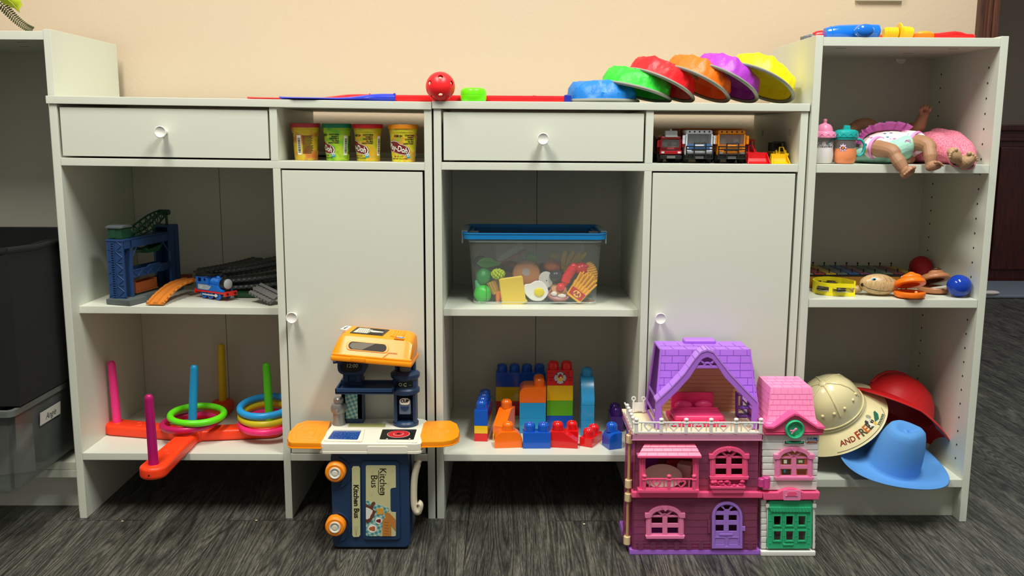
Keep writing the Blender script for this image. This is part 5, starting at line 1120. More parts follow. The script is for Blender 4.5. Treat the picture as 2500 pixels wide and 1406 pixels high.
q = px(1972, 1070.5, yd - .001); mb.text('TRY ME', .0034, WH, T(q.x, yd - .001, q.z), 0, 'LEFT', bold=.03); q = px(1971.5, 1074.3, yd - .001); mb.text('ESSAYE-MOI !', .0030, WH, T(q.x, yd - .001, q.z), 0, 'LEFT', bold=.03); D('sticker', mb, 'small blue sticker reading TRY ME')
mb = MB(hot); yp_ = yd - .012
top = [(1864, 1041), (1870, 1046), (1888, 1046.5), (1898, 1041), (1914, 1030), (1928, 1020), (1940, 1014), (1950, 1016), (1964, 1025), (1980, 1036), (1996, 1046), (2014, 1047)]
mb.prism(pp([(1866, 1040)] + top[1:-1] + [(2013, 1049), (2010, 1055), (2007, 1062), (1869, 1063)], yp_ + .006), yp_ + .006, dk_y)
for k_, (v, e) in enumerate(((1052, 0), (1058, .001))): P3(mb, [(1869, v), (2008, v), (2008, v + 2.2), (1869, v + 2.2)], yp_ + .006, -.0015, 0, .0004)
ped = D('pediment', mb, 'hot pink pediment')
hd = MB(plastic('#ff5a98', .34)); o_ = [px(u, v, yp_) for u, v in top]; n = len(o_)
vs = [p for p in o_] + [p + V((0, .05, .0)) for p in o_] + [p + V((0, .05, .004)) for p in o_] + [p + V((0, 0, .004)) for p in o_]; fs = []
for i in range(n - 1):
    for a_1, b_1 in ((0, 1), (1, 2), (2, 3), (3, 0)): fs.append([a_1 * n + i, b_1 * n + i, b_1 * n + i + 1, a_1 * n + i + 1])
fs += [[0, n, 2 * n, 3 * n][::-1], [n - 1, 2 * n - 1, 3 * n - 1, 4 * n - 1]]; hd.add(vs, fs); D('pediment_hood', hd, 'bright pink rounded hood', ped)
c = px(1942, 1049.7, yp_ - .002); mb = MB(grn).lathe([(.0001, .0), (.0140, .0), (.0145, .0012), (.0150, .0048), (.0175, .0062), (.0190, .0045), (.0195, .0), (.0195, -.006), (.0001, -.006)][::-1], M=T(c.x, yp_ + .004, c.z) @ R(90, 'X'), seg=48); ck_ = D('clock', mb, 'round green clock')
mb = MB(rose); 
for pts in (((1929, 1051), (1936, 1052), (1943, 1047)), ((1933, 1059), (1936, 1054), (1943, 1049))): mb.tube([px(u, v, yp_ - .0015) for u, v in pts], .0016, seg=8)
mb.ell(px(1943, 1048, yp_ - .0015), (.003, .002, .003), seg=10, rings=8); D('clock_hands', mb, 'pink clock hands', ck_)
# tower roof
mb = MB(bub); zT = px(1930, 946, -.142).z; yT0, yT1 = -.142, -.052; zT0 = px(1930, 1040, yd + .002).z
T4 = [(px(1882, 946, yT0).x, yT0, zT), (px(1982, 946, yT0).x, yT0, zT), (px(1982, 946, yT0).x, yT1, zT), (px(1882, 946, yT0).x, yT1, zT)]
B4 = [(px(1869, 1042, yd + .004).x, yd + .004, zT0), (px(2000, 1042, yd + .004).x, yd + .004, zT0), (px(2000, 1042, yd + .004).x, dk_y, zT0), (px(1869, 1042, yd + .004).x, dk_y, zT0)]
# bell shape: flare at the foot
def mid(f, k_): return [tuple(V(B4[i]).lerp(V(T4[i]), f) * 1 + (V(T4[i]) - V(B4[i])).cross(V((0, 0, 0))) * 0 + (V(((T4[0][0] + T4[1][0]) / 2, (yT0 + yT1) / 2, B4[i][2] + (zT - zT0) * f)) - V(B4[i]).lerp(V(T4[i]), f)) * k_) for i in range(4)]
lay = [B4, mid(.06, .03), mid(.2, .06), mid(.5, .05), mid(.85, .0), T4]
vs = [p for l in lay for p in l]; fs = [[i * 4 + j, i * 4 + (j + 1) % 4, i * 4 + 4 + (j + 1) % 4, i * 4 + 4 + j] for i in range(len(lay) - 1) for j in range(4)] + [[len(vs) - 4, len(vs) - 3, len(vs) - 2, len(vs) - 1], [3, 2, 1, 0]]
bm = bmesh.new(); bv = [bm.verts.new(p) for p in vs]; [bm.faces.new([bv[i] for i in f]) for f in fs]; bmesh.ops.bevel(bm, geom=[e for e in bm.edges if e.calc_face_angle(0) > .8], offset=.003, segments=2, affect='EDGES'); mb.bm(bm)
trb = mb; mb = MB(plastic('#e070a8', .45))
def surf(fr, f): # point on the front face of the roof
    a_ = [V(l[0]).lerp(V(l[1]), fr) for l in lay]; hs = [p.z for p in a_]; z = zT0 + (zT - zT0) * f
    for i in range(len(a_) - 1):
        if a_[i].z <= z <= a_[i + 1].z + 1e-9: return a_[i].lerp(a_[i + 1], (z - a_[i].z) / (a_[i + 1].z - a_[i].z))
def surfL(fr, f):
    a_ = [V(l[0]).lerp(V(l[3]), fr) for l in lay]; z = zT0 + (zT - zT0) * f
    for i in range(len(a_) - 1):
        if a_[i].z <= z <= a_[i + 1].z + 1e-9: return a_[i].lerp(a_[i + 1], (z - a_[i].z) / (a_[i + 1].z - a_[i].z))
for r_ in range(6):
    f0 = .10 + r_ * .145
    for sf, rng in ((surf, 6), (surfL, 5)):
        mb.tube([sf(i / 10 * .96 + .02, f0) for i in range(11)], .0005, seg=4)
        for i in range(rng): fr = (i + (.5 if r_ % 2 else .1)) / rng; mb.tube([sf(fr, f0), sf(fr, min(f0 + .145, .98))], .0004, seg=4)
for i in range(1, 4): f = i / 4; mb.tube([V(T4[0]).lerp(V(T4[3]), f) + V((.003, 0, .0001)), V(T4[1]).lerp(V(T4[2]), f) + V((-.003, 0, .0001))], .0005, seg=4)
for i in range(4):
    for j in range(4): fr = (j + (.7 if i % 2 else .3)) / 4.2; p = V(T4[0]).lerp(V(T4[1]), fr); mb.tube([(p.x, yT0 + .0225 * i + .001, zT + .0001), (p.x, yT0 + .0225 * (i + 1), zT + .0001)], .0005, seg=4)
trb.add(mb.v, mb.f, mb.mats[0]); D('tower_roof', trb, 'bubblegum pink brick roof')
mb = MB(mat('glitter_pink', '#ff5fb8', .2, trans=.5)); c = px(1870, 1176); mb.cyl((c.x - .010, yd - .003, px(1860, 1186).z), (c.x - .010, yd - .003, px(1860, 1166).z), .007, bev=.001); mb.cyl((c.x, yd - .002, px(1860, 1190).z), (c.x, yd - .002, px(1860, 1163).z), .008, bev=.001); D('tower_hinge', mb, 'clear glittery pink hinge')
# bed in the attic
y0b, y1b = -.125, -.045; zb_ = zdk - .0015
a, b = px(1641, 1030, y0b), px(1775, 1030, y0b)
bed = thing('toy_bed', 'hot pink toy double bed in the attic of the dollhouse', 'toy bed', ((a.x + b.x) / 2, -.09, zb_))
bw = MB(plastic('#e8306c', .36)); hw_ = (b.x - a.x) / 2; hz = zb_
mbb = MB(plastic('#e8306c', .36)); cxb = (a.x + b.x) / 2
mbb.box(cxb - hw_, cxb + hw_, y0b, y1b, hz, hz + .012, .003); wobj('bed_frame', mbb, bed)
q = MB(plastic('#f2407a', .3)).box(cxb - hw_ * .92, cxb + hw_ * .92, y0b + .003, y1b - .02, hz + .010, hz + .023, .005, seg=3); q.box(cxb - hw_ * .62, cxb + hw_ * .72, y0b - .001, y0b + .004, hz + .010, hz + .019, .001); q.box(cxb - hw_ * .86, cxb + hw_ * .86, y1b - .03, y1b - .022, hz + .022, hz + .026, .002); wobj('quilt', q, bed)
for s_ in (-1, 1): wobj('pillow', MB(plastic('#f2407a', .36)).ell((cxb + s_ * hw_ * .38, y1b - .012, hz + .026), (hw_ * .34, .010, .011)), bed)
h_ = MB(plastic('#e8306c', .36)); yh = y1b - .002; ch = W(1700, 1000, yh)
h_.prism([(cxb - hw_ * .80, hz), (cxb - hw_ * .80, hz + .046), (cxb - hw_ * .74, hz + .052), (cxb + hw_ * .74, hz + .052), (cxb + hw_ * .80, hz + .046), (cxb + hw_ * .80, hz)], yh, yh + .005, bev=.0015); wobj('headboard', h_, bed)
# things on the floor of the upper room
zf = zt1 - .008
tb = MB(plastic('#ecdcc8', .4)); c = px(1617, 1165, -.150); tb.v = []
tb.lathe([(.0001, 0), (.0400, 0), (.0415, .002), (.0415, .006), (.040, .0075), (.0001, .0075)], M=T(c.x, -.146, zf + .032) @ R(58, 'X') @ S(1, .62, 1), seg=40); obj('toy_table', tb, label='cream oval toy table top leaning behind the dollhouse balcony', cat='toy table')
mb = MB(plastic('#dccab8', .4)).box(-.0155, .0155, -.014, .014, 0, .052, .003); c = px(1675, 1150, -.125); obj('toy_cupboard', mb, label='cream toy cupboard behind the dollhouse balcony', cat='toy cupboard', loc=(c.x, -.118, zf + .0005), rot=(0, 0, -.45))
mb = MB(lilacd).box(-.016, .016, -.002, .002, .018, .052, .001); mb.box(-.016, .016, -.016, .002, .016, .020, .001)
for sx in (-1, 1):
    for sy in (-.015, .001): mb.box(sx * .0145 - .0015, sx * .0145 + .0015, sy - .0015, sy + .0015, 0, .017)
c = px(1590, 1150, -.10); obj('toy_chair', mb, label='purple toy chair in the upper room of the dollhouse', cat='toy chair', loc=(c.x, -.088, zf + .0005), rot=(0, 0, .35))
mb = MB(plastic('#f0a050', .45)); c = px(1722, 1175, -.145)
for i in range(8): q = i * PI / 4; mb.ell((.006 * math.cos(q), .006 * math.sin(q), .015), (.0085, .0085, .014), seg=12, rings=8)
mb.cyl((0, 0, .027), (.002, 0, .034), .002, .0015, m=plastic('#c87830', .5)); obj('toy_pumpkin', mb, label='orange toy pumpkin beside the upper window of the dollhouse', cat='toy pumpkin', loc=(c.x, -.145, zf + .0005))
mb = MB(plastic('#c23048', .4)).box(-.018, .018, -.008, .008, 0, .040, .006); c = px(1650, 1150, -.08); obj('toy_armchair', mb, label='dark red toy armchair back behind the cream cupboard', cat='toy armchair', loc=(c.x, -.066, zf + .0005))

# ================================================================ TUB OF PLAY FOOD
def alphamat(name, col, alpha, rough=.12, spec=.6):
    return mat(name, col, rough, spec=spec, alpha=alpha)
tubm = alphamat('clear_tub', '#dfe8e4', .11, .08); tubr = alphamat('clear_tub_edge', '#d4e0da', .45, .1)
zt_ = ZS + .0013; yt0, yt1 = .098, .285
xb0_, xb1_ = W(1156, 745, yt0).x, W(1456, 745, yt0).x; xt0_, xt1_ = W(1144, 588, yt0 - .008).x, W(1470, 588, yt0 - .008).x; ztop_ = W(1300, 583, yt0 - .008).z
tub = thing('storage_tub', 'clear plastic tub full of play food under a bright blue lid', 'storage tub', ((xb0_ + xb1_) / 2, (yt0 + yt1) / 2, zt_))
mb = MB(tubm)
def rr3(x0, x1, y0, y1, z, r): return [V((x, y, z)) for x, y in rrect(x0, x1, y0, y1, r, 5)]
L0 = rr3(xb0_ + .006, xb1_ - .006, yt0 + .006, yt1 - .006, zt_ + .0005, .012); L1 = rr3(xb0_, xb1_, yt0, yt1, zt_ + .005, .016); L2 = rr3(xt0_, xt1_, yt0 - .008, yt1 + .006, ztop_ - .004, .020)
n = len(L0); vs = L0 + L1 + L2; fs = [list(range(n))[::-1]] + [[k_ * n + i, k_ * n + (i + 1) % n, (k_ + 1) * n + (i + 1) % n, (k_ + 1) * n + i] for k_ in range(2) for i in range(n)]
mb.add(vs, fs)

tb_ = wobj('tub_body', mb, tub)
mb = MB(tubr); mb.tube(L1, .0012, closed=True, seg=6); mb.tube([p + V((0, 0, -.002)) for p in L2], [(.002, .003)] * n, closed=True, seg=6)
wobj('tub_edge', mb, tub, 'thicker clear edges')
blu = plastic('#1487cf', .3); lx0, lx1 = W(1129, 575, yt0 - .012).x, W(1482, 575, yt0 - .012).x
mb = MB(blu); o3 = rrect(lx0, lx1, yt0 - .014, yt1 + .012, .022, 6); i3 = rrect(lx0 + .012, lx1 - .012, yt0 - .002, yt1, .016, 6)
zl = ztop_ - .001; mb.prism(o3, zl, zl + .0125, plane='xy', holes=[i3]); mb.tube([V((x, y, zl + .0125)) for x, y in o3], .0018, closed=True, seg=8)
mb.prism(i3, zl - .002, zl + .001, plane='xy', m=plastic('#0f5f96', .25)); i4 = rrect(lx0 + .022, lx1 - .022, yt0 + .010, yt1 - .012, .012, 6); mb.prism(i3, zl + .001, zl + .0075, plane='xy', holes=[i4], m=plastic('#0f6ba8', .25))
lid_ = wobj('lid', mb, tub, 'bright blue lid with a sunken top')
lt = mat('latch_blue', '#a9c4cc', .3)
for s_, xx in ((-1, lx0), (1, lx1)):
    mb = MB(lt); mb.box(xx + s_ * .0035, xx - s_ * .010, yt0 + .03, yt1 - .03, zl + .0115, zl + .0155, .0015); mb.box(xx + s_ * .0040, xx + s_ * .0005, yt0 + .03, yt1 - .03, zl - .014, zl + .0155, .0015); mb.box(xx - s_ * .012, xx - s_ * .034, yt0 + .05, yt0 + .075, zl + .008, zl + .0105, .001)
    q_ = wobj('latch', mb, tub, 'pale latch'); q_.parent = lid_

def food(name, label, cat, mb, u, v, y, rot=(0, 0, 0), M=None):
    p = W(u, v, y); o = obj(name, mb, label=label, cat=cat, group='play food in the clear tub', loc=p, rot=tuple(math.radians(a) for a in rot)); return o
K_ = 1 / 1075
def bumpy(col, rx, ry, rz, amp, fr, nm=None, seed=0, seg=32, rough=.35):
    mb = MB(plastic(col, rough)); mb.ell((0, 0, 0), (rx, ry, rz), seg=seg, rings=20); mb.v = [p * (1 + amp * noise.noise(p * fr + V((seed, 0, 0)))) for p in mb.v]; return mb
yf_ = .128
mb = bumpy('#2fc832', .0205, .0205, .0205, .10, 90, seed=3); mb.tube([(.006 + .0035 * math.sin(q), -math.sqrt(max(0, .0209 ** 2 - (.006 + .0035 * math.sin(q)) ** 2 - (.0205 * math.cos(q)) ** 2)), .0205 * math.cos(q)) for q in [PI * i / 14 for i in range(15)]], .0006, seg=6, m=plastic('#0c4a14', .5))
food('toy_cabbage', 'bright green toy cabbage in the lower left corner of the clear tub', 'toy food', mb, 1178, 716, yf_)
food('toy_pepper', 'dark green toy pepper above the toy cabbage', 'toy food', bumpy('#1c8a3a', .018, .017, .019, .16, 60, seed=1), 1181, 675, yf_ + .004)
mb = MB(plastic('#4fb878', .3)).cyl((0, 0, -.010), (.003, 0, .008), .009, .005, seg=7, bev=.002); food('toy_leaf_stalk', 'pale green toy stalk at the left wall of the tub', 'toy food', mb, 1165, 692, yf_ + .002, (0, -30, 0))
mb = MB(plastic('#b4cc1c', .3)); r5 = random.Random(5)
for i in range(46):
    q = i * 2.39996; zz = 1 - 2 * (i + .5) / 46; rr = math.sqrt(1 - zz * zz); mb.ell((.0135 * rr * math.cos(q), .011 * rr * math.sin(q), .0098 * zz), .0036, seg=10, rings=6)
food('toy_grapes', 'yellow green toy bunch of grapes above the yellow bread slice', 'toy food', mb, 1216, 669, yf_ - .008)
mb = MB(plastic('#4ea83c', .4)); pts = [(-.026, -.002), (-.018, .008), (-.006, .012), (.006, .011), (.016, .005), (.026, .000), (.034, .004), (.026, -.006), (.012, -.009), (-.004, -.012), (-.016, -.010)]
mb.prism(pts, -.002, .002, bev=.001); mb.tube([(-.02, -.003, 0), (0, -.003, .001), (.022, -.003, -.003)], .0008, seg=6); food('toy_lettuce_leaf', 'green toy lettuce leaf high on the left side of the tub', 'toy food', mb, 1191, 641, yf_ + .012)
mb = MB(plastic('#23282a', .4)); mb.lathe([(.0001, 0), (.013, 0), (.016, .004), (.017, .008), (.0162, .008), (.015, .005), (.0001, .003)], M=R(70, 'X'), seg=36); mb.tube([(.018, -.002, -.004), (.032, -.004, -.002), (.046, -.004, -.006), (.080, -.004, -.018)], [(.002, .003), (.002, .003), (.003, .006), (.003, .008)], seg=10, flat=(0, 1, 0))
food('toy_frying_pan', 'black toy frying pan behind the grapes at the left of the tub', 'toy food', mb, 1174, 643, yf_ + .022)
mb = MB(mat('toy_bun', '#b87a48', .4)); mb.lathe([(.0001, -.008), (.026, -.008), (.031, -.005), (.0325, .001), (.030, .007), (.022, .0105), (.010, .012), (.0001, .0122)], M=R(90, 'X'), seg=48); mb.prism(circ(-.001, .003, .0090), -.0128, -.0118, m=mat('velcro', '#a39a90', .8))
food('toy_bun', 'large round brown toy bun with a pale dot in the middle of the tub', 'toy food', mb, 1285, 668, yf_ + .010, (-12, 0, 0))
mb = MB(mat('toy_bread_face', '#e9c93c', .5, bump=.2, bscale=400)); pts = rrect(-.0255, .0275, -.031, .033, .004, 4)
pb = [(-.028, -.028), (-.026, -.032), (-.012, -.0335), (.014, -.0335), (.028, -.031), (.030, -.026), (.027, -.021), (.0265, .028), (.0235, .031), (-.0225, .031), (-.0265, .028), (-.0265, -.021), (-.029, -.026)]
mb.prism(pb, -.004, .0045, bev=.002, seg=3); mb.prism([(x * 1.03, z * 1.03) for x, z in pb], -.001, .002, m=plastic('#f5e06a', .5), bev=.001)
food('toy_bread_slice', 'yellow toy bread slice leaning against the front wall of the tub', 'toy food', mb, 1251, 710, yt0 + .013, (0, -8, 0))
mb = MB(plastic('#c89a38', .45)); 
for i in range(12): q = i * PI / 6; mb.tube([(.009 * math.cos(q), .009 * math.sin(q), -.014), (.013 * math.cos(q), .013 * math.sin(q), .014)], .0028, seg=8)
mb.lathe([(.0001, -.014), (.009, -.014), (.013, .014), (.0001, .014)], seg=20); mb.ell((0, 0, -.014), (.012, .012, .006), seg=16, rings=8)
food('toy_cupcake', 'ridged ochre toy cupcake case left of the yellow bread slice', 'toy food', mb, 1207, 699, yf_ + .004, (0, -22, 0))
mb = MB(plastic('#f07a28', .35)).lathe([(.0001, -.016), (.004, -.013), (.0075, -.002), (.008, .008), (.005, .013), (.0001, .014)], seg=20); food('toy_carrot', 'small orange toy carrot low beside the yellow bread slice', 'toy food', mb, 1218, 724, yf_ - .004, (0, 12, 0))
eg = [(-.0275, .012), (-.024, .016), (-.014, .0175), (-.004, .023), (.004, .0245), (.014, .022), (.022, .014), (.027, .004), (.027, -.006), (.022, -.014), (.014, -.021), (.002, -.0225), (-.010, -.020), (-.020, -.012), (-.0265, -.002)]
eg = [(p.x, p.y) for p in catmull([(x, z, 0) for x, z in eg], 3, True)]
mb = MB(plastic('#efeee6', .35)).prism(eg, -.0025, .003, bev=.0018, seg=3); mb.ell((.0065, -.0025, -.002), (.0118, .004, .0108), m=plastic('#e8d71e', .3), seg=28); food('toy_fried_egg', 'white toy fried egg with a yellow yolk at the front of the tub', 'toy food', mb, 1309, 711, yt0 + .014)
mb = MB(plastic('#dfded6', .35)); ms_ = circ(0, 0, .0175, 28, .0195); ms_ = [p for p in ms_ if (p[0] - .018) ** 2 + (p[1] - .002) ** 2 > .0105 ** 2]; mb.prism(ms_, -.004, .005, bev=.002); mb.cyl((.001, -.0046, -.001), (.001, -.0036, -.001), .0013, m=BK, seg=10); food('toy_mushroom', 'white toy mushroom half with a bite shaped notch beside the black olive', 'toy food', mb, 1333, 683, yf_)
mb = MB(plastic('#33363a', .25)).ell((0, 0, 0), (.0148, .014, .0145), seg=28, rings=18); mb.cyl((.012, 0, .010), (.018, 0, .016), .0016, m=BK, seg=8); food('toy_olive', 'round black toy olive in the right half of the tub', 'toy food', mb, 1357, 674, yf_ - .006)
mb = MB(plastic('#c86a40', .4))
for i in range(10): q = i * PI / 5; mb.ell((.011 * math.cos(q), .009 * math.sin(q), 0), (.0105, .0105, .0135), seg=14, rings=10)
food('toy_pumpkin', 'ribbed orange brown toy pumpkin high in the right half of the tub', 'toy food', mb, 1348, 649, yf_ + .022, (0, 15, 0))
mb = MB(plastic('#e22a30', .2)).tube(catmull([(.010, 0, .018), (.004, 0, .006), (-.004, 0, -.006), (-.008, 0, -.018)], 4), [.006] + [.0108] * 11 + [.007], seg=18); mb.ell((-.0085, 0, -.018), .0085, seg=14); mb.ell((.011, 0, .019), .0088, seg=14)
food('toy_sausage', 'glossy red toy sausage standing in the right half of the tub', 'toy food', mb, 1388, 671, yf_ - .008)
mb = bumpy('#d8323a', .0098, .0098, .0098, .12, 160, seed=9, rough=.2); food('toy_radish', 'small round red toy radish below the toy sausage', 'toy food', mb, 1369, 701, yf_ - .016)
mb = MB(plastic('#b87a3c', .4)).lathe([(.0001, .003), (.016, .003), (.0175, .001), (.0175, -.001)], M=R(58, 'X') @ S(1, .85, 1), seg=32); mb.lathe([(.0182, .0008), (.019, -.001), (.0175, -.004), (.0001, -.004)], M=R(58, 'X') @ S(1, .85, 1), seg=32, m=plastic('#f0cf78', .4), caps=False); food('toy_pancake', 'round brown toy pancake with a cream edge under the red radish', 'toy food', mb, 1364, 705, yf_ - .010)
mb = MB(plastic('#9a5a54', .35)).lathe([(.0001, -.004), (.025, -.004), (.0265, 0), (.025, .004), (.021, .0045), (.019, .001), (.0001, .001)], M=R(55, 'X') @ S(1, .62, 1), seg=40); mb.ell((-.010, -.004, .002), (.007, .003, .006), m=plastic('#e3ddd4', .4)); mb.ell((.008, -.004, -.001), (.010, .003, .0055), m=plastic('#e3ddd4', .4)); food('toy_steak', 'reddish brown toy steak with pale fat right of the fried egg', 'toy food', mb, 1363, 720, yf_ - .014, (0, 6, 0))
mb = bumpy('#c82630', .0165, .015, .0155, .14, 70, seed=4, rough=.25); mb.cyl((.010, -.006, .006), (.018, -.008, .009), .006, .001, seg=12); food('toy_tomato', 'red toy tomato with a pointed tip near the right end of the tub', 'toy food', mb, 1418, 656, yf_)
mb = MB(plastic('#d8a01c', .35)); r6 = random.Random(6)
for i in range(16):
    for j in range(14):
        a = -PI / 2 + PI * (j + .5) / 14; q = 2 * PI * (i + .5 * (j % 2)) / 16; mb.ell((.0145 * math.cos(a) * math.cos(q), .0125 * math.cos(a) * math.sin(q), .026 * math.sin(a)), .0025, seg=6, rings=5)
mb.ell((0, 0, 0), (.0145, .0125, .026)); food('toy_corn', 'yellow toy corn cob against the right wall of the tub', 'toy food', mb, 1441, 668, yf_ + .002, (0, -10, 0))
fr = MB(plastic('#f2b224', .35)); r7 = random.Random(7)
for i in range(16): x = -.019 + .0025 * i; h = .026 + r7.random() * .010 + (.006 if 4 < i < 12 else 0); fr.box(x - .0020, x + .0020, -.006 + (i % 3) * .003, -.001 + (i % 3) * .003, -.008, h, .0012, M=R(x * 500, 'Y'))
fr.prism([(-.023, .004), (.023, .004), (.021, -.008), (-.021, -.008)], -.004, .006, bev=.001); fr.prism([(-.0205, -.008), (.0205, -.008), (.0185, -.034), (-.0185, -.034)], -.005, .006, bev=.0012)
fr.prism([(-.0185, -.010), (.0185, -.010), (.0165, -.0285), (-.0165, -.0285)], -.0056, -.004, m=plastic('#c4282c', .3), bev=.0003); fr.prism(circ(0, -.0195, .0098, 28, .0075), -.0062, -.005, m=plastic('#f0c060', .4)); fr.text('AA', .0115, plastic('#a81c20', .4), T(0, -.0066, -.0195), 0, bold=.04)
food('toy_fries', 'yellow toy fries in a red box marked AA inside the clear tub', 'toy food', fr, 1421, 700, yt0 + .014, (0, 37, 0))
mb = MB(plastic('#c8a824', .4))
for i, (a, x) in enumerate(((8, -.016), (20, -.004), (30, .008), (38, .018))): mb.tube([V((x, 0, 0)) + (R(a + b_, 'Y') @ V((0, 0, r_))) for r_, b_ in ((-.024, -14), (-.012, -6), (.004, 0), (.018, 2), (.027, 4))], [.004, .0062, .0066, .006, .003], seg=8)
food('toy_bananas', 'dull yellow bunch of toy bananas high in the right half of the tub', 'toy food', mb, 1392, 638, yf_ + .016)
mb = MB(mat('toy_blade', '#8c9490', .2, alpha=.75)).prism([(-.030, -.020), (-.026, -.012), (.028, .026), (.030, .022), (.026, .004), (-.020, -.022)], -.0008, .0008); food('toy_knife', 'grey bladed toy knife leaning in the upper left of the tub', 'toy food', mb, 1247, 614, yf_ + .008)
mb = MB(plastic('#7c3028', .4)).tube([(-.032, 0, -.014), (-.006, 0, 0), (.022, 0, .016), (.030, 0, .016)], [.005, .0052, .0045, .006], seg=10); food('toy_spatula', 'dark red toy utensil handle under the grey toy knife', 'toy food', mb, 1250, 632, yf_ + .016)
mb = MB(alphamat('clear_bag', '#c9d2cc', .16, .25)); g = []; 
for i in range(13):
    for j in range(7): x = -.10 + .2 * i / 12; z = -.028 + .056 * j / 6; g.append((x, .006 * noise.noise(V((x * 30, z * 40, 0))), z + .012 * noise.noise(V((x * 22, 3, 0)))))
mb.add(g, [(i * 7 + j, (i + 1) * 7 + j, (i + 1) * 7 + j + 1, i * 7 + j + 1) for i in range(12) for j in range(6)]); food('plastic_bag', 'crumpled clear plastic bag in the top of the tub', 'plastic bag', mb, 1318, 612, yf_ + .004)
mb = MB(alphamat('grey_lid', '#8f9c94', .6, .3)).box(-.056, .056, -.03, .03, 0, .003, .001); food('toy_tray', 'flat grey toy tray lying on the bottom of the tub', 'toy food', mb, 1334, 737, yf_ + .014)
for nm, lb, col, u, v, y, r_, sd in (('toy_potato', 'brown toy potato low at the back left of the tub', '#8a5a34', 1205, 722, .16, (.016, .014, .012), 2), ('toy_orange', 'orange toy fruit behind the brown toy bun', '#d87024', 1250, 655, .17, (.018, .018, .017), 3), ('toy_avocado', 'dark green toy avocado behind the egg and mushroom', '#2c5a30', 1312, 690, .17, (.020, .016, .018), 5), ('toy_lime', 'light green toy fruit high at the centre of the tub', '#5aa83c', 1298, 628, .165, (.015, .014, .012), 6), ('toy_lemon', 'yellow toy lemon at the top beside the banana bunch', '#d8b83c', 1354, 624, .175, (.014, .013, .011), 7), ('toy_cucumber', 'dark green toy cucumber low behind the box of fries', '#4f7a28', 1405, 727, .15, (.030, .013, .009), 8), ('toy_apple', 'dull red toy apple behind the red toy sausage', '#9c2c28', 1375, 655, .175, (.018, .017, .017), 9), ('toy_pear', 'grey green toy pear behind the toy pepper at the left', '#5c8a54', 1200, 652, .185, (.018, .016, .018), 10), ('toy_peach', 'orange toy peach low at the right end of the tub', '#cf8a5c', 1432, 738, .15, (.020, .015, .006), 11), ('toy_melon', 'dark green toy melon behind the toy corn', '#35602c', 1430, 690, .19, (.026, .022, .024), 12), ('toy_beetroot', 'dark purple toy beetroot behind the black olive', '#4a2a3c', 1335, 660, .20, (.022, .02, .02), 13), ('toy_aubergine', 'dark toy aubergine behind the frying pan handle', '#2c3034', 1238, 700, .19, (.028, .02, .02), 14)):
    food(nm, lb, 'toy food', bumpy(col, *r_, .12, 70, seed=sd, seg=24), u, v, y)

# ================================================================ TOY RAILWAY ON THE LEFT SHELF
ZA_ = zA(-1.45, ZS) + .0004
P0 = WZ(298, 726, ZA_ + .014); P1 = WZ(411, 699, ZA_ + .010); P1.y = min(P1.y, .335)
dvec = V((P1.x - P0.x, P1.y - P0.y, 0)); Lc = dvec.length; yawc = math.atan2(dvec.y, dvec.x)
cr = thing('toy_crane', 'blue and green plastic toy crane station on a grey base', 'toy crane', (P0.x, P0.y, ZA_), (0, 0, yawc))
bl = plastic('#284778', .45); gr_m = plastic('#1c4a32', .45); gb = plastic('#57605e', .55); Wc = .0205
def C(n, mb, lab=None, par=None): o = obj(n, mb, cr if par is None else par, lab); return o
mb = MB(gb); mb.prism([(-.026, -.036), (.030, -.042), (.034, -.030), (Lc + .02, -.028), (Lc + .022, .026), (-.020, .026)], 0, .014, plane='xy', bev=.003); C('base', mb, 'grey stone patterned base')
mb = MB(bl); zb0 = .0142; H_ = .146
for sx in (-.0155, .0125):
    for sy in (-Wc, Wc - .004): mb.box(sx, sx + .005, sy, sy + .004, zb0, H_, .0008)
mb.box(-.0150, -.0125, -Wc, Wc, zb0, H_); mb.box(-.0155, -.0125, -Wc, Wc, zb0, zb0 + .004); mb.box(-.0165, .018, -Wc - .001, Wc + .001, H_ - .005, H_, .001)
mb.box(.011, .0135, -Wc, Wc, zb0, H_)
for i in range(5):
    z0 = zb0 + .004 + i * .0255
    for a, b_ in (((-.0155, -.002, z0), (-.0155, -Wc + .003, z0 + .012)), ((-.0155, -.002, z0 + .024), (-.0155, -Wc + .003, z0 + .012)), ((-.0155, -.002, z0), (-.0155, -Wc + .003, z0))): mb.tube([a, b_], .0009, seg=5)
    mb.box(-.0162, -.0145, Wc - .010, Wc - .003, z0 + .002, z0 + .003); mb.box(-.0162, -.0145, Wc - .010, Wc - .009, z0 + .002, z0 + .022)
C('tower', mb, 'blue tower with a moulded ladder')
mb = MB(bl)
for sy in (.0005, .0085): mb.box(-.0175, -.0155, sy, sy + .0012, zb0, H_ - .006)
for i in range(24): z = zb0 + .003 + i * .0052; mb.box(-.0170, -.0160, .0005, .0095, z, z + .0020)
C('ladder', mb)
mb = MB(bl)
for sy in (-Wc, Wc - .005):
    mb.box(-.015, Lc + .012, sy, sy + .005, H_ - .022, H_ - .002, .0008)
    for x0, s_ in ((.016, 1), (Lc - .020, -1)): mb.tube([(x0, sy + .0025, H_ - .046), (x0 + s_ * .022, sy + .0025, H_ - .022)], .0018, seg=6)
mb.box(-.015, Lc + .012, -Wc, Wc, H_ - .005, H_ - .001); C('top_beam', mb)
mb = MB(bl)
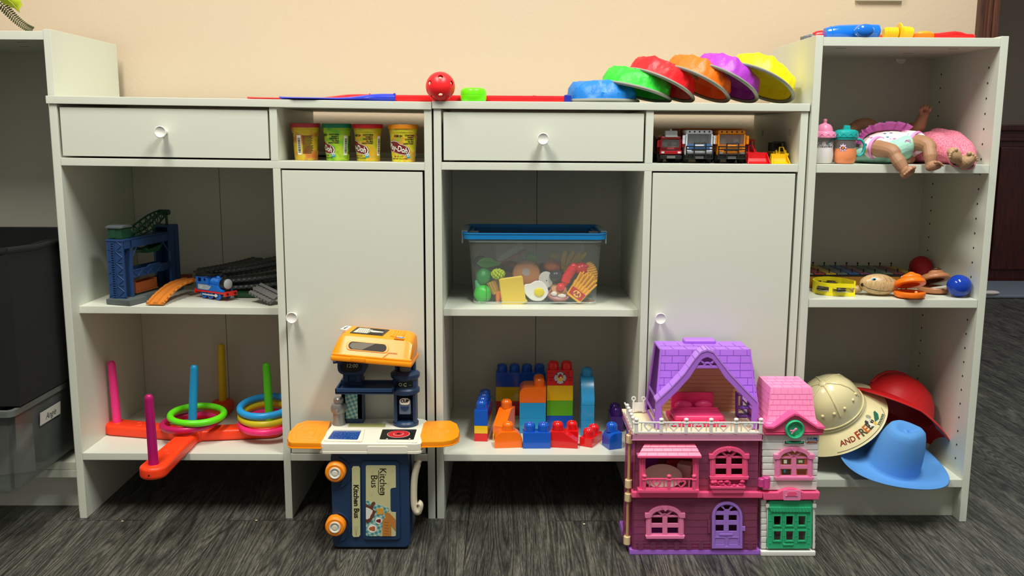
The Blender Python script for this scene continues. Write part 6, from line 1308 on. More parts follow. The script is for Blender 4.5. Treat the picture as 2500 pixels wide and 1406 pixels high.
for sy in (-Wc, Wc - .003):
    mb.box(.014, Lc - .014, sy, sy + .003, .0565, .0585); mb.box(.014, Lc - .014, sy, sy + .003, .0715, .0740); mb.box(.014, Lc - .014, sy + .001, sy + .002, .058, .072)
    nn = 8
    for i in range(nn): a = .016 + (Lc - .034) * i / nn; b_ = .016 + (Lc - .034) * (i + 1) / nn; mb.tube([(a, sy, .058 if i % 2 else .072), (b_, sy, .072 if i % 2 else .058)], .0009, seg=5)
mb.prism([(Lc * .38, .0735), (Lc * .45, .0785), (Lc * .66, .0785), (Lc * .72, .0735)], -Wc, -Wc + .003); C('walkway', mb)
mb = MB(bl)
for sy, sgn in ((-Wc - .002, 1), (Wc - .004, 1)):
    x0, x1 = Lc - .018, Lc + .020; mb.prism([(x0, .010), (x1, .010), (x1, .158), (x1 - .003, .161), (x0 + .003, .161), (x0, .158)], sy, sy + .006, holes=[[(Lc - .001, .030), (Lc + .003, .030), (Lc + .003, .075), (Lc - .001, .075)], [(Lc - .001, .082), (Lc + .003, .082), (Lc + .003, .145), (Lc - .001, .145)]])
mb.box(Lc - .018, Lc + .020, -Wc, Wc, .155, .160, .001); mb.box(Lc + .016, Lc + .020, -Wc, Wc, .010, .16); C('lift_tower', mb, 'blue lift tower with slots')
mb = MB(gr_m); mb.box(-.013, .022, -.017, .017, H_, H_ + .024, .002); mb.box(.022, .036, -.012, .012, H_, H_ + .016, .003); mb.box(-.014, -.0125, -.004, .008, H_ + .003, H_ + .020, .0005); cab_ = C('crane_cab', mb, 'dark green crane cab')
mb = MB(plastic('#5d6468', .5)); mb.prism([(-.016, H_ + .024), (.026, H_ + .024), (.026, H_ + .026), (.016, H_ + .030), (-.006, H_ + .030), (-.016, H_ + .027)], -.020, .020, bev=.001); C('cab_roof', mb, 'grey arched cab roof', cab_)
mb = MB(gr_m); up = [(.030, H_ + .008), (.060, H_ + .022), (.100, H_ + .038), (.130, H_ + .046), (.150, H_ + .048)]; lo = [(.034, H_ + .000), (.070, H_ + .004), (.105, H_ + .014), (.130, H_ + .030), (.150, H_ + .040)]
sc_ = (Lc + .002) / .152
for sy in (-.010, .010):
    U2 = catmull([(x * sc_, sy, z) for x, z in up], 4); L2_ = catmull([(x * sc_, sy, z) for x, z in lo], 4); mb.tube(U2, .0022, seg=6); mb.tube(L2_, .0022, seg=6)
    for i in range(0, 16, 2): mb.tube([U2[i], L2_[i + 1]], .0014, seg=5); mb.tube([L2_[i + 1], U2[i + 2]], .0014, seg=5)
mb.cyl((.150 * sc_, -.014, H_ + .044), (.150 * sc_, .014, H_ + .044), .0065, seg=18, bev=.001); mb.box(.144 * sc_, .149 * sc_, -.010, -.006, H_ + .012, H_ + .042, .0005); C('jib', mb, 'dark green lattice jib')
mb = MB(gr_m); mb.prism([(Lc * .42, .118), (Lc * .40, .112), (Lc * .46, .104), (Lc * .70, .104), (Lc * .82, .120), (Lc * .80, .128), (Lc * .74, .118), (Lc * .48, .112)], -.016, .016, bev=.001); mb.tube([(Lc * .66, 0, .112), (Lc * .74, 0, H_ + .01)], .0012, seg=6); C('hopper', mb, 'dark green hopper')
mb = MB(plastic('#122c22', .5)); mb.box(.018, Lc - .02, Wc - .008, Wc - .005, .014, .040, .001); mb.box(.018, Lc, -Wc + .006, Wc - .006, .014, .017); C('side_wall', mb, 'dark green side wall')
rust = plastic('#a8562a', .45)
def wagon(label, x, y, L_, rz):
    mb = MB(rust); h, w_ = .024, .012
    mb.box(-L_ / 2, L_ / 2, -w_, w_, .002, .005, .0008)
    for s_ in (-1, 1): mb.box(-L_ / 2, L_ / 2, s_ * w_ - .0008, s_ * w_ + .0008, .004, h, .0004); mb.box(s_ * L_ / 2 - .001, s_ * L_ / 2 + .001, -w_, w_, .004, h + .002, .0005)
    k_ = int(L_ / .008)
    for i in range(k_): xx = -L_ / 2 + .006 + i * .008; mb.box(xx, xx + .001, -w_ - .0014, -w_, .004, h)
    mb.tube([(-L_ / 2, -w_, h + .001), (-L_ / 2, w_, h + .001)], .0018, seg=6); mb.box(-L_ / 2 - .002, L_ / 2 + .002, -w_ - .002, w_ + .002, 0, .003, .0008)
    return obj('toy_wagon', mb, label=label, cat='toy wagon', group='toy railway wagons', loc=(x, y, ZA_ + .0175), rot=(0, 0, rz))
q = P0 + dvec * (.56 * 1); wagon('rust brown toy wagon standing inside the blue crane station', P0.x + dvec.x * .42, P0.y + dvec.y * .42, .082, yawc)
o = wagon('rust brown toy wagon half hidden behind the crane lift tower', W(449, 670, .35).x, .350, .034, 0); o.location.z = ZA_
mb = MB(rust).box(-.012, .032, -.010, .010, 0, .018, .001); mb.box(-.012, -.008, -.012, .012, 0, .045, .001); o.location.x -= .001
# track pieces
def track_mesh(col, rad, ang, n=14, Wd=.0185, th=.007, ties=True, hump=0):
    mb = MB(plastic(col, .5)); pr = [(-Wd, 0), (-Wd, th), (-Wd * .62, th), (-Wd * .62, th * .45), (-Wd * .35, th * .45), (-Wd * .35, th * .9), (Wd * .35, th * .9), (Wd * .35, th * .45), (Wd * .62, th * .45), (Wd * .62, th), (Wd, th), (Wd, 0)]
    vs = []; fs = []; k_ = len(pr)
    def pos(i, a_, z): 
        q = ang * (i / n - .5); r = rad + a_; hz = hump * math.sin(PI * .5 * (i / n)) ** 2; return (r * math.sin(q), rad - r * math.cos(q) if rad > 0 else 0, z + hz) if rad < 50 else (rad * 0 + (i / n - .5) * ang, a_, z + hz)
    for i in range(n + 1): vs += [pos(i, a_, z) for a_, z in pr]
    for i in range(n):
        for j in range(k_): l = (j + 1) % k_; fs.append([i * k_ + j, i * k_ + l, (i + 1) * k_ + l, (i + 1) * k_ + j])
    fs += [list(range(k_)), [n * k_ + j for j in range(k_)][::-1]]; mb.add(vs, fs)
    for i in range(n):
        for s_ in (-1, 1):
            p, q = V(pos(i + .25, s_ * Wd, th * .5)), V(pos(i + .70, s_ * Wd, th * .5)); mb.tube([p, q], [(th * .62, .0028)] * 2, seg=4, flat=(0, 0, 1))
        if ties: p, q = V(pos(i + .5, -Wd * .5, th * .52)), V(pos(i + .5, Wd * .5, th * .52)); mb.tube([p, q], .0018, seg=4)
    e = V(pos(0, 0, th * .4)); f = V(pos(.3, 0, th * .4)); d_ = (e - f).normalized(); mb.tube([e - d_ * .002, e + d_ * .007], .0028, seg=6)
    return mb
spec = [ # u, v of the middle, y, tilt, yaw, label
 (568, 716, .245, 0, 4, 'dark grey curved toy track piece, lowest at the back of the pile'), (618, 724, .20, 1, -2, 'dark grey curved toy track piece, lowest at the front of the pile'), (590, 708, .225, -2, 9, 'dark grey curved toy track piece, second from the bottom of the pile'),
 (622, 699, .215, -3, 14, 'dark grey curved toy track piece in the lower middle of the pile'), (602, 690, .235, -4, 3, 'dark grey curved toy track piece in the middle of the pile, near its centre'), (628, 680, .225, -5, 18, 'dark grey curved toy track piece in the middle of the pile, further right'),
 (575, 668, .27, -6, 24, 'dark grey curved toy track piece jutting out at the left of the pile'), (610, 664, .255, -7, 12, 'dark grey curved toy track piece, third from the top of the pile'), (628, 652, .25, -8, 20, 'dark grey curved toy track piece, second from the top of the pile'), (560, 652, .285, -8, 30, 'dark grey curved toy track piece, topmost at the left of the pile'), (640, 643, .265, -8, 26, 'dark grey curved toy track piece, topmost at the right of the pile')]
tm = None
for i, (u, v, y, ti, ya, lb) in enumerate(spec):
    p = W(u, v, y); p.x = min(p.x, XLA - .085 - abs(math.sin(math.radians(ya))) * .0)
    if tm is None: tm = obj('toy_track', track_mesh('#505250', .21, .74), label=lb, cat='toy track', group='dark grey toy track pieces', loc=p, rot=(0, math.radians(ti), math.radians(ya))); o = tm
    else: o = dup(tm, lb, p, (math.radians(2), math.radians(ti), math.radians(ya)), 'dark grey toy track pieces')
p = W(658, 716, .10); obj('toy_track', track_mesh('#6a6b68', 100, .075, 7), label='light grey straight toy track piece, tilted, at the right end of the pile', cat='toy track', loc=(p.x - .008, p.y, p.z - .003), rot=(math.radians(28), math.radians(12), math.radians(-38)))
mb = MB(plastic('#1c4a2c', .5)).box(-.04, .04, -.02, .02, 0, .010, .002); p = WZ(610, 728, ZA_); obj('toy_platform', mb, label='flat dark green toy piece under the pile of track', cat='toy piece', loc=(p.x, p.y + .03, ZA_))
# orange ramp
pA, pB = WZ(379, 744, ZA_ + .002), W(470, 684, .22)
mb = MB(plastic('#cc7a2c', .45)); Wd, th = .0185, .006; pr = [(-Wd, 0), (-Wd, th), (-Wd * .75, th), (-Wd * .68, th * .4), (-Wd * .3, th * .4), (-Wd * .2, th), (Wd * .2, th), (Wd * .3, th * .4), (Wd * .68, th * .4), (Wd * .75, th), (Wd, th), (Wd, 0)]
path = catmull([pA + V((0, 0, 0)), pA.lerp(pB, .25) + V((-.004, 0, .006)), pA.lerp(pB, .6) + V((-.004, 0, .010)), pB], 6)
vs = []; fs = []; k_ = len(pr)
for i, p in enumerate(path):
    t_ = (path[min(i + 1, len(path) - 1)] - path[max(i - 1, 0)]); s_ = V((t_.y, -t_.x, 0)).normalized(); vs += [p + s_ * a_ + V((0, 0, z)) for a_, z in pr]
for i in range(len(path) - 1):
    for j in range(k_): l = (j + 1) % k_; fs.append([i * k_ + j, i * k_ + l, (i + 1) * k_ + l, (i + 1) * k_ + j])
    if i % 2 == 0:
        for sg in (-1, 1): t_ = path[i + 1] - path[i]; s_ = V((t_.y, -t_.x, 0)).normalized(); mb.tube([path[i] + s_ * sg * Wd + V((0, 0, .003)), path[i + 1] + s_ * sg * Wd + V((0, 0, .003))], [(.0035, .003)] * 2, seg=4, flat=(0, 0, 1))
fs += [list(range(k_))[::-1], [(len(path) - 1) * k_ + j for j in range(k_)]]; mb.add(vs, fs)
obj('toy_ramp_track', mb, label='orange brown curved toy ramp track in front of the crane', cat='toy track')
# locomotive (plain front)
lb_ = plastic('#1c6fd0', .3); rd_ = plastic('#d8281e', .32); p = WZ(522, 731, ZA_)
lo_ = thing('toy_locomotive', 'blue toy steam locomotive with a red running board and a plain grey front', 'toy locomotive', (p.x, p.y + .018, ZA_), (0, 0, math.radians(-33)))
def Lo(n, mb, lab=None, par=None): return obj(n, mb, par or lo_, lab)
mb = MB(rd_); mb.box(-.052, .050, -.017, .017, .0145, .0185, .001); mb.box(.047, .052, -.018, .018, .010, .0205, .001); mb.box(-.054, -.050, -.018, .018, .010, .0205, .001); fr_ = Lo('running_board', mb, 'red running board and buffer beams')
for s_ in (-1, 1): Lo('buffer', MB(BLK).cyl((.052, s_ * .011, .0155), (.0545, s_ * .011, .0155), .0025, seg=12), None, fr_)
mb = MB(lb_); mb.box(-.048, .020, -.0155, .0155, .0185, .0335, .0012); mb.prism([(.018, .0185), (.040, .0185), (.040, .022), (.030, .026), (.022, .0335), (.018, .0335)], -.0155, .0155, bev=.0008); mb.cyl((-.006, 0, .0365), (.030, 0, .0365), .0118, seg=28)
mb.ell((.010, 0, .0485), (.006, .005, .0045), seg=14, rings=8)
for i in range(6): mb.tube([(-.002 + i * .004, -.0105, .0415), (-.002 + i * .004, -.006, .0475)], .0006, seg=5)
body = Lo('boiler_and_tanks', mb)
mb = MB(plastic('#a9b4c0', .5)).prism([(-.042, .0205), (-.008, .0205), (-.002, .024), (.004, .0315), (-.004, .030), (-.010, .0325), (-.042, .0325)], -.0161, -.0150); mb.prism([(-.038, .023), (-.030, .0225), (-.024, .028), (-.036, .030)], -.0163, -.0150, m=plastic('#c8ccd0', .5)); Lo('side_print', mb, 'grey cloud shaped print', body)
mb = MB(lb_); mb.box(-.048, -.044, -.0155, .0155, .0335, .050, .0008); mb.box(-.012, -.008, -.0150, .0150, .0335, .052, .0008)
for s_ in (-1, 1): mb.prism([(-.048, .0335), (-.008, .0335), (-.006, .040), (-.008, .052), (-.048, .050)], s_ * .0155 - .0008, s_ * .0155 + .0008, holes=[[(-.0415, .0385), (-.030, .0385), (-.030, .0475), (-.0415, .0475)], circ(-.018, .0435, .0035, 14)])
cb_ = Lo('cab', mb); mb = MB(BLK); mb.prism([(-.017, .050), (.017, .050), (.014, .0535), (.006, .0555), (-.006, .0555), (-.014, .0535)], -.050, -.004, plane='yz', bev=.0006); Lo('cab_roof', mb, 'black cab roof', cb_)
mb = MB(BLK); mb.cyl((.028, 0, .0365), (.042, 0, .0365), .0138, seg=32, bev=.001); mb.cyl((.034, 0, .048), (.034, 0, .056), .0045, .0038, seg=18); mb.box(.028, .044, -.008, .008, .0185, .026, .001); Lo('smokebox', mb, 'black smokebox and chimney')
mb = MB(plastic('#a8adab', .4)); mb.lathe([(.0118, 0), (.0118, .0020), (.0102, .0036), (.0060, .0048), (.0001, .0052)], M=T(.0415, 0, .0365) @ R(90, 'Y'), seg=32); mb.torus((0, 0, 0), .0104, .0008, M=T(.0440, 0, .0365) @ R(90, 'Y'), seg=28, s2=6); Lo('smokebox_door', mb, 'plain grey smokebox door')
for x in (-.024, -.002, .024):
    for s_ in (-1, 1):
        mb = MB(lb_); mb.cyl((x, s_ * .012, .0095), (x, s_ * .0155, .0095), .0095, seg=24, bev=.0006)
        for q in range(6): a = q * PI / 3; mb.tube([(x, s_ * .0158, .0095), (x + .007 * math.cos(a), s_ * .0158, .0095 + .007 * math.sin(a))], .0006, seg=4, m=plastic('#0f3f80', .4))
        Lo('wheel', mb)
mb = MB(plastic('#d8d8d4', .35)).box(-.026, .026, -.0180, -.0168, .0085, .0115, .0005); mb.cyl((.020, -.0165, .010), (.020, -.0185, .010), .0035, seg=14); Lo('coupling_rod', mb, 'pale coupling rod')

# ================================================================ DOLLS AND BOTTLES
ZD = .796 + .0004
def organic(parts, vox=.0009, smooth=2):
    """union of limbs and lumps as one continuous skin: remeshed and smoothed"""
    mb = MB(); 
    for f in parts: f(mb)
    me = bpy.data.meshes.new('b'); me.from_pydata(mb.v, [], mb.f); me.update(); o = bpy.data.objects.new('b', me); COL.objects.link(o)
    bm = bmesh.new(); bm.from_mesh(me); bmesh.ops.recalc_face_normals(bm, faces=bm.faces[:]); bm.to_mesh(me); bm.free()
    r = o.modifiers.new('r', 'REMESH'); r.mode = 'VOXEL'; r.voxel_size = vox; s_ = o.modifiers.new('s', 'SMOOTH'); s_.iterations = smooth; s_.factor = .5
    dg = bpy.context.evaluated_depsgraph_get(); dg.update(); m2 = bpy.data.meshes.new_from_object(o.evaluated_get(dg)); bpy.data.objects.remove(o)
    vs = [v.co.copy() for v in m2.vertices]; fs = [list(p.vertices) for p in m2.polygons]; bpy.data.meshes.remove(m2); bpy.data.meshes.remove(me)
    return vs, fs
def limb(pts, r, seg=14): return lambda mb: (mb.tube(catmull(pts, 5), sum([[r[i] + (r[min(i + 1, len(r) - 1)] - r[i]) * k / 5 for k in range(5)] for i in range(len(r) - 1)], []) + [r[-1]], seg=seg), mb.ell(pts[0], r[0], seg=seg, rings=8), mb.ell(pts[-1], r[-1], seg=seg, rings=8))
def lump(c, r, M=None): return lambda mb: mb.ell(c, r, M=M, seg=18, rings=12)
skin = mat('doll_skin', '#a87c5c', .5, sss=.08); skin2 = mat('doll_skin_light', '#b8956f', .5, sss=.08)
def P6(u, v, y): return W(u, v, y)
d1 = thing('baby_doll', 'baby doll in a spotted romper, its bare legs over the shelf edge', 'doll', (P6(2180, 370, .08).x, .08, ZD))
def foot(parts, ank, heel, ball, toes_c, big, r=.0088):
    parts.append(limb([ank, heel.lerp(ball, .35), ball], [r * .95, r * 1.05, r * .95])); parts.append(lump(heel, r * 1.0))
    for c, q in toes_c: parts.append(lump(c, q))
pr = []
HA, KA, SA, AA_ = P6(2143, 362, .035), P6(2180, 371, -.008), P6(2196, 396, -.022), P6(2207, 414, -.030)
pr.append(limb([P6(2128, 352, .07), HA, P6(2164, 366, .008), KA, P6(2186, 381, -.014), SA, AA_], [.0165, .0182, .0165, .0148, .0128, .0140, .0105]))
hl, bl_ = P6(2209, 426, -.032), P6(2222, 416, -.044)
pr.append(limb([AA_, P6(2212, 420, -.034), bl_], [.0102, .0108, .0098])); pr.append(lump(hl, .0092))
for i, (u, v) in enumerate(((2208, 426), (2213, 421.5), (2218.5, 417.5), (2224, 413.5), (2231.5, 409))): pr.append(lump(P6(u, v, -.056), .0029 if i < 4 else .0042))
HB, KB, SB, AB = P6(2238, 348, .035), P6(2268, 358, .0), P6(2272, 382, -.014), P6(2272, 398, -.018)
pr.append(limb([P6(2222, 345, .08), HB, P6(2256, 351, .012), KB, P6(2270, 369, -.008), SB, AB], [.0165, .0180, .0165, .0150, .0130, .0138, .0105]))
pr.append(limb([AB, P6(2276, 405, -.024), P6(2289, 403, -.034)], [.0100, .0105, .0086])); pr.append(lump(P6(2270, 408, -.022), .0085))
for i, (u, v) in enumerate(((2284, 396.5), (2289.5, 396.5), (2294, 398), (2298, 400.5), (2302, 403.5))): pr.append(lump(P6(u, v, -.045), .0038 if i == 0 else .0026))
pr.append(lump(P6(2185, 362, .13), (.055, .07, .026))); pr.append(lump(P6(2165, 345, .235), (.040, .045, .034))); pr.append(limb([P6(2140, 345, .19), P6(2205, 345, .19)], [.02, .02]))
# left arm resting, right arm raised with a fist
pr.append(limb([P6(2140, 318, .18), P6(2120, 303, .19), P6(2098, 304, .19), P6(2082, 312, .17)], [.014, .0135, .013, .011])); pr.append(lump(P6(2076, 316, .165), (.013, .011, .009)))
pr.append(limb([P6(2205, 316, .19), P6(2230, 312, .175), P6(2243, 310, .16), P6(2250, 292, .155), P6(2257, 278, .15)], [.013, .0125, .0140, .0120, .0098]))
pr.append(lump(P6(2260, 269, .150), (.0110, .007, .0088)))
for i, (u, v) in enumerate(((2250.5, 260), (2257.2, 256), (2264, 256.5), (2270.5, 261))): pr.append(limb([P6(u - .5, v + 7, .143), P6(u, v + .5, .137), P6(u + .6, v + 4, .128), P6(u, v + 9, .127)], [.0030, .0033, .0030, .0026], 8))
pr.append(limb([P6(2250, 276, .146), P6(2247, 266, .140), P6(2252, 261, .133)], [.0042, .0038, .0034], 8))
vs, fs = organic(pr)
wobj('body', MB(skin).add(vs, fs), d1, 'brown vinyl body with bare legs and a raised fist', ang=180)
# romper
fab = mat('romper_spots', '#f4dde4', .85); nt = fab.node_tree; b = nt.nodes['Principled BSDF']
tc = nt.nodes.new('ShaderNodeTexCoord'); vo = nt.nodes.new('ShaderNodeTexVoronoi'); vo.inputs['Scale'].default_value = 78; vo.inputs['Randomness'].default_value = .45; nt.links.new(tc.outputs['Object'], vo.inputs['Vector'])
lt_ = nt.nodes.new('ShaderNodeMath'); lt_.operation = 'LESS_THAN'; lt_.inputs[1].default_value = .27; nt.links.new(vo.outputs['Distance'], lt_.inputs[0])
sp = nt.nodes.new('ShaderNodeSeparateColor'); nt.links.new(vo.outputs['Color'], sp.inputs[0])
rc_ = ramp(nt, sp.outputs[0], [(0, '#d05a9a'), (.28, '#3f7f92'), (.5, '#f0d848'), (.7, '#e07ab0'), (.9, '#7cc8bc')]); nt.nodes[-1].color_ramp.interpolation = 'CONSTANT'
mx_ = nt.nodes.new('ShaderNodeMix'); mx_.data_type = 'RGBA'; mx_.inputs['A'].default_value = (*lin('#f6e2e4'), 1); nt.links.new(lt_.outputs[0], mx_.inputs['Factor']); nt.links.new(rc_, mx_.inputs['B']); nt.links.new(mx_.outputs['Result'], b.inputs['Base Color'])
mint = mat('mint_cloth', '#a4d8c4', .85, bump=.3, bscale=300); pinkc = mat('pink_trim', '#e79ad0', .8, bump=.3, bscale=300); ruf = mat('mauve_ruffle', '#c060a8', .85, bump=.3, bscale=300)
pr = [lump(P6(2176, 358, .095), (.068, .058, .034)), limb([P6(2150, 360, .10), P6(2137, 361, .052)], [.031, .0265], 20), limb([P6(2215, 352, .10), P6(2233, 349, .050)], [.031, .0255], 20), lump(P6(2180, 352, .16), (.058, .06, .030))]
vs, fs = organic(pr, .0016, 6); wobj('romper', MB(fab).add(vs, fs), d1, 'pink romper with coloured spots', ang=180)
pr = [lump(P6(2150, 379, .085), (.056, .060, .020)), limb([P6(2165, 372, .070), P6(2200, 362, .030), P6(2215, 350, .045)], [.022, .0235, .018], 18), lump(P6(2200, 368, .050), (.024, .03, .022)), lump(P6(2110, 378, .11), (.035, .06, .018))]
vs, fs = organic(pr, .0016, 6); vs = [V((p.x, p.y, max(p.z, ZD + .0005))) for p in vs]; wobj('mint_gusset', MB(mint).add(vs, fs), d1, 'mint green bottom of the romper', ang=180)
def cuff(c, ax, r):
    mb = MB(pinkc); mb.torus((0, 0, 0), r, .0026, M=axis_m(c, c + ax), seg=36, s2=8, rz=.0042); wobj('leg_cuff', mb, d1, 'pink leg trim')
cuff(P6(2140, 360.5, .043), V((.55, -1, -.15)), .0225); cuff(P6(2237, 348.5, .041), V((.55, -.9, -.12)), .0225)
mb = MB(ruf); pts = catmull([P6(u, v, y) for u, v, y in ((2100, 352, .088), (2106, 337, .092), (2118, 325, .098), (2136, 318, .104), (2158, 314.5, .108), (2182, 313.5, .108), (2202, 316, .106), (2216, 322, .102))], 12)
n = len(pts); vs = []
cen = P6(2165, 365, .12)
for i, p in enumerate(pts):
    o_ = (p - cen).normalized(); w_ = math.sin(i * .62) * .5 + math.sin(i * 1.13 + 1) * .35
    for k_, d_ in ((0, -.003), (.35, .004), (.7, .010), (1, .0155)): vs.append(p + o_ * (d_ + w_ * .0022 * k_) + V((0, -.004 * k_ + .0060 * w_ * k_, 0)))
vs2 = [p + V((.0, .0016, -.0008)) for p in vs]; N_ = len(vs)
fs = [[i * 4 + j, i * 4 + j + 1, i * 4 + 5 + j, i * 4 + 4 + j] for i in range(n - 1) for j in range(3)]; fs += [[q + N_ for q in f[::-1]] for f in fs] + [[i * 4 + 3, i * 4 + 3 + N_, i * 4 + 7 + N_, i * 4 + 7] for i in range(n - 1)]
mb.add(vs + vs2, fs); wobj('ruffle', mb, d1, 'mauve ruffle', ang=180)
mb = MB(pinkc)
for s_ in (-1, 1): mb.torus((0, 0, 0), .0032, .0009, M=T(*P6(2216.5 + s_ * 2.5, 345, .012)) @ R(90, 'X') @ R(40 * s_, 'Z'), seg=14, s2=6)
wobj('bow', mb, d1, 'tiny pink bow')
# second doll
d2 = thing('baby_doll', 'baby doll in a heather pink sleep suit with bare feet', 'doll', (P6(2320, 390, .09).x, .09, ZD))
heath = mat('heather_pink', '#d9607a', .9, bump=.5, bscale=160); nt = heath.node_tree; b = nt.nodes['Principled BSDF']; tc = nt.nodes.new('ShaderNodeTexCoord'); n_ = nt.nodes.new('ShaderNodeTexNoise'); n_.inputs['Scale'].default_value = 520; n_.inputs['Detail'].default_value = 4; nt.links.new(tc.outputs['Object'], n_.inputs['Vector']); nt.links.new(ramp(nt, n_.outputs['Fac'], [(.35, '#cc4f6c'), (.5, '#e07890'), (.65, '#f0a4b0')]), b.inputs['Base Color'])
pr = [lump(P6(2270, 364, .17), (.060, .10, .028)), limb([P6(2262, 358, .14), P6(2290, 358, .085), P6(2318, 372, .040), P6(2331, 381, .018)], [.034, .031, .025, .019], 20), limb([P6(2290, 350, .15), P6(2322, 353, .10), P6(2350, 372, .040), P6(2362, 388, .014)], [.034, .031, .026, .019], 20), limb([P6(2240, 372, .14), P6(2270, 382, .09), P6(2300, 390, .06)], [.024, .022, .018], 18), lump(P6(2245, 376, .10), (.03, .05, .018))]
vs, fs = organic(pr, .0018, 8)
vs = [p * 1 + V((0, 0, .0022 * noise.noise(p * 42) + .0008 * noise.noise(p * 120))) for p in vs]; vs = [V((min(p.x, .3825), p.y, max(p.z, ZD + .0006) if p.y > 0 else p.z)) for p in vs]
wobj('sleep_suit', MB(heath).add(vs, fs), d2, 'heather pink sleep suit', ang=180)
pr = []
pr.append(limb([P6(2324, 374, .045), P6(2333, 386, .004), P6(2331, 379, -.006)], [.0135, .0125, .0135])); pr.append(limb([P6(2342, 391, -.002), P6(2331, 382, -.012), P6(2325, 372, -.012)], [.0105, .0115, .0110])); 
for u, v, r_ in ((2318.5, 383.5, .0030), (2319.5, 378, .0033), (2321.5, 373, .0035), (2326, 369, .0037), (2333, 365.5, .0050)): pr.append(lump(P6(u, v, -.020), r_))
pr.append(limb([P6(2352, 384, .040), P6(2362, 393, .002), P6(2366, 388, -.008)], [.0135, .0125, .0135])); pr.append(limb([P6(2352, 402, -.002), P6(2362, 393, -.014), P6(2370, 384, -.014)], [.0105, .0118, .0112]))
for u, v, r_ in ((2366, 374.5, .0050), (2374.5, 377.5, .0037), (2380, 381.5, .0035), (2383.5, 386, .0033), (2385.5, 391, .0030)): pr.append(lump(P6(u, v, -.022), r_))
pr.append(limb([P6(2225, 385, .10), P6(2222, 390, .065), P6(2214, 393, .045)], [.010, .0095, .0075]))
for i in range(3): pr.append(lump(P6(2209 + i * 4.5, 391 + i * 1.5, .036), .0032))
pr.append(lump(P6(2275, 350, .19), (.04, .05, .028)))
vs, fs = organic(pr, .0009, 3); vs = [V((min(p.x, .3835), p.y, p.z)) for p in vs]; wobj('body', MB(skin2).add(vs, fs), d2, 'light brown vinyl body with bare feet', ang=180)
for c, ax in ((P6(2334, 387, .004), V((.12, -1, .12))), (P6(2362, 394, .0), V((.05, -1, .12)))):
    mb = MB(mat('suit_hem', '#e58aa0', .8)); mb.torus((0, 0, 0), .0165, .0016, M=axis_m(c, c + ax), seg=32, s2=8, rz=.003); mb.v = [V((min(p.x, .3835), p.y, p.z)) for p in mb.v]; wobj('ankle_hem', mb, d2, 'pink hem')

# bottles
clr = alphamat('clear_bottle', '#e4dfe0', .13, .06)
p = P6(2009, 396, .034); bt = thing('doll_bottle', 'pink topped doll milk bottle beside the left panel of the bookcase', 'doll bottle', (p.x + .0005, .036, ZD)); bt.location.x = max(bt.location.x, .0165 + .0242)
pk = plastic('#ef8fb4', .35)
prof = [(.0001, 0), (.0165, 0), (.0195, .003), (.0212, .010), (.0216, .018), (.0208, .028), (.0192, .038), (.0190, .046), (.0196, .055)]
obj('bottle', MB(clr).lathe(prof, seg=44, caps=False), bt, 'clear bottle body')
mb = MB(plastic('#e9e4e0', .3)).lathe([(r * .94, z + .0006) for r, z in prof if z < .034] + [(.0186, .034), (.0001, .034)], seg=44)
r8 = random.Random(8)
for i in range(26): q = r8.random() * 2 * PI; z = .0345 + r8.random() * .010; r_ = .0017 + r8.random() * .0022; mb.torus((0, 0, 0), r_, .0004, M=R(math.degrees(q), 'Z') @ T(0, -.0186, z) @ R(90, 'X'), seg=12, s2=5)
obj('milk', mb, bt, 'white milk with a foam pattern')
mb = MB(pk).lathe([(.0196, .0545), (.0242, .0550), (.0245, .0580), (.0228, .0655), (.0205, .0675), (.0172, .0685), (.0168, .0720), (.0150, .0780), (.0110, .0825), (.0058, .0845), (.0036, .0855), (.0034, .0890), (.0042, .0905), (.0038, .0935), (.0001, .0945)], seg=44)
for i in range(12): q = i * PI / 6; c = R(math.degrees(q), 'Z'); mb.tube([c @ V((.0243 * math.sin(a), -.0243 * math.cos(a), .0568 + .0050 * math.sin((a + .24) / .48 * PI))) for a in [-.24 + .06 * j for j in range(9)]], .0005, seg=5)
obj('teat_cap', mb, bt, 'pink cap with a teat')
p = P6(2062, 397, .030); cu_ = thing('sippy_cup', 'teal topped sippy cup of orange juice with two handles', 'sippy cup', (p.x + .001, .034, ZD)); tl = plastic('#18a8a4', .35)
prof = [(.0001, 0), (.0175, 0), (.0205, .0025), (.0232, .008), (.0242, .015), (.0236, .023), (.0222, .032), (.0216, .044), (.0220, .052)]
obj('cup', MB(clr).lathe(prof, seg=44, caps=False), cu_, 'clear cup body')
obj('juice', MB(plastic('#f0821c', .3)).lathe([(r * .98, z + .0006) for r, z in prof if z < .031] + [(.0218, .0325), (.0001, .0325)], seg=44), cu_, 'orange juice')
mb = MB(tl).lathe([(.0222, .0510), (.0235, .0512), (.0238, .0555), (.0252, .0560), (.0254, .0640), (.0235, .0690), (.0180, .0715), (.0095, .0725), (.0001, .0725)], seg=44); mb.prism([(-.0075, .071), (.0075, .071), (.0062, .0805), (-.0052, .0815)], -.006, .004, bev=.002)
for i in range(12): q = i * PI / 6; c = R(math.degrees(q), 'Z'); mb.tube([c @ V((.0253 * math.sin(a), -.0253 * math.cos(a), .0578 + .0055 * math.sin((a + .24) / .48 * PI))) for a in [-.24 + .06 * j for j in range(9)]], .0006, seg=5)
obj('lid', mb, cu_, 'teal lid with a spout')
for s_, yy in ((1, -.012), (-1, .010)):
    mb = MB(tl).tube(catmull([(s_ * .019, yy, .0520), (s_ * .028, yy - .002, .0500), (s_ * .0345, yy - .003, .040), (s_ * .0340, yy - .003, .026), (s_ * .028, yy - .003, .0185), (s_ * .0205, yy - .003, .0170)], 5), [(.0045, .0026)] * 26, seg=10, flat=(0, 1, 0)); obj('handle', mb, cu_)
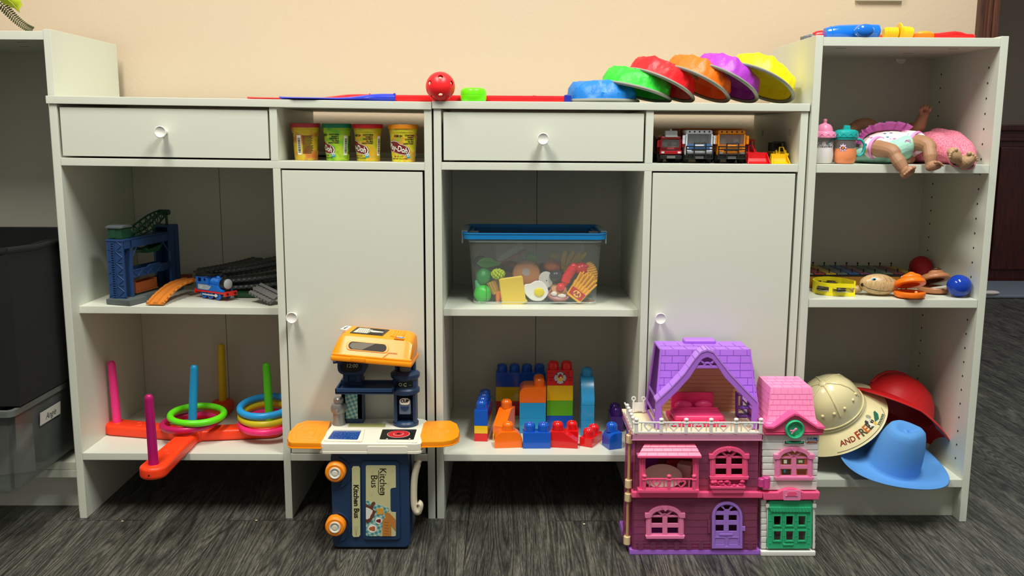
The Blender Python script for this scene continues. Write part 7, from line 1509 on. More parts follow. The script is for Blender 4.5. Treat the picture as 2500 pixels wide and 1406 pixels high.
mb = MB(plastic('#b48cd0', .4)); fl = [(.0068 * (1 + .22 * math.cos(8 * q)) * math.cos(q), .034 + .0078 * (1 + .22 * math.cos(8 * q)) * math.sin(q)) for q in [i * PI / 32 for i in range(64)]]
decal(mb, fl, .0226, .0004, None, R(-32, 'Z')); decal(mb, [(x * .8, (z - .034) * .8 + .034) for x, z in fl], .0226, .0007, plastic('#f0e8f4', .4), R(-32, 'Z')); decal(mb, circ(0, .0335, .0040, 20), .0226, .0010, plastic('#8c2438', .4), R(-32, 'Z')); decal(mb, [(-.0012, .031), (.0008, .031), (.0020, .0385), (.0004, .0388)], .0226, .0013, plastic('#f0c040', .4), R(-32, 'Z')); obj('flower_sticker', mb, cu_, 'lilac flower sticker')

# ================================================================ TOY INSTRUMENTS
ZI = .5066 + .0004
xa = .0175; xb = W(2248, 664, .145).x; y0x, y1x = .150, .292; zxb = .0345
xy = thing('xylophone', 'long toy xylophone with coloured metal bars at the back of the shelf', 'xylophone', ((xa + xb) / 2, .22, ZI))
mb = MB(plastic('#b07828', .5)); mb.box(xa, xb, y0x, y0x + .012, ZI, ZI + zxb - .007, .001); mb.box(xa, xb, y1x - .012, y1x, ZI, ZI + zxb - .007, .001); mb.box(xa, xa + .01, y0x, y1x, ZI, ZI + zxb - .007); mb.box(xb - .01, xb, y0x + .01, y1x - .01, ZI, ZI + zxb - .007); wobj('frame', mb, xy, 'ochre wooden frame')
mb = MB(BLK); mb.box(xa, xb, y0x - .001, y0x + .013, ZI + zxb - .007, ZI + zxb - .003, .001); mb.box(xa, xb, y1x - .013, y1x, ZI + zxb - .007, ZI + zxb - .003, .001); wobj('felt_rail', mb, xy, 'black felt rail')
cols_ = ['#4c6e50', '#8a8a80', '#a03c44', '#c8a838', '#6c7c84', '#3c6ca8', '#8a5a74', '#5c7c5c', '#70806c', '#8c4c54', '#c8a83c']
nb = 11; wb = (xb - xa - .006) / nb
for i, c_ in enumerate(cols_):
    x = xa + .003 + i * wb; y0, y1 = y0x + .002 + i * .0010, y1x - .002 - i * .0010
    mb = MB(mat('bar_' + c_[1:], c_, .35, metal=.35)).box(x + .0012, x + wb - .0016, y0 - .006, y1 + .003, ZI + zxb - .003, ZI + zxb, .0006); br_ = wobj('bar', mb, xy)
    for yy in (y0 + .008, y1 - .008): mb = MB(BLK).cyl((x + wb / 2, yy, ZI + zxb), (x + wb / 2, yy, ZI + zxb + .006), .0012, seg=8); mb.ell((x + wb / 2, yy, ZI + zxb + .007), .0024, seg=10, rings=6); q_ = wobj('pin', mb, xy); q_.parent = br_
# tambourine
zt2 = ZI + .0275
tp = [WZ(u, v, zt2) for u, v in ((2089, 693.5), (2089.5, 686), (2060, 678.5), (2030, 675), (2005, 675), (1990, 677), (1984, 681), (1988, 685), (2004, 689), (2030, 692), (2060, 693))]
tp = [V((max(p.x, .024), p.y, 0)) for p in tp]
ctr = catmull(tp[2:] , 5); path = [tp[0], tp[1]] + ctr; path = [V((p.x, max(p.y, .010), 0)) for p in path]
ye = plastic('#f5e21c', .35); tb2 = thing('tambourine', 'yellow toy tambourine with metal jingles at the left of the shelf', 'tambourine', (sum(p.x for p in path) / len(path), sum(p.y for p in path) / len(path), ZI))
cxy = V((sum(p.x for p in path) / len(path), sum(p.y for p in path) / len(path), 0))
mb = MB(ye); n = len(path)
def wall(i0, i1, z0, z1):
    idx = [k_ % n for k_ in range(i0, i1 + 1)]; vs = []
    for k_ in idx:
        p = path[k_]; inn = p + (cxy - p).normalized() * .0040; vs += [p + V((0, 0, z0)), p + V((0, 0, z1)), inn + V((0, 0, z1)), inn + V((0, 0, z0))]
    m_ = len(idx); fs = [[a * 4 + j, a * 4 + (j + 1) % 4, a * 4 + 4 + (j + 1) % 4, a * 4 + 4 + j] for a in range(m_ - 1) for j in range(4)] + [[0, 1, 2, 3][::-1], [(m_ - 1) * 4 + j for j in range(4)]]; mb.add(vs, fs)
wall(0, n, ZI, ZI + .0080); wall(0, n, ZI + .0190, zt2)
gaps = [(5, 9), (12, 17), (30, 36), (39, 45)]
solid = []; last = 0
for a, b_ in gaps: solid.append((last, a)); last = b_
solid.append((last, n))
for a, b_ in solid: wall(a, b_, ZI + .0075, ZI + .0195)
wobj('hoop', mb, tb2, 'yellow plastic hoop')
jm = mat('jingle_metal', '#9a9a94', .28, metal=.9)
for a, b_ in gaps:
    c = (path[a] + path[b_ - 0 if b_ < n else n - 1]) / 2; c = c + (cxy - c).normalized() * .003
    for dz in (.0105, .0150): mb = MB(jm).lathe([(.0001, .0012), (.004, .0012), (.0055, 0), (.0135, .0), (.0150, .0012), (.0150, .0020), (.0130, .0008), (.0055, .0008), (.004, .0020), (.0001, .0020)], M=T(c.x, c.y, ZI + dz), seg=32); wobj('jingle', mb, tb2, 'metal jingle')
# wooden fish
wood = wood_mat('pale_wood', [(.3, '#b08a58'), (.5, '#c9a674'), (.7, '#d9bd8e')], (30, 30, 3), 2, .35, 8)
p = P6(2147, 684, .050); zc = ZI + .0235
fsh = thing('wooden_fish', 'pale wooden toy fish with a painted blue eye and a slit mouth', 'wooden fish', (p.x, .052, ZI), (0, math.radians(3), math.radians(-8)))
mb = MB(wood); mb.ell((0, 0, .0245), (.0425, .0225, .0235), seg=40, rings=28, fn=lambda p: V((p.x, p.y * (1 - .22 * max(0, p.x) ** 2), p.z * (1 - .25 * max(0, p.x) ** 2)))); obj('fish_body', mb, fsh)
mb = MB(wood).ell((.054, .004, .031), (.017, .006, .008), seg=20); obj('tail', mb, fsh); mb = MB(wood).ell((-.046, .010, .009), (.014, .009, .0088), seg=20); mb.torus((-.056, .008, .009), .004, .0006, M=None, seg=16, s2=5); obj('handle_end', mb, fsh, 'round wooden handle end')
def onf(x, z, e=.0004): # point on the camera side of the body
    q = 1 - (x / .0425) ** 2 - ((z - .0245) / (.0235 * (1 - .25 * max(0, x / .0425) ** 2))) ** 2; return V((x, -.0225 * (1 - .22 * max(0, x / .0425) ** 2) * math.sqrt(max(q, .0)) - e, z))
mb = MB(plastic('#1a1410', .6)); mb.tube([onf(x, z, 0) for x, z in ((-.037, .0215), (-.026, .0165), (-.012, .0140), (.002, .0130), (.016, .0135), (.030, .0150))], .0008, seg=6); c = onf(-.0385, .0225); mb.ell(c, (.0035, .002, .0042), seg=14); obj('mouth_slit', mb, fsh, 'dark slit mouth')
mb = MB(mat('painted_line', '#7a5a30', .5)); mb.tube([onf(x, z, -.0001) for x, z in ((-.012, .0455), (-.002, .041), (.004, .031), (.004, .020), (-.002, .010), (-.012, .0035))], .0005, seg=5)
mb2 = plastic('#35502c', .5)
for x in (.006, .016, .024): mb.tube([onf(x, .0440 - abs(x) * .12, .0001), onf(x + .003, .040 - abs(x) * .1, .0001), onf(x + .0045, .036 - abs(x) * .1, .0001)], .0005, seg=5, m=mb2)
obj('gill_and_scale_lines', mb, fsh, 'painted lines')
c = onf(-.0165, .0375, .0); mb = MB(WH).ell(c, (.0058, .0012, .0038), M=None, seg=18); mb.ell(c + V((-.0004, -.0009, .0)), (.0042, .0010, .0028), m=plastic('#3a9cc8', .4), seg=16); mb.ell(c + V((.0002, -.0017, .0)), (.0022, .0008, .0021), m=BK, seg=14); obj('eye', mb, fsh, 'painted blue eye')
# castanets
def castanet(label, u, v, y, col, colin, lump_, Rr=.0325, rz=0, eye=None, op=26):
    p = P6(u, v, y); r = thing('castanet', label, 'castanet', (p.x, y + .012, ZI), (0, 0, math.radians(rz)), group=None); m1, m2 = plastic(col, .35), plastic(colin, .45)
    low = MB(m1).lathe([(.0001, 0), (Rr * .80, 0), (Rr * .97, .003), (Rr, .007), (Rr, .0115), (Rr * .97, .0128), (Rr * .62, .0128), (Rr * .5, .0095), (.0001, .0085)], seg=44, M=T(0, -.006, .0012)); low.ell((.006, -.024, .0148), (.0035, .0035, .003), seg=12, m=plastic('#e9a860', .4)); obj('lower_shell', low, r)
    M = T(0, .020, .0165) @ R(-op, 'X') @ T(0, -.028, 0)
    up_ = MB(m1).lathe([(Rr * .62, .0), (Rr * .97, 0), (Rr, .0015), (Rr, .005), (Rr * .92, .010), (Rr * .70, .0135), (Rr * .35, .0150), (.0001, .0152)], seg=44, M=M @ T(0, 0, .0), caps=False); up_.lathe([(.0001, .005), (Rr * .5, .004), (Rr * .62, 0)], seg=36, M=M, caps=False, m=m2)
    u2 = obj('upper_shell', up_, r); lump_(r, u2, M, m1, m2)
    c = MB(plastic('#201a16', .6)).tube([(-.006, .024, .012), (-.004, .030, .016), (.004, .030, .017), (.006, .024, .013)], .0012, seg=6); obj('cord', c, r, 'dark cord'); return r
def duckbit(r, u2, M, m1, m2):
    mb = MB(m1); mb.ell((.0, -.012, .014), (.022, .014, .009), M=M, seg=20); mb.ell((.002, -.006, .018), (.011, .010, .010), M=M, seg=18); obj('beak_ridge', mb, u2)
    for s_ in (-1, 1): obj('eye', MB(WH).ell((s_ * .013 - .002, -.004, .0165), (.0050, .004, .0035), M=M, seg=14), u2, 'white eye')
castanet('bright orange duck bill castanet at the front of the shelf', 2225, 700, .018, '#fb7a12', '#c85c0c', duckbit, op=24)
def dogbit(r, u2, M, m1, m2):
    mb = MB(plastic('#4a2a1a', .25)).ell((-.002, -.020, .020), (.0095, .007, .0050), M=M, seg=20); obj('nose', mb, u2, 'shiny dark brown nose')
    for s_ in (-1, 1): obj('ear', MB(m1).ell((s_ * .034, .004, .006), (.011, .010, .005), M=M, seg=16), u2)
    obj('muzzle', MB(m1).ell((-.002, -.014, .013), (.018, .014, .008), M=M, seg=18), u2)
castanet('brown animal face castanet with a dark nose behind the orange one', 2283, 690, .085, '#b57850', '#6a4026', dogbit, Rr=.0345, rz=6, op=24)
# maracas
p = P6(2266, 650, .225); mb = MB(plastic('#b01a22', .5)).ell((0, 0, 0), .0265, seg=40, rings=28); r_ = thing('maraca', 'dark red ball headed maraca at the back of the shelf', 'maraca', (min(p.x, .3835 - .0275), .225, ZI)); o = obj('ball', mb, r_); o.location = (0, 0, .0266 + .013)
o = obj('handle', MB(plastic('#8a1a20', .5)).cyl((0, 0, 0), (-.09, .012, 0), .0075, .009, seg=20, bev=.002), r_); o.location = (-.02, .004, .0096); o.rotation_euler = (0, math.radians(-9), 0)
p = P6(2342, 701, .035); r_ = thing('maraca', 'glossy blue ball headed maraca at the right end of the shelf', 'maraca', (p.x, .036, ZI)); o = obj('ball', MB(plastic('#123ca8', .12)).ell((0, 0, .0246), (.0258, .0245, .0245), seg=44, rings=30), r_); obj('stick', MB(plastic('#b8b8ae', .4)).cyl((-.018, .008, .022), (-.058, .062, .0040), .0030, .0034, seg=16, bev=.001), r_, 'pale grey stick')

# ================================================================ HATS ON THE BOTTOM SHELF
ZH = .0985
def hat(label, name, cat, loc, M, mtl): r = thing(name, label, cat, M=T(*loc) @ M); return r
def brimmed(prof, Rx, Ry, M=None, seg=96, warp=None): 
    mb = MB(); mb.lathe(prof, seg=seg, caps=False)
    if warp: mb.v = [warp(p) for p in mb.v]
    return mb
def shell(mb, th):
    """doubles a lathe skin inward so the hat has a thickness"""
    bm = bmesh.new(); vv = [bm.verts.new(p) for p in mb.v]; [bm.faces.new([vv[i] for i in f]) for f in mb.f]; bmesh.ops.remove_doubles(bm, verts=bm.verts, dist=1e-6); bmesh.ops.recalc_face_normals(bm, faces=bm.faces[:]); bmesh.ops.solidify(bm, geom=bm.faces[:], thickness=th); m = MB(*mb.mats); m.bm(bm); return m
# fedora
felt = mat('blue_felt', '#5a9ade', .85, bump=.2, bscale=1100)
pf = [(.0001, .100), (.012, .101), (.022, .104), (.031, .1035), (.037, .097), (.041, .085), (.046, .060), (.0505, .034), (.054, .010), (.0555, .002), (.060, -.001), (.075, -.0015), (.095, .002), (.110, .008), (.1155, .0115)]
def fw(p):
    r = math.hypot(p.x, p.y)
    if p.z > .06 and r < .05:
        pin = .010 * math.exp(-((p.x - .020) / .022) ** 2) * min(1, abs(p.y) / .02) * (p.z - .06) / .04; p = V((p.x, p.y - math.copysign(min(pin, abs(p.y)), p.y), p.z - .009 * math.exp(-(p.y / .018) ** 2) * math.exp(-((p.x + .002) / .03) ** 2)))
    if r > .062: k_ = (r - .062) / .05; p = V((p.x, p.y, p.z + k_ * .010 * math.cos(2 * math.atan2(p.y, p.x) ) * -1 + k_ * .004))
    return V((p.x * 1.09, p.y * .97, p.z))
c = P6(2184, 1143, .045)
fe = hat('light blue felt fedora hanging over the front edge of the bottom shelf', 'fedora', 'hat', (c.x - .012, .032, .1215), R(10, 'Y') @ R(19, 'X') @ R(12, 'Z'), felt)
mb = brimmed(pf, 1, 1, warp=fw); mb.mats = [felt]; obj('crown_and_brim', shell(mb, .0022), fe, ang=180)
bd = MB(felt); ring_ = []
vs = []; 
for i in range(72):
    a = 2 * PI * i / 72
    for r_, z_ in ((.0567, .004), (.0555, .012), (.0525, .030), (.0515, .0315)): vs.append(fw(V((r_ * math.cos(a), r_ * math.sin(a), z_))))
bd.add(vs, [[i * 4 + j, ((i + 1) % 72) * 4 + j, ((i + 1) % 72) * 4 + j + 1, i * 4 + j + 1] for i in range(72) for j in range(3)]); obj('hat_band', bd, fe, 'blue band', ang=180)
# pith helmet
crm2 = mat('cream_plastic', '#ece0ac', .22, coat=.3)
pp_ = [(.0001, .098), (.020, .096), (.040, .089), (.058, .074), (.069, .055), (.0755, .034), (.0785, .016), (.0800, .012), (.0795, .009), (.081, .002), (.084, -.004), (.0865, -.005), (.100, -.013), (.118, -.026), (.1285, -.034), (.1300, -.0345)]
def pw(p): return V((p.x * 1.0, p.y * .86, p.z))
c = P6(2040, 1030, .085)
Mh = R(-28, 'Y') @ R(26, 'X')
ph = hat('cream plastic safari helmet with printed brim, left of the blue fedora', 'safari_helmet', 'hat', (c.x - .010, .088, .234), Mh @ S(.93), crm2)
mb = brimmed(pp_, 1, 1, warp=pw); mb.mats = [crm2]; ho = obj('shell', shell(mb, .0025), ph, ang=60)
mb = MB(crm2)
def on_dome(r_, a, e=.0):
    for i in range(len(pp_) - 1):
        r0, z0 = pp_[i]; r1, z1 = pp_[i + 1]
        if r0 <= r_ <= r1 + 1e-9 and r1 > r0: z = z0 + (z1 - z0) * (r_ - r0) / (r1 - r0); return pw(V((r_ * math.cos(a), r_ * math.sin(a), z + e)))
    return pw(V((r_ * math.cos(a), r_ * math.sin(a), e)))
for a in [i * PI / 3 - .55 for i in range(6)]: mb.tube([on_dome(r_, a, .0004) for r_ in [.010 + .004 * j for j in range(17)]], .0022, seg=8)
for a in (-2.15, -1.75, -1.35, -.9, -.6): mb.ell(on_dome(.070, a), .0040, seg=12, rings=8)
mb.ell((0, 0, .098), (.010, .009, .004), seg=16, rings=8); obj('dome_ribs', mb, ph, 'moulded ribs and studs')
mb = MB(crm2)
for z, r_ in ((.0045, .0815), (.0085, .0805), (.0125, .0805)): mb.tube([pw(V((r_ * math.cos(a), r_ * math.sin(a), z))) for a in [i * PI / 30 for i in range(60)]], .0017, seg=6, closed=True)
obj('moulded_band', mb, ph, 'moulded band')
# print on the brim: letters laid on the cone of the brim
def brimpt(a, r_, e=.0006): return on_dome(r_, a, e)
def brimtext(txt, size, a0, r0, m, bold=.02, flip=1):
    t2 = MB(m).text(txt, size, m, None, 0, 'LEFT', None, bold=bold); vs = []
    for p in t2.v: a = a0 + (p.x) / (r0 * .95); rr = r0 - p.z; vs.append(brimpt(a, min(max(rr, .087), .1295)))
    mbp.add(vs, t2.f, m)
mbp = MB(BK); lc = ['#a83a1c', '#5c4a30', '#c8641c', '#3c3c34']
brimtext('AND', .0170, -1.86, .109, plastic('#8c2c18', .4))
for i, (ch, da) in enumerate((('F', 0), ('R', .115), ('E', .235), ('E', .345))): brimtext(ch, .0235, -1.47 + da, .108, plastic(lc[i % 4], .4), .035)
for i, (r_, a, s_, c_) in enumerate(((.100, -1.02, .006, '#2c2c28'), (.108, -.98, .007, '#f0ead8'), (.106, -.93, .005, '#1c1c1a'), (.113, -.93, .004, '#e8b83c'), (.098, -.94, .006, '#dcd6b8'), (.095, -.86, .006, '#9a9a7c'))): mbp.add([brimpt(a + s_ / .108 * math.cos(q), r_ + s_ * math.sin(q), .0007 + i * .00004) for q in [k_ * PI / 8 for k_ in range(16)]], [list(range(16))], plastic(c_, .5))
gp = [(-.90, .112), (-.80, .106), (-.66, .101), (-.60, .103), (-.66, .111), (-.78, .116)]; mbp.add([brimpt(a, r_, .0009) for a, r_ in gp], [list(range(6))], plastic('#1f6a50', .5))
for i in range(7): a = -.92 + i * .045; mbp.tube([brimpt(a, .118, .0008), brimpt(a + .03, .123, .0008)], .0007, seg=5, m=plastic('#2c4a34', .5)); mbp.tube([brimpt(a, .123, .0008), brimpt(a + .04, .119, .0008)], .0007, seg=5, m=plastic('#2c4a34', .5))
mbp.tube([brimpt(-1.95 + i * .06, .1250 if i < 22 else .1250 - (i - 22) * .003, .0007) for i in range(26)], .0005, seg=5, m=plastic('#4a3c28', .5))
obj('brim_print', mbp, ph, 'printed words AND FREE with plants and a small animal')
# red helmet
redm = mat('red_plastic', '#c4181c', .42)
pr_ = [(.0001, .078), (.020, .077), (.040, .071), (.058, .059), (.072, .040), (.080, .018), (.083, .002), (.085, 0), (.096, -.002), (.108, -.006), (.114, -.010), (.115, -.013)]
def rw(p):
    r = math.hypot(p.x, p.y); k_ = max(0, (r - .083) / .032); q = math.atan2(p.y, p.x); ext = 1 + .30 * k_ * max(0, math.cos(q)) ** 2 + .12 * k_ * max(0, -math.cos(q)) ** 2
    return V((p.x * 1.06 * ext, p.y * .90, p.z - .012 * k_ * abs(math.cos(q))))
c = P6(2195, 1005, .12)
rh = hat('dark red plastic fire helmet lying tilted on top of the other two hats', 'fire_helmet', 'hat', (c.x + .002, .135, .226), R(31, 'Y') @ R(-20, 'X') @ S(.97), redm)
mb = brimmed(pr_, 1, 1, warp=rw); mb.mats = [redm]; obj('shell', shell(mb, .0025), rh, ang=60)
mb = MB(redm)
for dy in (0,): mb.tube([rw(V((r_ * s_, 0, z + .001))) for s_, r_, z in [(-1, r_, z) for r_, z in pr_[5::-1]] + [(1, r_, z) for r_, z in pr_[1:6]]], [(.0035, .006)] * 11, seg=8, flat=(0, 1, 0))
mb.tube([rw(V((0, s_ * r_, z + .0005))) for s_, r_, z in [(-1, r_, z) for r_, z in pr_[5::-1]] + [(1, r_, z) for r_, z in pr_[1:6]]], .0011, seg=8); obj('crest', mb, rh, 'moulded crest and seam')
def under(a, r_, e): 
    for i in range(len(pr_) - 1):
        if pr_[i][0] <= r_ <= pr_[i + 1][0]: f = (r_ - pr_[i][0]) / (pr_[i + 1][0] - pr_[i][0]); return rw(V((r_ * math.cos(a), r_ * math.sin(a), pr_[i][1] + (pr_[i + 1][1] - pr_[i][1]) * f - e)))
mb = MB(plastic('#8e8e92', .5))
def patch(a0, a1, r0, r1, e, m): 
    k_ = 8; vs = []; 
    for i in range(k_ + 1): a = a0 + (a1 - a0) * i / k_; vs += [under(a, r0, e), under(a, (r0 + r1) / 2, e), under(a, r1, e)]
    mb.add(vs, [[i * 3 + j, i * 3 + j + 1, i * 3 + 4 + j, i * 3 + 3 + j] for i in range(k_) for j in range(2)], m)
patch(-1.22, -.50, .0895, .1100, .0036, None); ink = plastic('#55555a', .5)
for i in range(6): patch(-1.17, -.92 - (i % 3) * .03, .0915 + i * .0029, .0924 + i * .0029, .0040, ink); patch(-.84, -.56 - (i % 2) * .04, .0915 + i * .0029, .0924 + i * .0029, .0040, ink)
obj('care_label', mb, rh, 'grey printed label under the brim')

# ================================================================ TOOLS ON TOP OF THE RIGHT BOOKCASE
ZTP = 1.0565 + .0004
def P7(u, v, y): return W(u, v, y)
yq = .075
bl7 = mat('drill_blue', '#1470d8', .14, coat=.4)
pA, pB = P7(2014, 74, yq), P7(2146, 70, yq)
dr7 = thing('toy_drill', 'glossy blue toy power drill lying on top of the bookcase', 'toy drill', ((pA.x + pB.x) / 2, yq, ZTP)); L7 = pB.x - pA.x
mb = MB(bl7); mb.tube(catmull([(-L7 / 2, 0, .0135), (-L7 * .36, 0, .0148), (-L7 * .1, 0, .0160), (L7 * .2, 0, .0172), (L7 * .42, 0, .0172), (L7 / 2, 0, .0165)], 4), [(.0118 + .0050 * min(1, i / 6), .013 + .004 * min(1, i / 6)) for i in range(18)] + [(.0160, .016), (.0140, .014), (.009, .010)], seg=24, flat=(0, 0, 1)); mb.torus((0, 0, 0), .0135, .0022, M=T(-L7 * .40, 0, .0143) @ R(90, 'Y'), seg=32, s2=8); obj('drill_body', mb, dr7)
mb = MB(bl7); mb.tube(catmull([(.018, -.004, .016), (.012, -.028, .016), (.004, -.055, .014), (.002, -.070, .013)], 5), [(.0125, .017)] * 10 + [(.0135, .019)] * 6, seg=20, flat=(0, 0, 1)); mb.ell((.002, -.071, .013), (.019, .008, .0128), seg=20); mb.tube([(.030, -.018, .016), (.026, -.028, .016), (.018, -.034, .016)], .0035, seg=10); obj('pistol_grip', mb, dr7, 'blue pistol grip pointing forward')
mb = MB(plastic('#1a4a9a', .3))
for i in range(3): mb.tube([(L7 * .40 + i * .003, -.013, .024), (L7 * .42 + i * .003, -.011, .020)], .0006, seg=5)
obj('vent_slots', mb, dr7, 'dark vent slots')
yw = .11
r_ = thing('toy_screwdriver', 'toy tool with grey jaw and red handle at the left of the bookcase top', 'toy tool', (P7(1998, 84, yw).x, yw, ZTP))
x0, x1, x2 = P7(1958, 90, yw).x - r_.location.x, P7(1990, 84, yw).x - r_.location.x, P7(2022, 80, yw).x - r_.location.x
mb = MB(mat('grey_tool', '#77787a', .35, metal=.3)); mb.tube([(x1, 0, .0105), ((x0 * .4 + x1 * .6), 0, .0110), (x0 * .8 + x1 * .2, 0, .0085)], [(.006, .008), (.0055, .0075), (.0045, .010)], seg=12, flat=(0, 0, 1)); mb.prism([(x0, -.012), (x0 + .012, -.013), (x0 + .020, -.006), (x0 + .020, .006), (x0 + .012, .013), (x0, .012), (x0 + .006, .004), (x0 + .006, -.004)], .0045, .0125, plane='xy', bev=.0012); obj('jaw', mb, r_, 'grey jaw')
mb = MB(plastic('#d8161c', .3)); mb.tube([(x1 - .003, 0, .0115), (x1 + .004, 0, .0125), (x2, 0, .0135)], [(.0085, .0085), (.0110, .011), (.0125, .012)], seg=16, flat=(0, 0, 1)); obj('handle', mb, r_, 'red handle')
def X7(u, y): return P7(u, 80, y).x
yy = .10; mb = MB(plastic('#ff5a1c', .32)).box(X7(2128, yy), X7(2180, yy), yy - .012, yy + .012, ZTP, ZTP + .0145, .003); obj('toy_block_plank', mb, label='red orange flat toy piece between the blue drill and the yellow screw', cat='toy piece')
yy = .045; xs = X7(2157, yy); xe = X7(2226, yy); r_ = thing('toy_screw', 'large yellow toy screw with a round flange', 'toy screw', ((xs + xe) / 2, yy, ZTP)); L_ = xe - xs
mb = MB(plastic('#ffc41c', .3)); zc = .0140; mb.tube([(-L_ / 2, 0, zc - .001), (0, 0, zc)], .0085, seg=16)
for i in range(9): mb.torus((0, 0, 0), .0090 + (.0010 if i > 0 else 0), .0017, M=T(-L_ / 2 + .003 + i * L_ * .052, 0, zc - .0008) @ R(90, 'Y') @ R(6, 'X'), seg=24, s2=8)
obj('thread', mb, r_, 'ridged thread'); mb = MB(plastic('#ffc41c', .3)); xm = -L_ / 2 + L_ * .53; mb.cyl((xm, 0, zc + .003), (xm + .0035, 0, zc + .003), .0168, seg=32, bev=.001); mb.v = [V((p.x, p.y, max(p.z, .0003))) for p in mb.v]; obj('flange', mb, r_)
mb = MB(plastic('#ffc41c', .3)).cyl((xm + .003, 0, zc), (L_ / 2, 0, zc - .0015), .0138, .0125, seg=10, bev=.001); [mb.tube([(xm + .008 + i * .007, 0, zc + .0138 - i * .0003), (xm + .0085 + i * .007, -.0136, zc)], .0005, seg=4) for i in range(3)]; obj('screw_head', mb, r_)
yy = .06; mb = MB(plastic('#ff7a1c', .3)).box(X7(2227, yy), X7(2279, yy), yy - .013, yy + .013, ZTP, ZTP + .0135, .003); c = X7(2256, yy); mb.ell((c, yy, ZTP + .0125), (.021, .010, .0065), m=plastic('#ff9c1c', .3), seg=20); obj('toy_nut_piece', mb, label='orange toy tool piece right of the yellow screw', cat='toy piece')
yy = .05; xs, xe = X7(2280, yy), X7(2377, yy); mb = MB(plastic('#f41c1c', .28)); L_ = xe - xs
mb.tube([(xs + L_ * f, yy, ZTP + h) for f, h in ((0, .0068), (.15, .0072), (.35, .0085), (.5, .0092), (.65, .0085), (.8, .0065), (.97, .0062), (1, .006))], [(.0065, .010), (.0070, .011), (.0082, .013), (.0088, .014), (.0080, .012), (.0062, .010), (.0060, .010), (.0045, .008)], seg=20, flat=(0, 0, 1)); obj('toy_handle_piece', mb, label='bright red toy handle piece at the right end of the bookcase top', cat='toy piece')

# ================================================================ LEFT BOOKCASE: BINS AND PLANT
fabb = mat('black_fabric', '#17191a', .95, bump=.25, bscale=900, var=.12, vscale=300)
xr_, xl7 = -1.6195, -1.9795; y0, y1 = -.148, .262; z0, z1 = .3075, .628
bb = thing('fabric_bin', 'black fabric storage bin pulled out of the left bookcase', 'storage bin', ((xr_ + xl7) / 2, (y0 + y1) / 2, z0))
def w7(n, mb, r, lab=None, ang=38): return wobj(n, mb, r, lab, ang)
mb = MB(fabb); th = .004
def cloth(p, q, nrm, hs, seed, nU=26, nV=18):
    """softly sagging wall of cloth with a thickness"""
    p, q = V(p), V(q); vs = []
    for i in range(nU + 1):
        for j in range(nV + 1):
            a, b_ = i / nU, j / nV; s_ = p.lerp(q, a) + V((0, 0, hs * b_)); amp = math.sin(PI * a) * .7 + .1; d = (.006 * noise.noise(s_ * 7 + V((seed, 0, 0))) + .0015 * noise.noise(s_ * 30)) * amp
            s_ = s_ + nrm * d; 
            if j == nV: s_.z += .004 * noise.noise(s_ * 14 + V((seed, 2, 0)))
            vs.append(s_)
    N_ = len(vs); W_ = nV + 1; fs = [[i * W_ + j, (i + 1) * W_ + j, (i + 1) * W_ + j + 1, i * W_ + j + 1] for i in range(nU) for j in range(nV)]
    vs += [v - nrm * th for v in vs]; fs += [[k_ + N_ for k_ in f[::-1]] for f in fs] + [[i * W_ + nV, (i + 1) * W_ + nV, (i + 1) * W_ + nV + N_, i * W_ + nV + N_] for i in range(nU)]
    return vs, fs
hs = z1 - z0
for p, q, nr, sd in (((xl7, y0, z0), (xr_, y0, z0), V((0, -1, 0)), 1), ((xr_, y0, z0), (xr_, y1, z0), V((1, 0, 0)), 2), ((xr_, y1, z0), (xl7, y1, z0), V((0, 1, 0)), 3), ((xl7, y1, z0), (xl7, y0, z0), V((-1, 0, 0)), 4)):
    mb.add(*cloth(p, q, nr if nr.x <= 0 else nr * .35, hs, sd))
mb.box(xl7, xr_, y0, y1, z0, z0 + .005); w7('bin_body', mb, bb, None, 60)
mb = MB(fabb); tp_ = [(xl7 + .001, y0, z1 - .006), (xl7 + .18, y0 - .001, z1 - .011), (xr_ - .03, y0, z1 - .007), (xr_ - .001, y0 + .001, z1 - .004), (xr_ - .001, y0 + .12, z1 - .010), (xr_ - .002, y1 - .12, z1 - .006), (xr_ - .001, y1, z1 - .004), (xl7 + .001, y1, z1 - .004)]
mb.tube(tp_, [(.007, .003)] * 8, seg=8, closed=True, flat=(0, 0, 1)); w7('hem', mb, bb, 'folded hem')
c2 = alphamat('clear_bin', '#6f7672', .34, .25); xr2 = -1.626; y02, y12 = -.170, .25; zb2 = .1176; zt2_ = .300
cb2 = thing('clear_bin', 'clear plastic bin with a handwritten label under the black fabric bin', 'storage bin', ((xr2 - 1.99) / 2, .05, zb2))
mb = MB(c2); vs = [V(p) for p in ((-1.965, y02 + .02, zb2), (xr2 - .018, y02 + .02, zb2), (xr2 - .018, y12 - .02, zb2), (-1.965, y12 - .02, zb2), (-1.976, y02, zt2_), (xr2, y02, zt2_), (xr2, y12, zt2_), (-1.976, y12, zt2_))]
bm = bmesh.new(); bv = [bm.verts.new(p) for p in vs]; [bm.faces.new([bv[i] for i in f]) for f in ((3, 2, 1, 0), (0, 1, 5, 4), (1, 2, 6, 5), (2, 3, 7, 6), (3, 0, 4, 7))]; bmesh.ops.recalc_face_normals(bm, faces=bm.faces[:]); bmesh.ops.bevel(bm, geom=[e for e in bm.edges if not e.is_boundary], offset=.012, segments=3, affect='EDGES'); bmesh.ops.solidify(bm, geom=bm.faces[:], thickness=.002); mb.bm(bm); w7('bin_shell', mb, cb2)
mb = MB(alphamat('clear_bin_rim', '#6a706c', .75, .3)); mb.prism(rrect(-1.979, xr2 + .004, y02 - .006, y12 + .004, .014), zt2_ - .008, zt2_ + .004, plane='xy', holes=[rrect(-1.972, xr2 - .006, y02 + .006, y12 - .006, .010)], bev=0); w7('bin_rim', mb, cb2, 'thick clear rim')
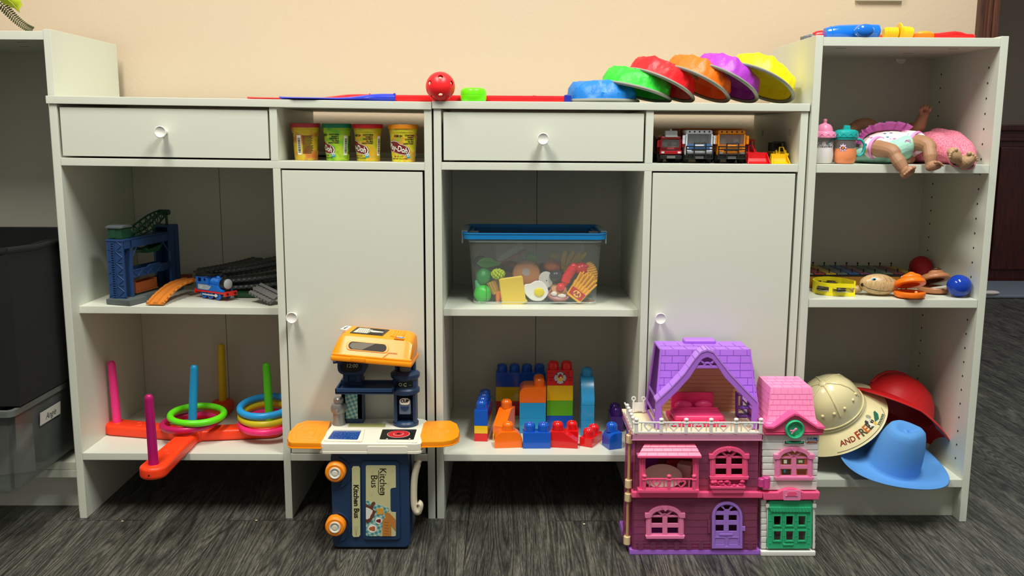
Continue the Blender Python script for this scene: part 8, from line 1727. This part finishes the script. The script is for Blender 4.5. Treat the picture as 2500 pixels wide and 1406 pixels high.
lbm = MB(plastic('#cfcfc4', .6)); Ml = T(xr2 - .0016, -.015, .252) @ R(90, 'Z') @ R(4, 'X'); lbm.box(-.045, .045, -.0008, .0006, -.014, .014, .0002, M=Ml); lbm.text('Angie', .020, mat('pen_ink', '#26303c', .6), Ml @ T(0, -.0012, -.001), 0, shear=.35); w7('paper_label', lbm, cb2, 'white paper label with handwriting')
for nm, lb, col, c, s_, rz in (('paper_pack', 'pale paper packet inside the clear bin', '#a8a8a0', (-1.70, -.03, .17), (.035, .004, .055), .4), ('green_pouch', 'green pouch at the left inside the clear bin', '#3a7a58', (-1.79, -.06, .155), (.04, .02, .05), .2), ('white_card', 'white folded card low inside the clear bin', '#b9b9b2', (-1.745, -.10, .145), (.03, .003, .042), -.3), ('grey_pouch', 'grey pouch at the back inside the clear bin', '#4a504e', (-1.73, .08, .17), (.06, .05, .06), .1)):
    mb = MB(plastic(col, .7)).box(-s_[0], s_[0], -s_[1], s_[1], 0, s_[2] * 2, min(s_) * .45); obj(nm, mb, label=lb, cat=nm.replace('_', ' ').split()[-1], loc=(c[0], c[1], zb2 + .004), rot=(0, 0, rz))
# leaves
yl = .10; zt7 = 1.06 * 1.0085
pl7 = thing('artificial_plant', 'artificial plant with a yellow green leaf and fern frond on the left bookcase', 'plant', (-1.72, .15, zt7 - .002))
lf = mat('yellow_green_leaf', '#b4c41e', .5, var=.15, vscale=40); fnm = mat('dark_fern', '#4a4c24', .6)
def leafm(pts3, th=.0006):
    n = len(pts3); a = [V(p) for p in pts3]; b_ = [p + V((0, th, 0)) for p in a]; return a + b_, [list(range(n)), [n + i for i in range(n)][::-1]] + [[i, n + i, n + (i + 1) % n, (i + 1) % n] for i in range(n)]
mb = MB(lf); mb.add(*leafm([W(u, v, yl - .01 + .0006 * (u + 60) * .3) for u, v in ((-60, -40), (-20, -10), (2, 3), (10, 10), (20, 13), (26, 18), (35, 20), (40, 25), (48, 31), (47, 22), (54, 12), (50, 4), (53, -2), (46, -8), (30, -24), (10, -44), (-30, -60))])); mb.tube([W(-50, -50, yl - .002), W(0, -16, yl - .002), W(30, 8, yl - .002), W(47, 29, yl - .0)], .0007, seg=5); w7('leaf', mb, pl7, 'yellow green leaf', 180)
mb = MB(fnm); st = catmull([W(-10, -4, yl + .02), W(14, 22, yl + .02), (W(40, 48, yl + .02)), W(64, 66, yl + .02), W(80, 73, yl + .02)], 6); mb.tube(st, .0009, seg=6)
for i in range(3, len(st) - 1):
    t_ = (st[i + 1] - st[i - 1]).normalized(); nn = V((t_.z, 0, -t_.x)); s_ = 1 - .45 * i / len(st)
    for sg, ln in ((1, .014), (-1, .013)):
        d = (nn * sg * (-1) + t_ * .35).normalized(); e = st[i] + d * ln * s_ + V((0, -.003, 0)); w_ = t_ * .0022 * s_
        mb.add(*leafm([st[i], st[i] + d * ln * s_ * .4 + w_, st[i] + d * ln * s_ * .8 + w_, e, st[i] + d * ln * s_ * .8 - w_ * .6, st[i] + d * ln * s_ * .4 - w_]))
w7('fern_frond', mb, pl7, 'dark fern frond', 180)
mb = MB(plastic('#8a5a3a', .6)).lathe([(.0001, 0), (.040, 0), (.055, .09), (.058, .09), (.058, .10), (.050, .10), (.048, .085), (.0001, .085)], seg=36, M=T(-1.86, .16, zt7 - .002)); w7('pot', mb, pl7); mb = MB(fnm).tube(catmull([(-1.86, .16, zt7 + .08), (-1.84, .15, zt7 + .2), (-1.80, .13, zt7 + .16), (st[0].x, st[0].y, st[0].z)], 5), .0014, seg=6); mb.tube(catmull([(-1.86, .16, zt7 + .08), (-1.83, .14, zt7 + .24), tuple(W(-50, -50, yl))], 5), .0014, seg=6); w7('stems', mb, pl7)
# crumbs on the floor
for lb, u, v in (('small pale crumb on the floor in front of the left cabinet', 299, 1273), ('tiny white crumb on the floor under the left cabinet', 626, 1271), ('tiny white crumb on the floor left of the dollhouse', 1426, 1280)):
    p = WZ(u, v, .001); mb = MB(plastic('#d8d0a8', .8)).ell((p.x, p.y, .0018), (.003, .002, .0015), seg=8, rings=6); obj('crumb', mb, label=lb, cat='crumb')
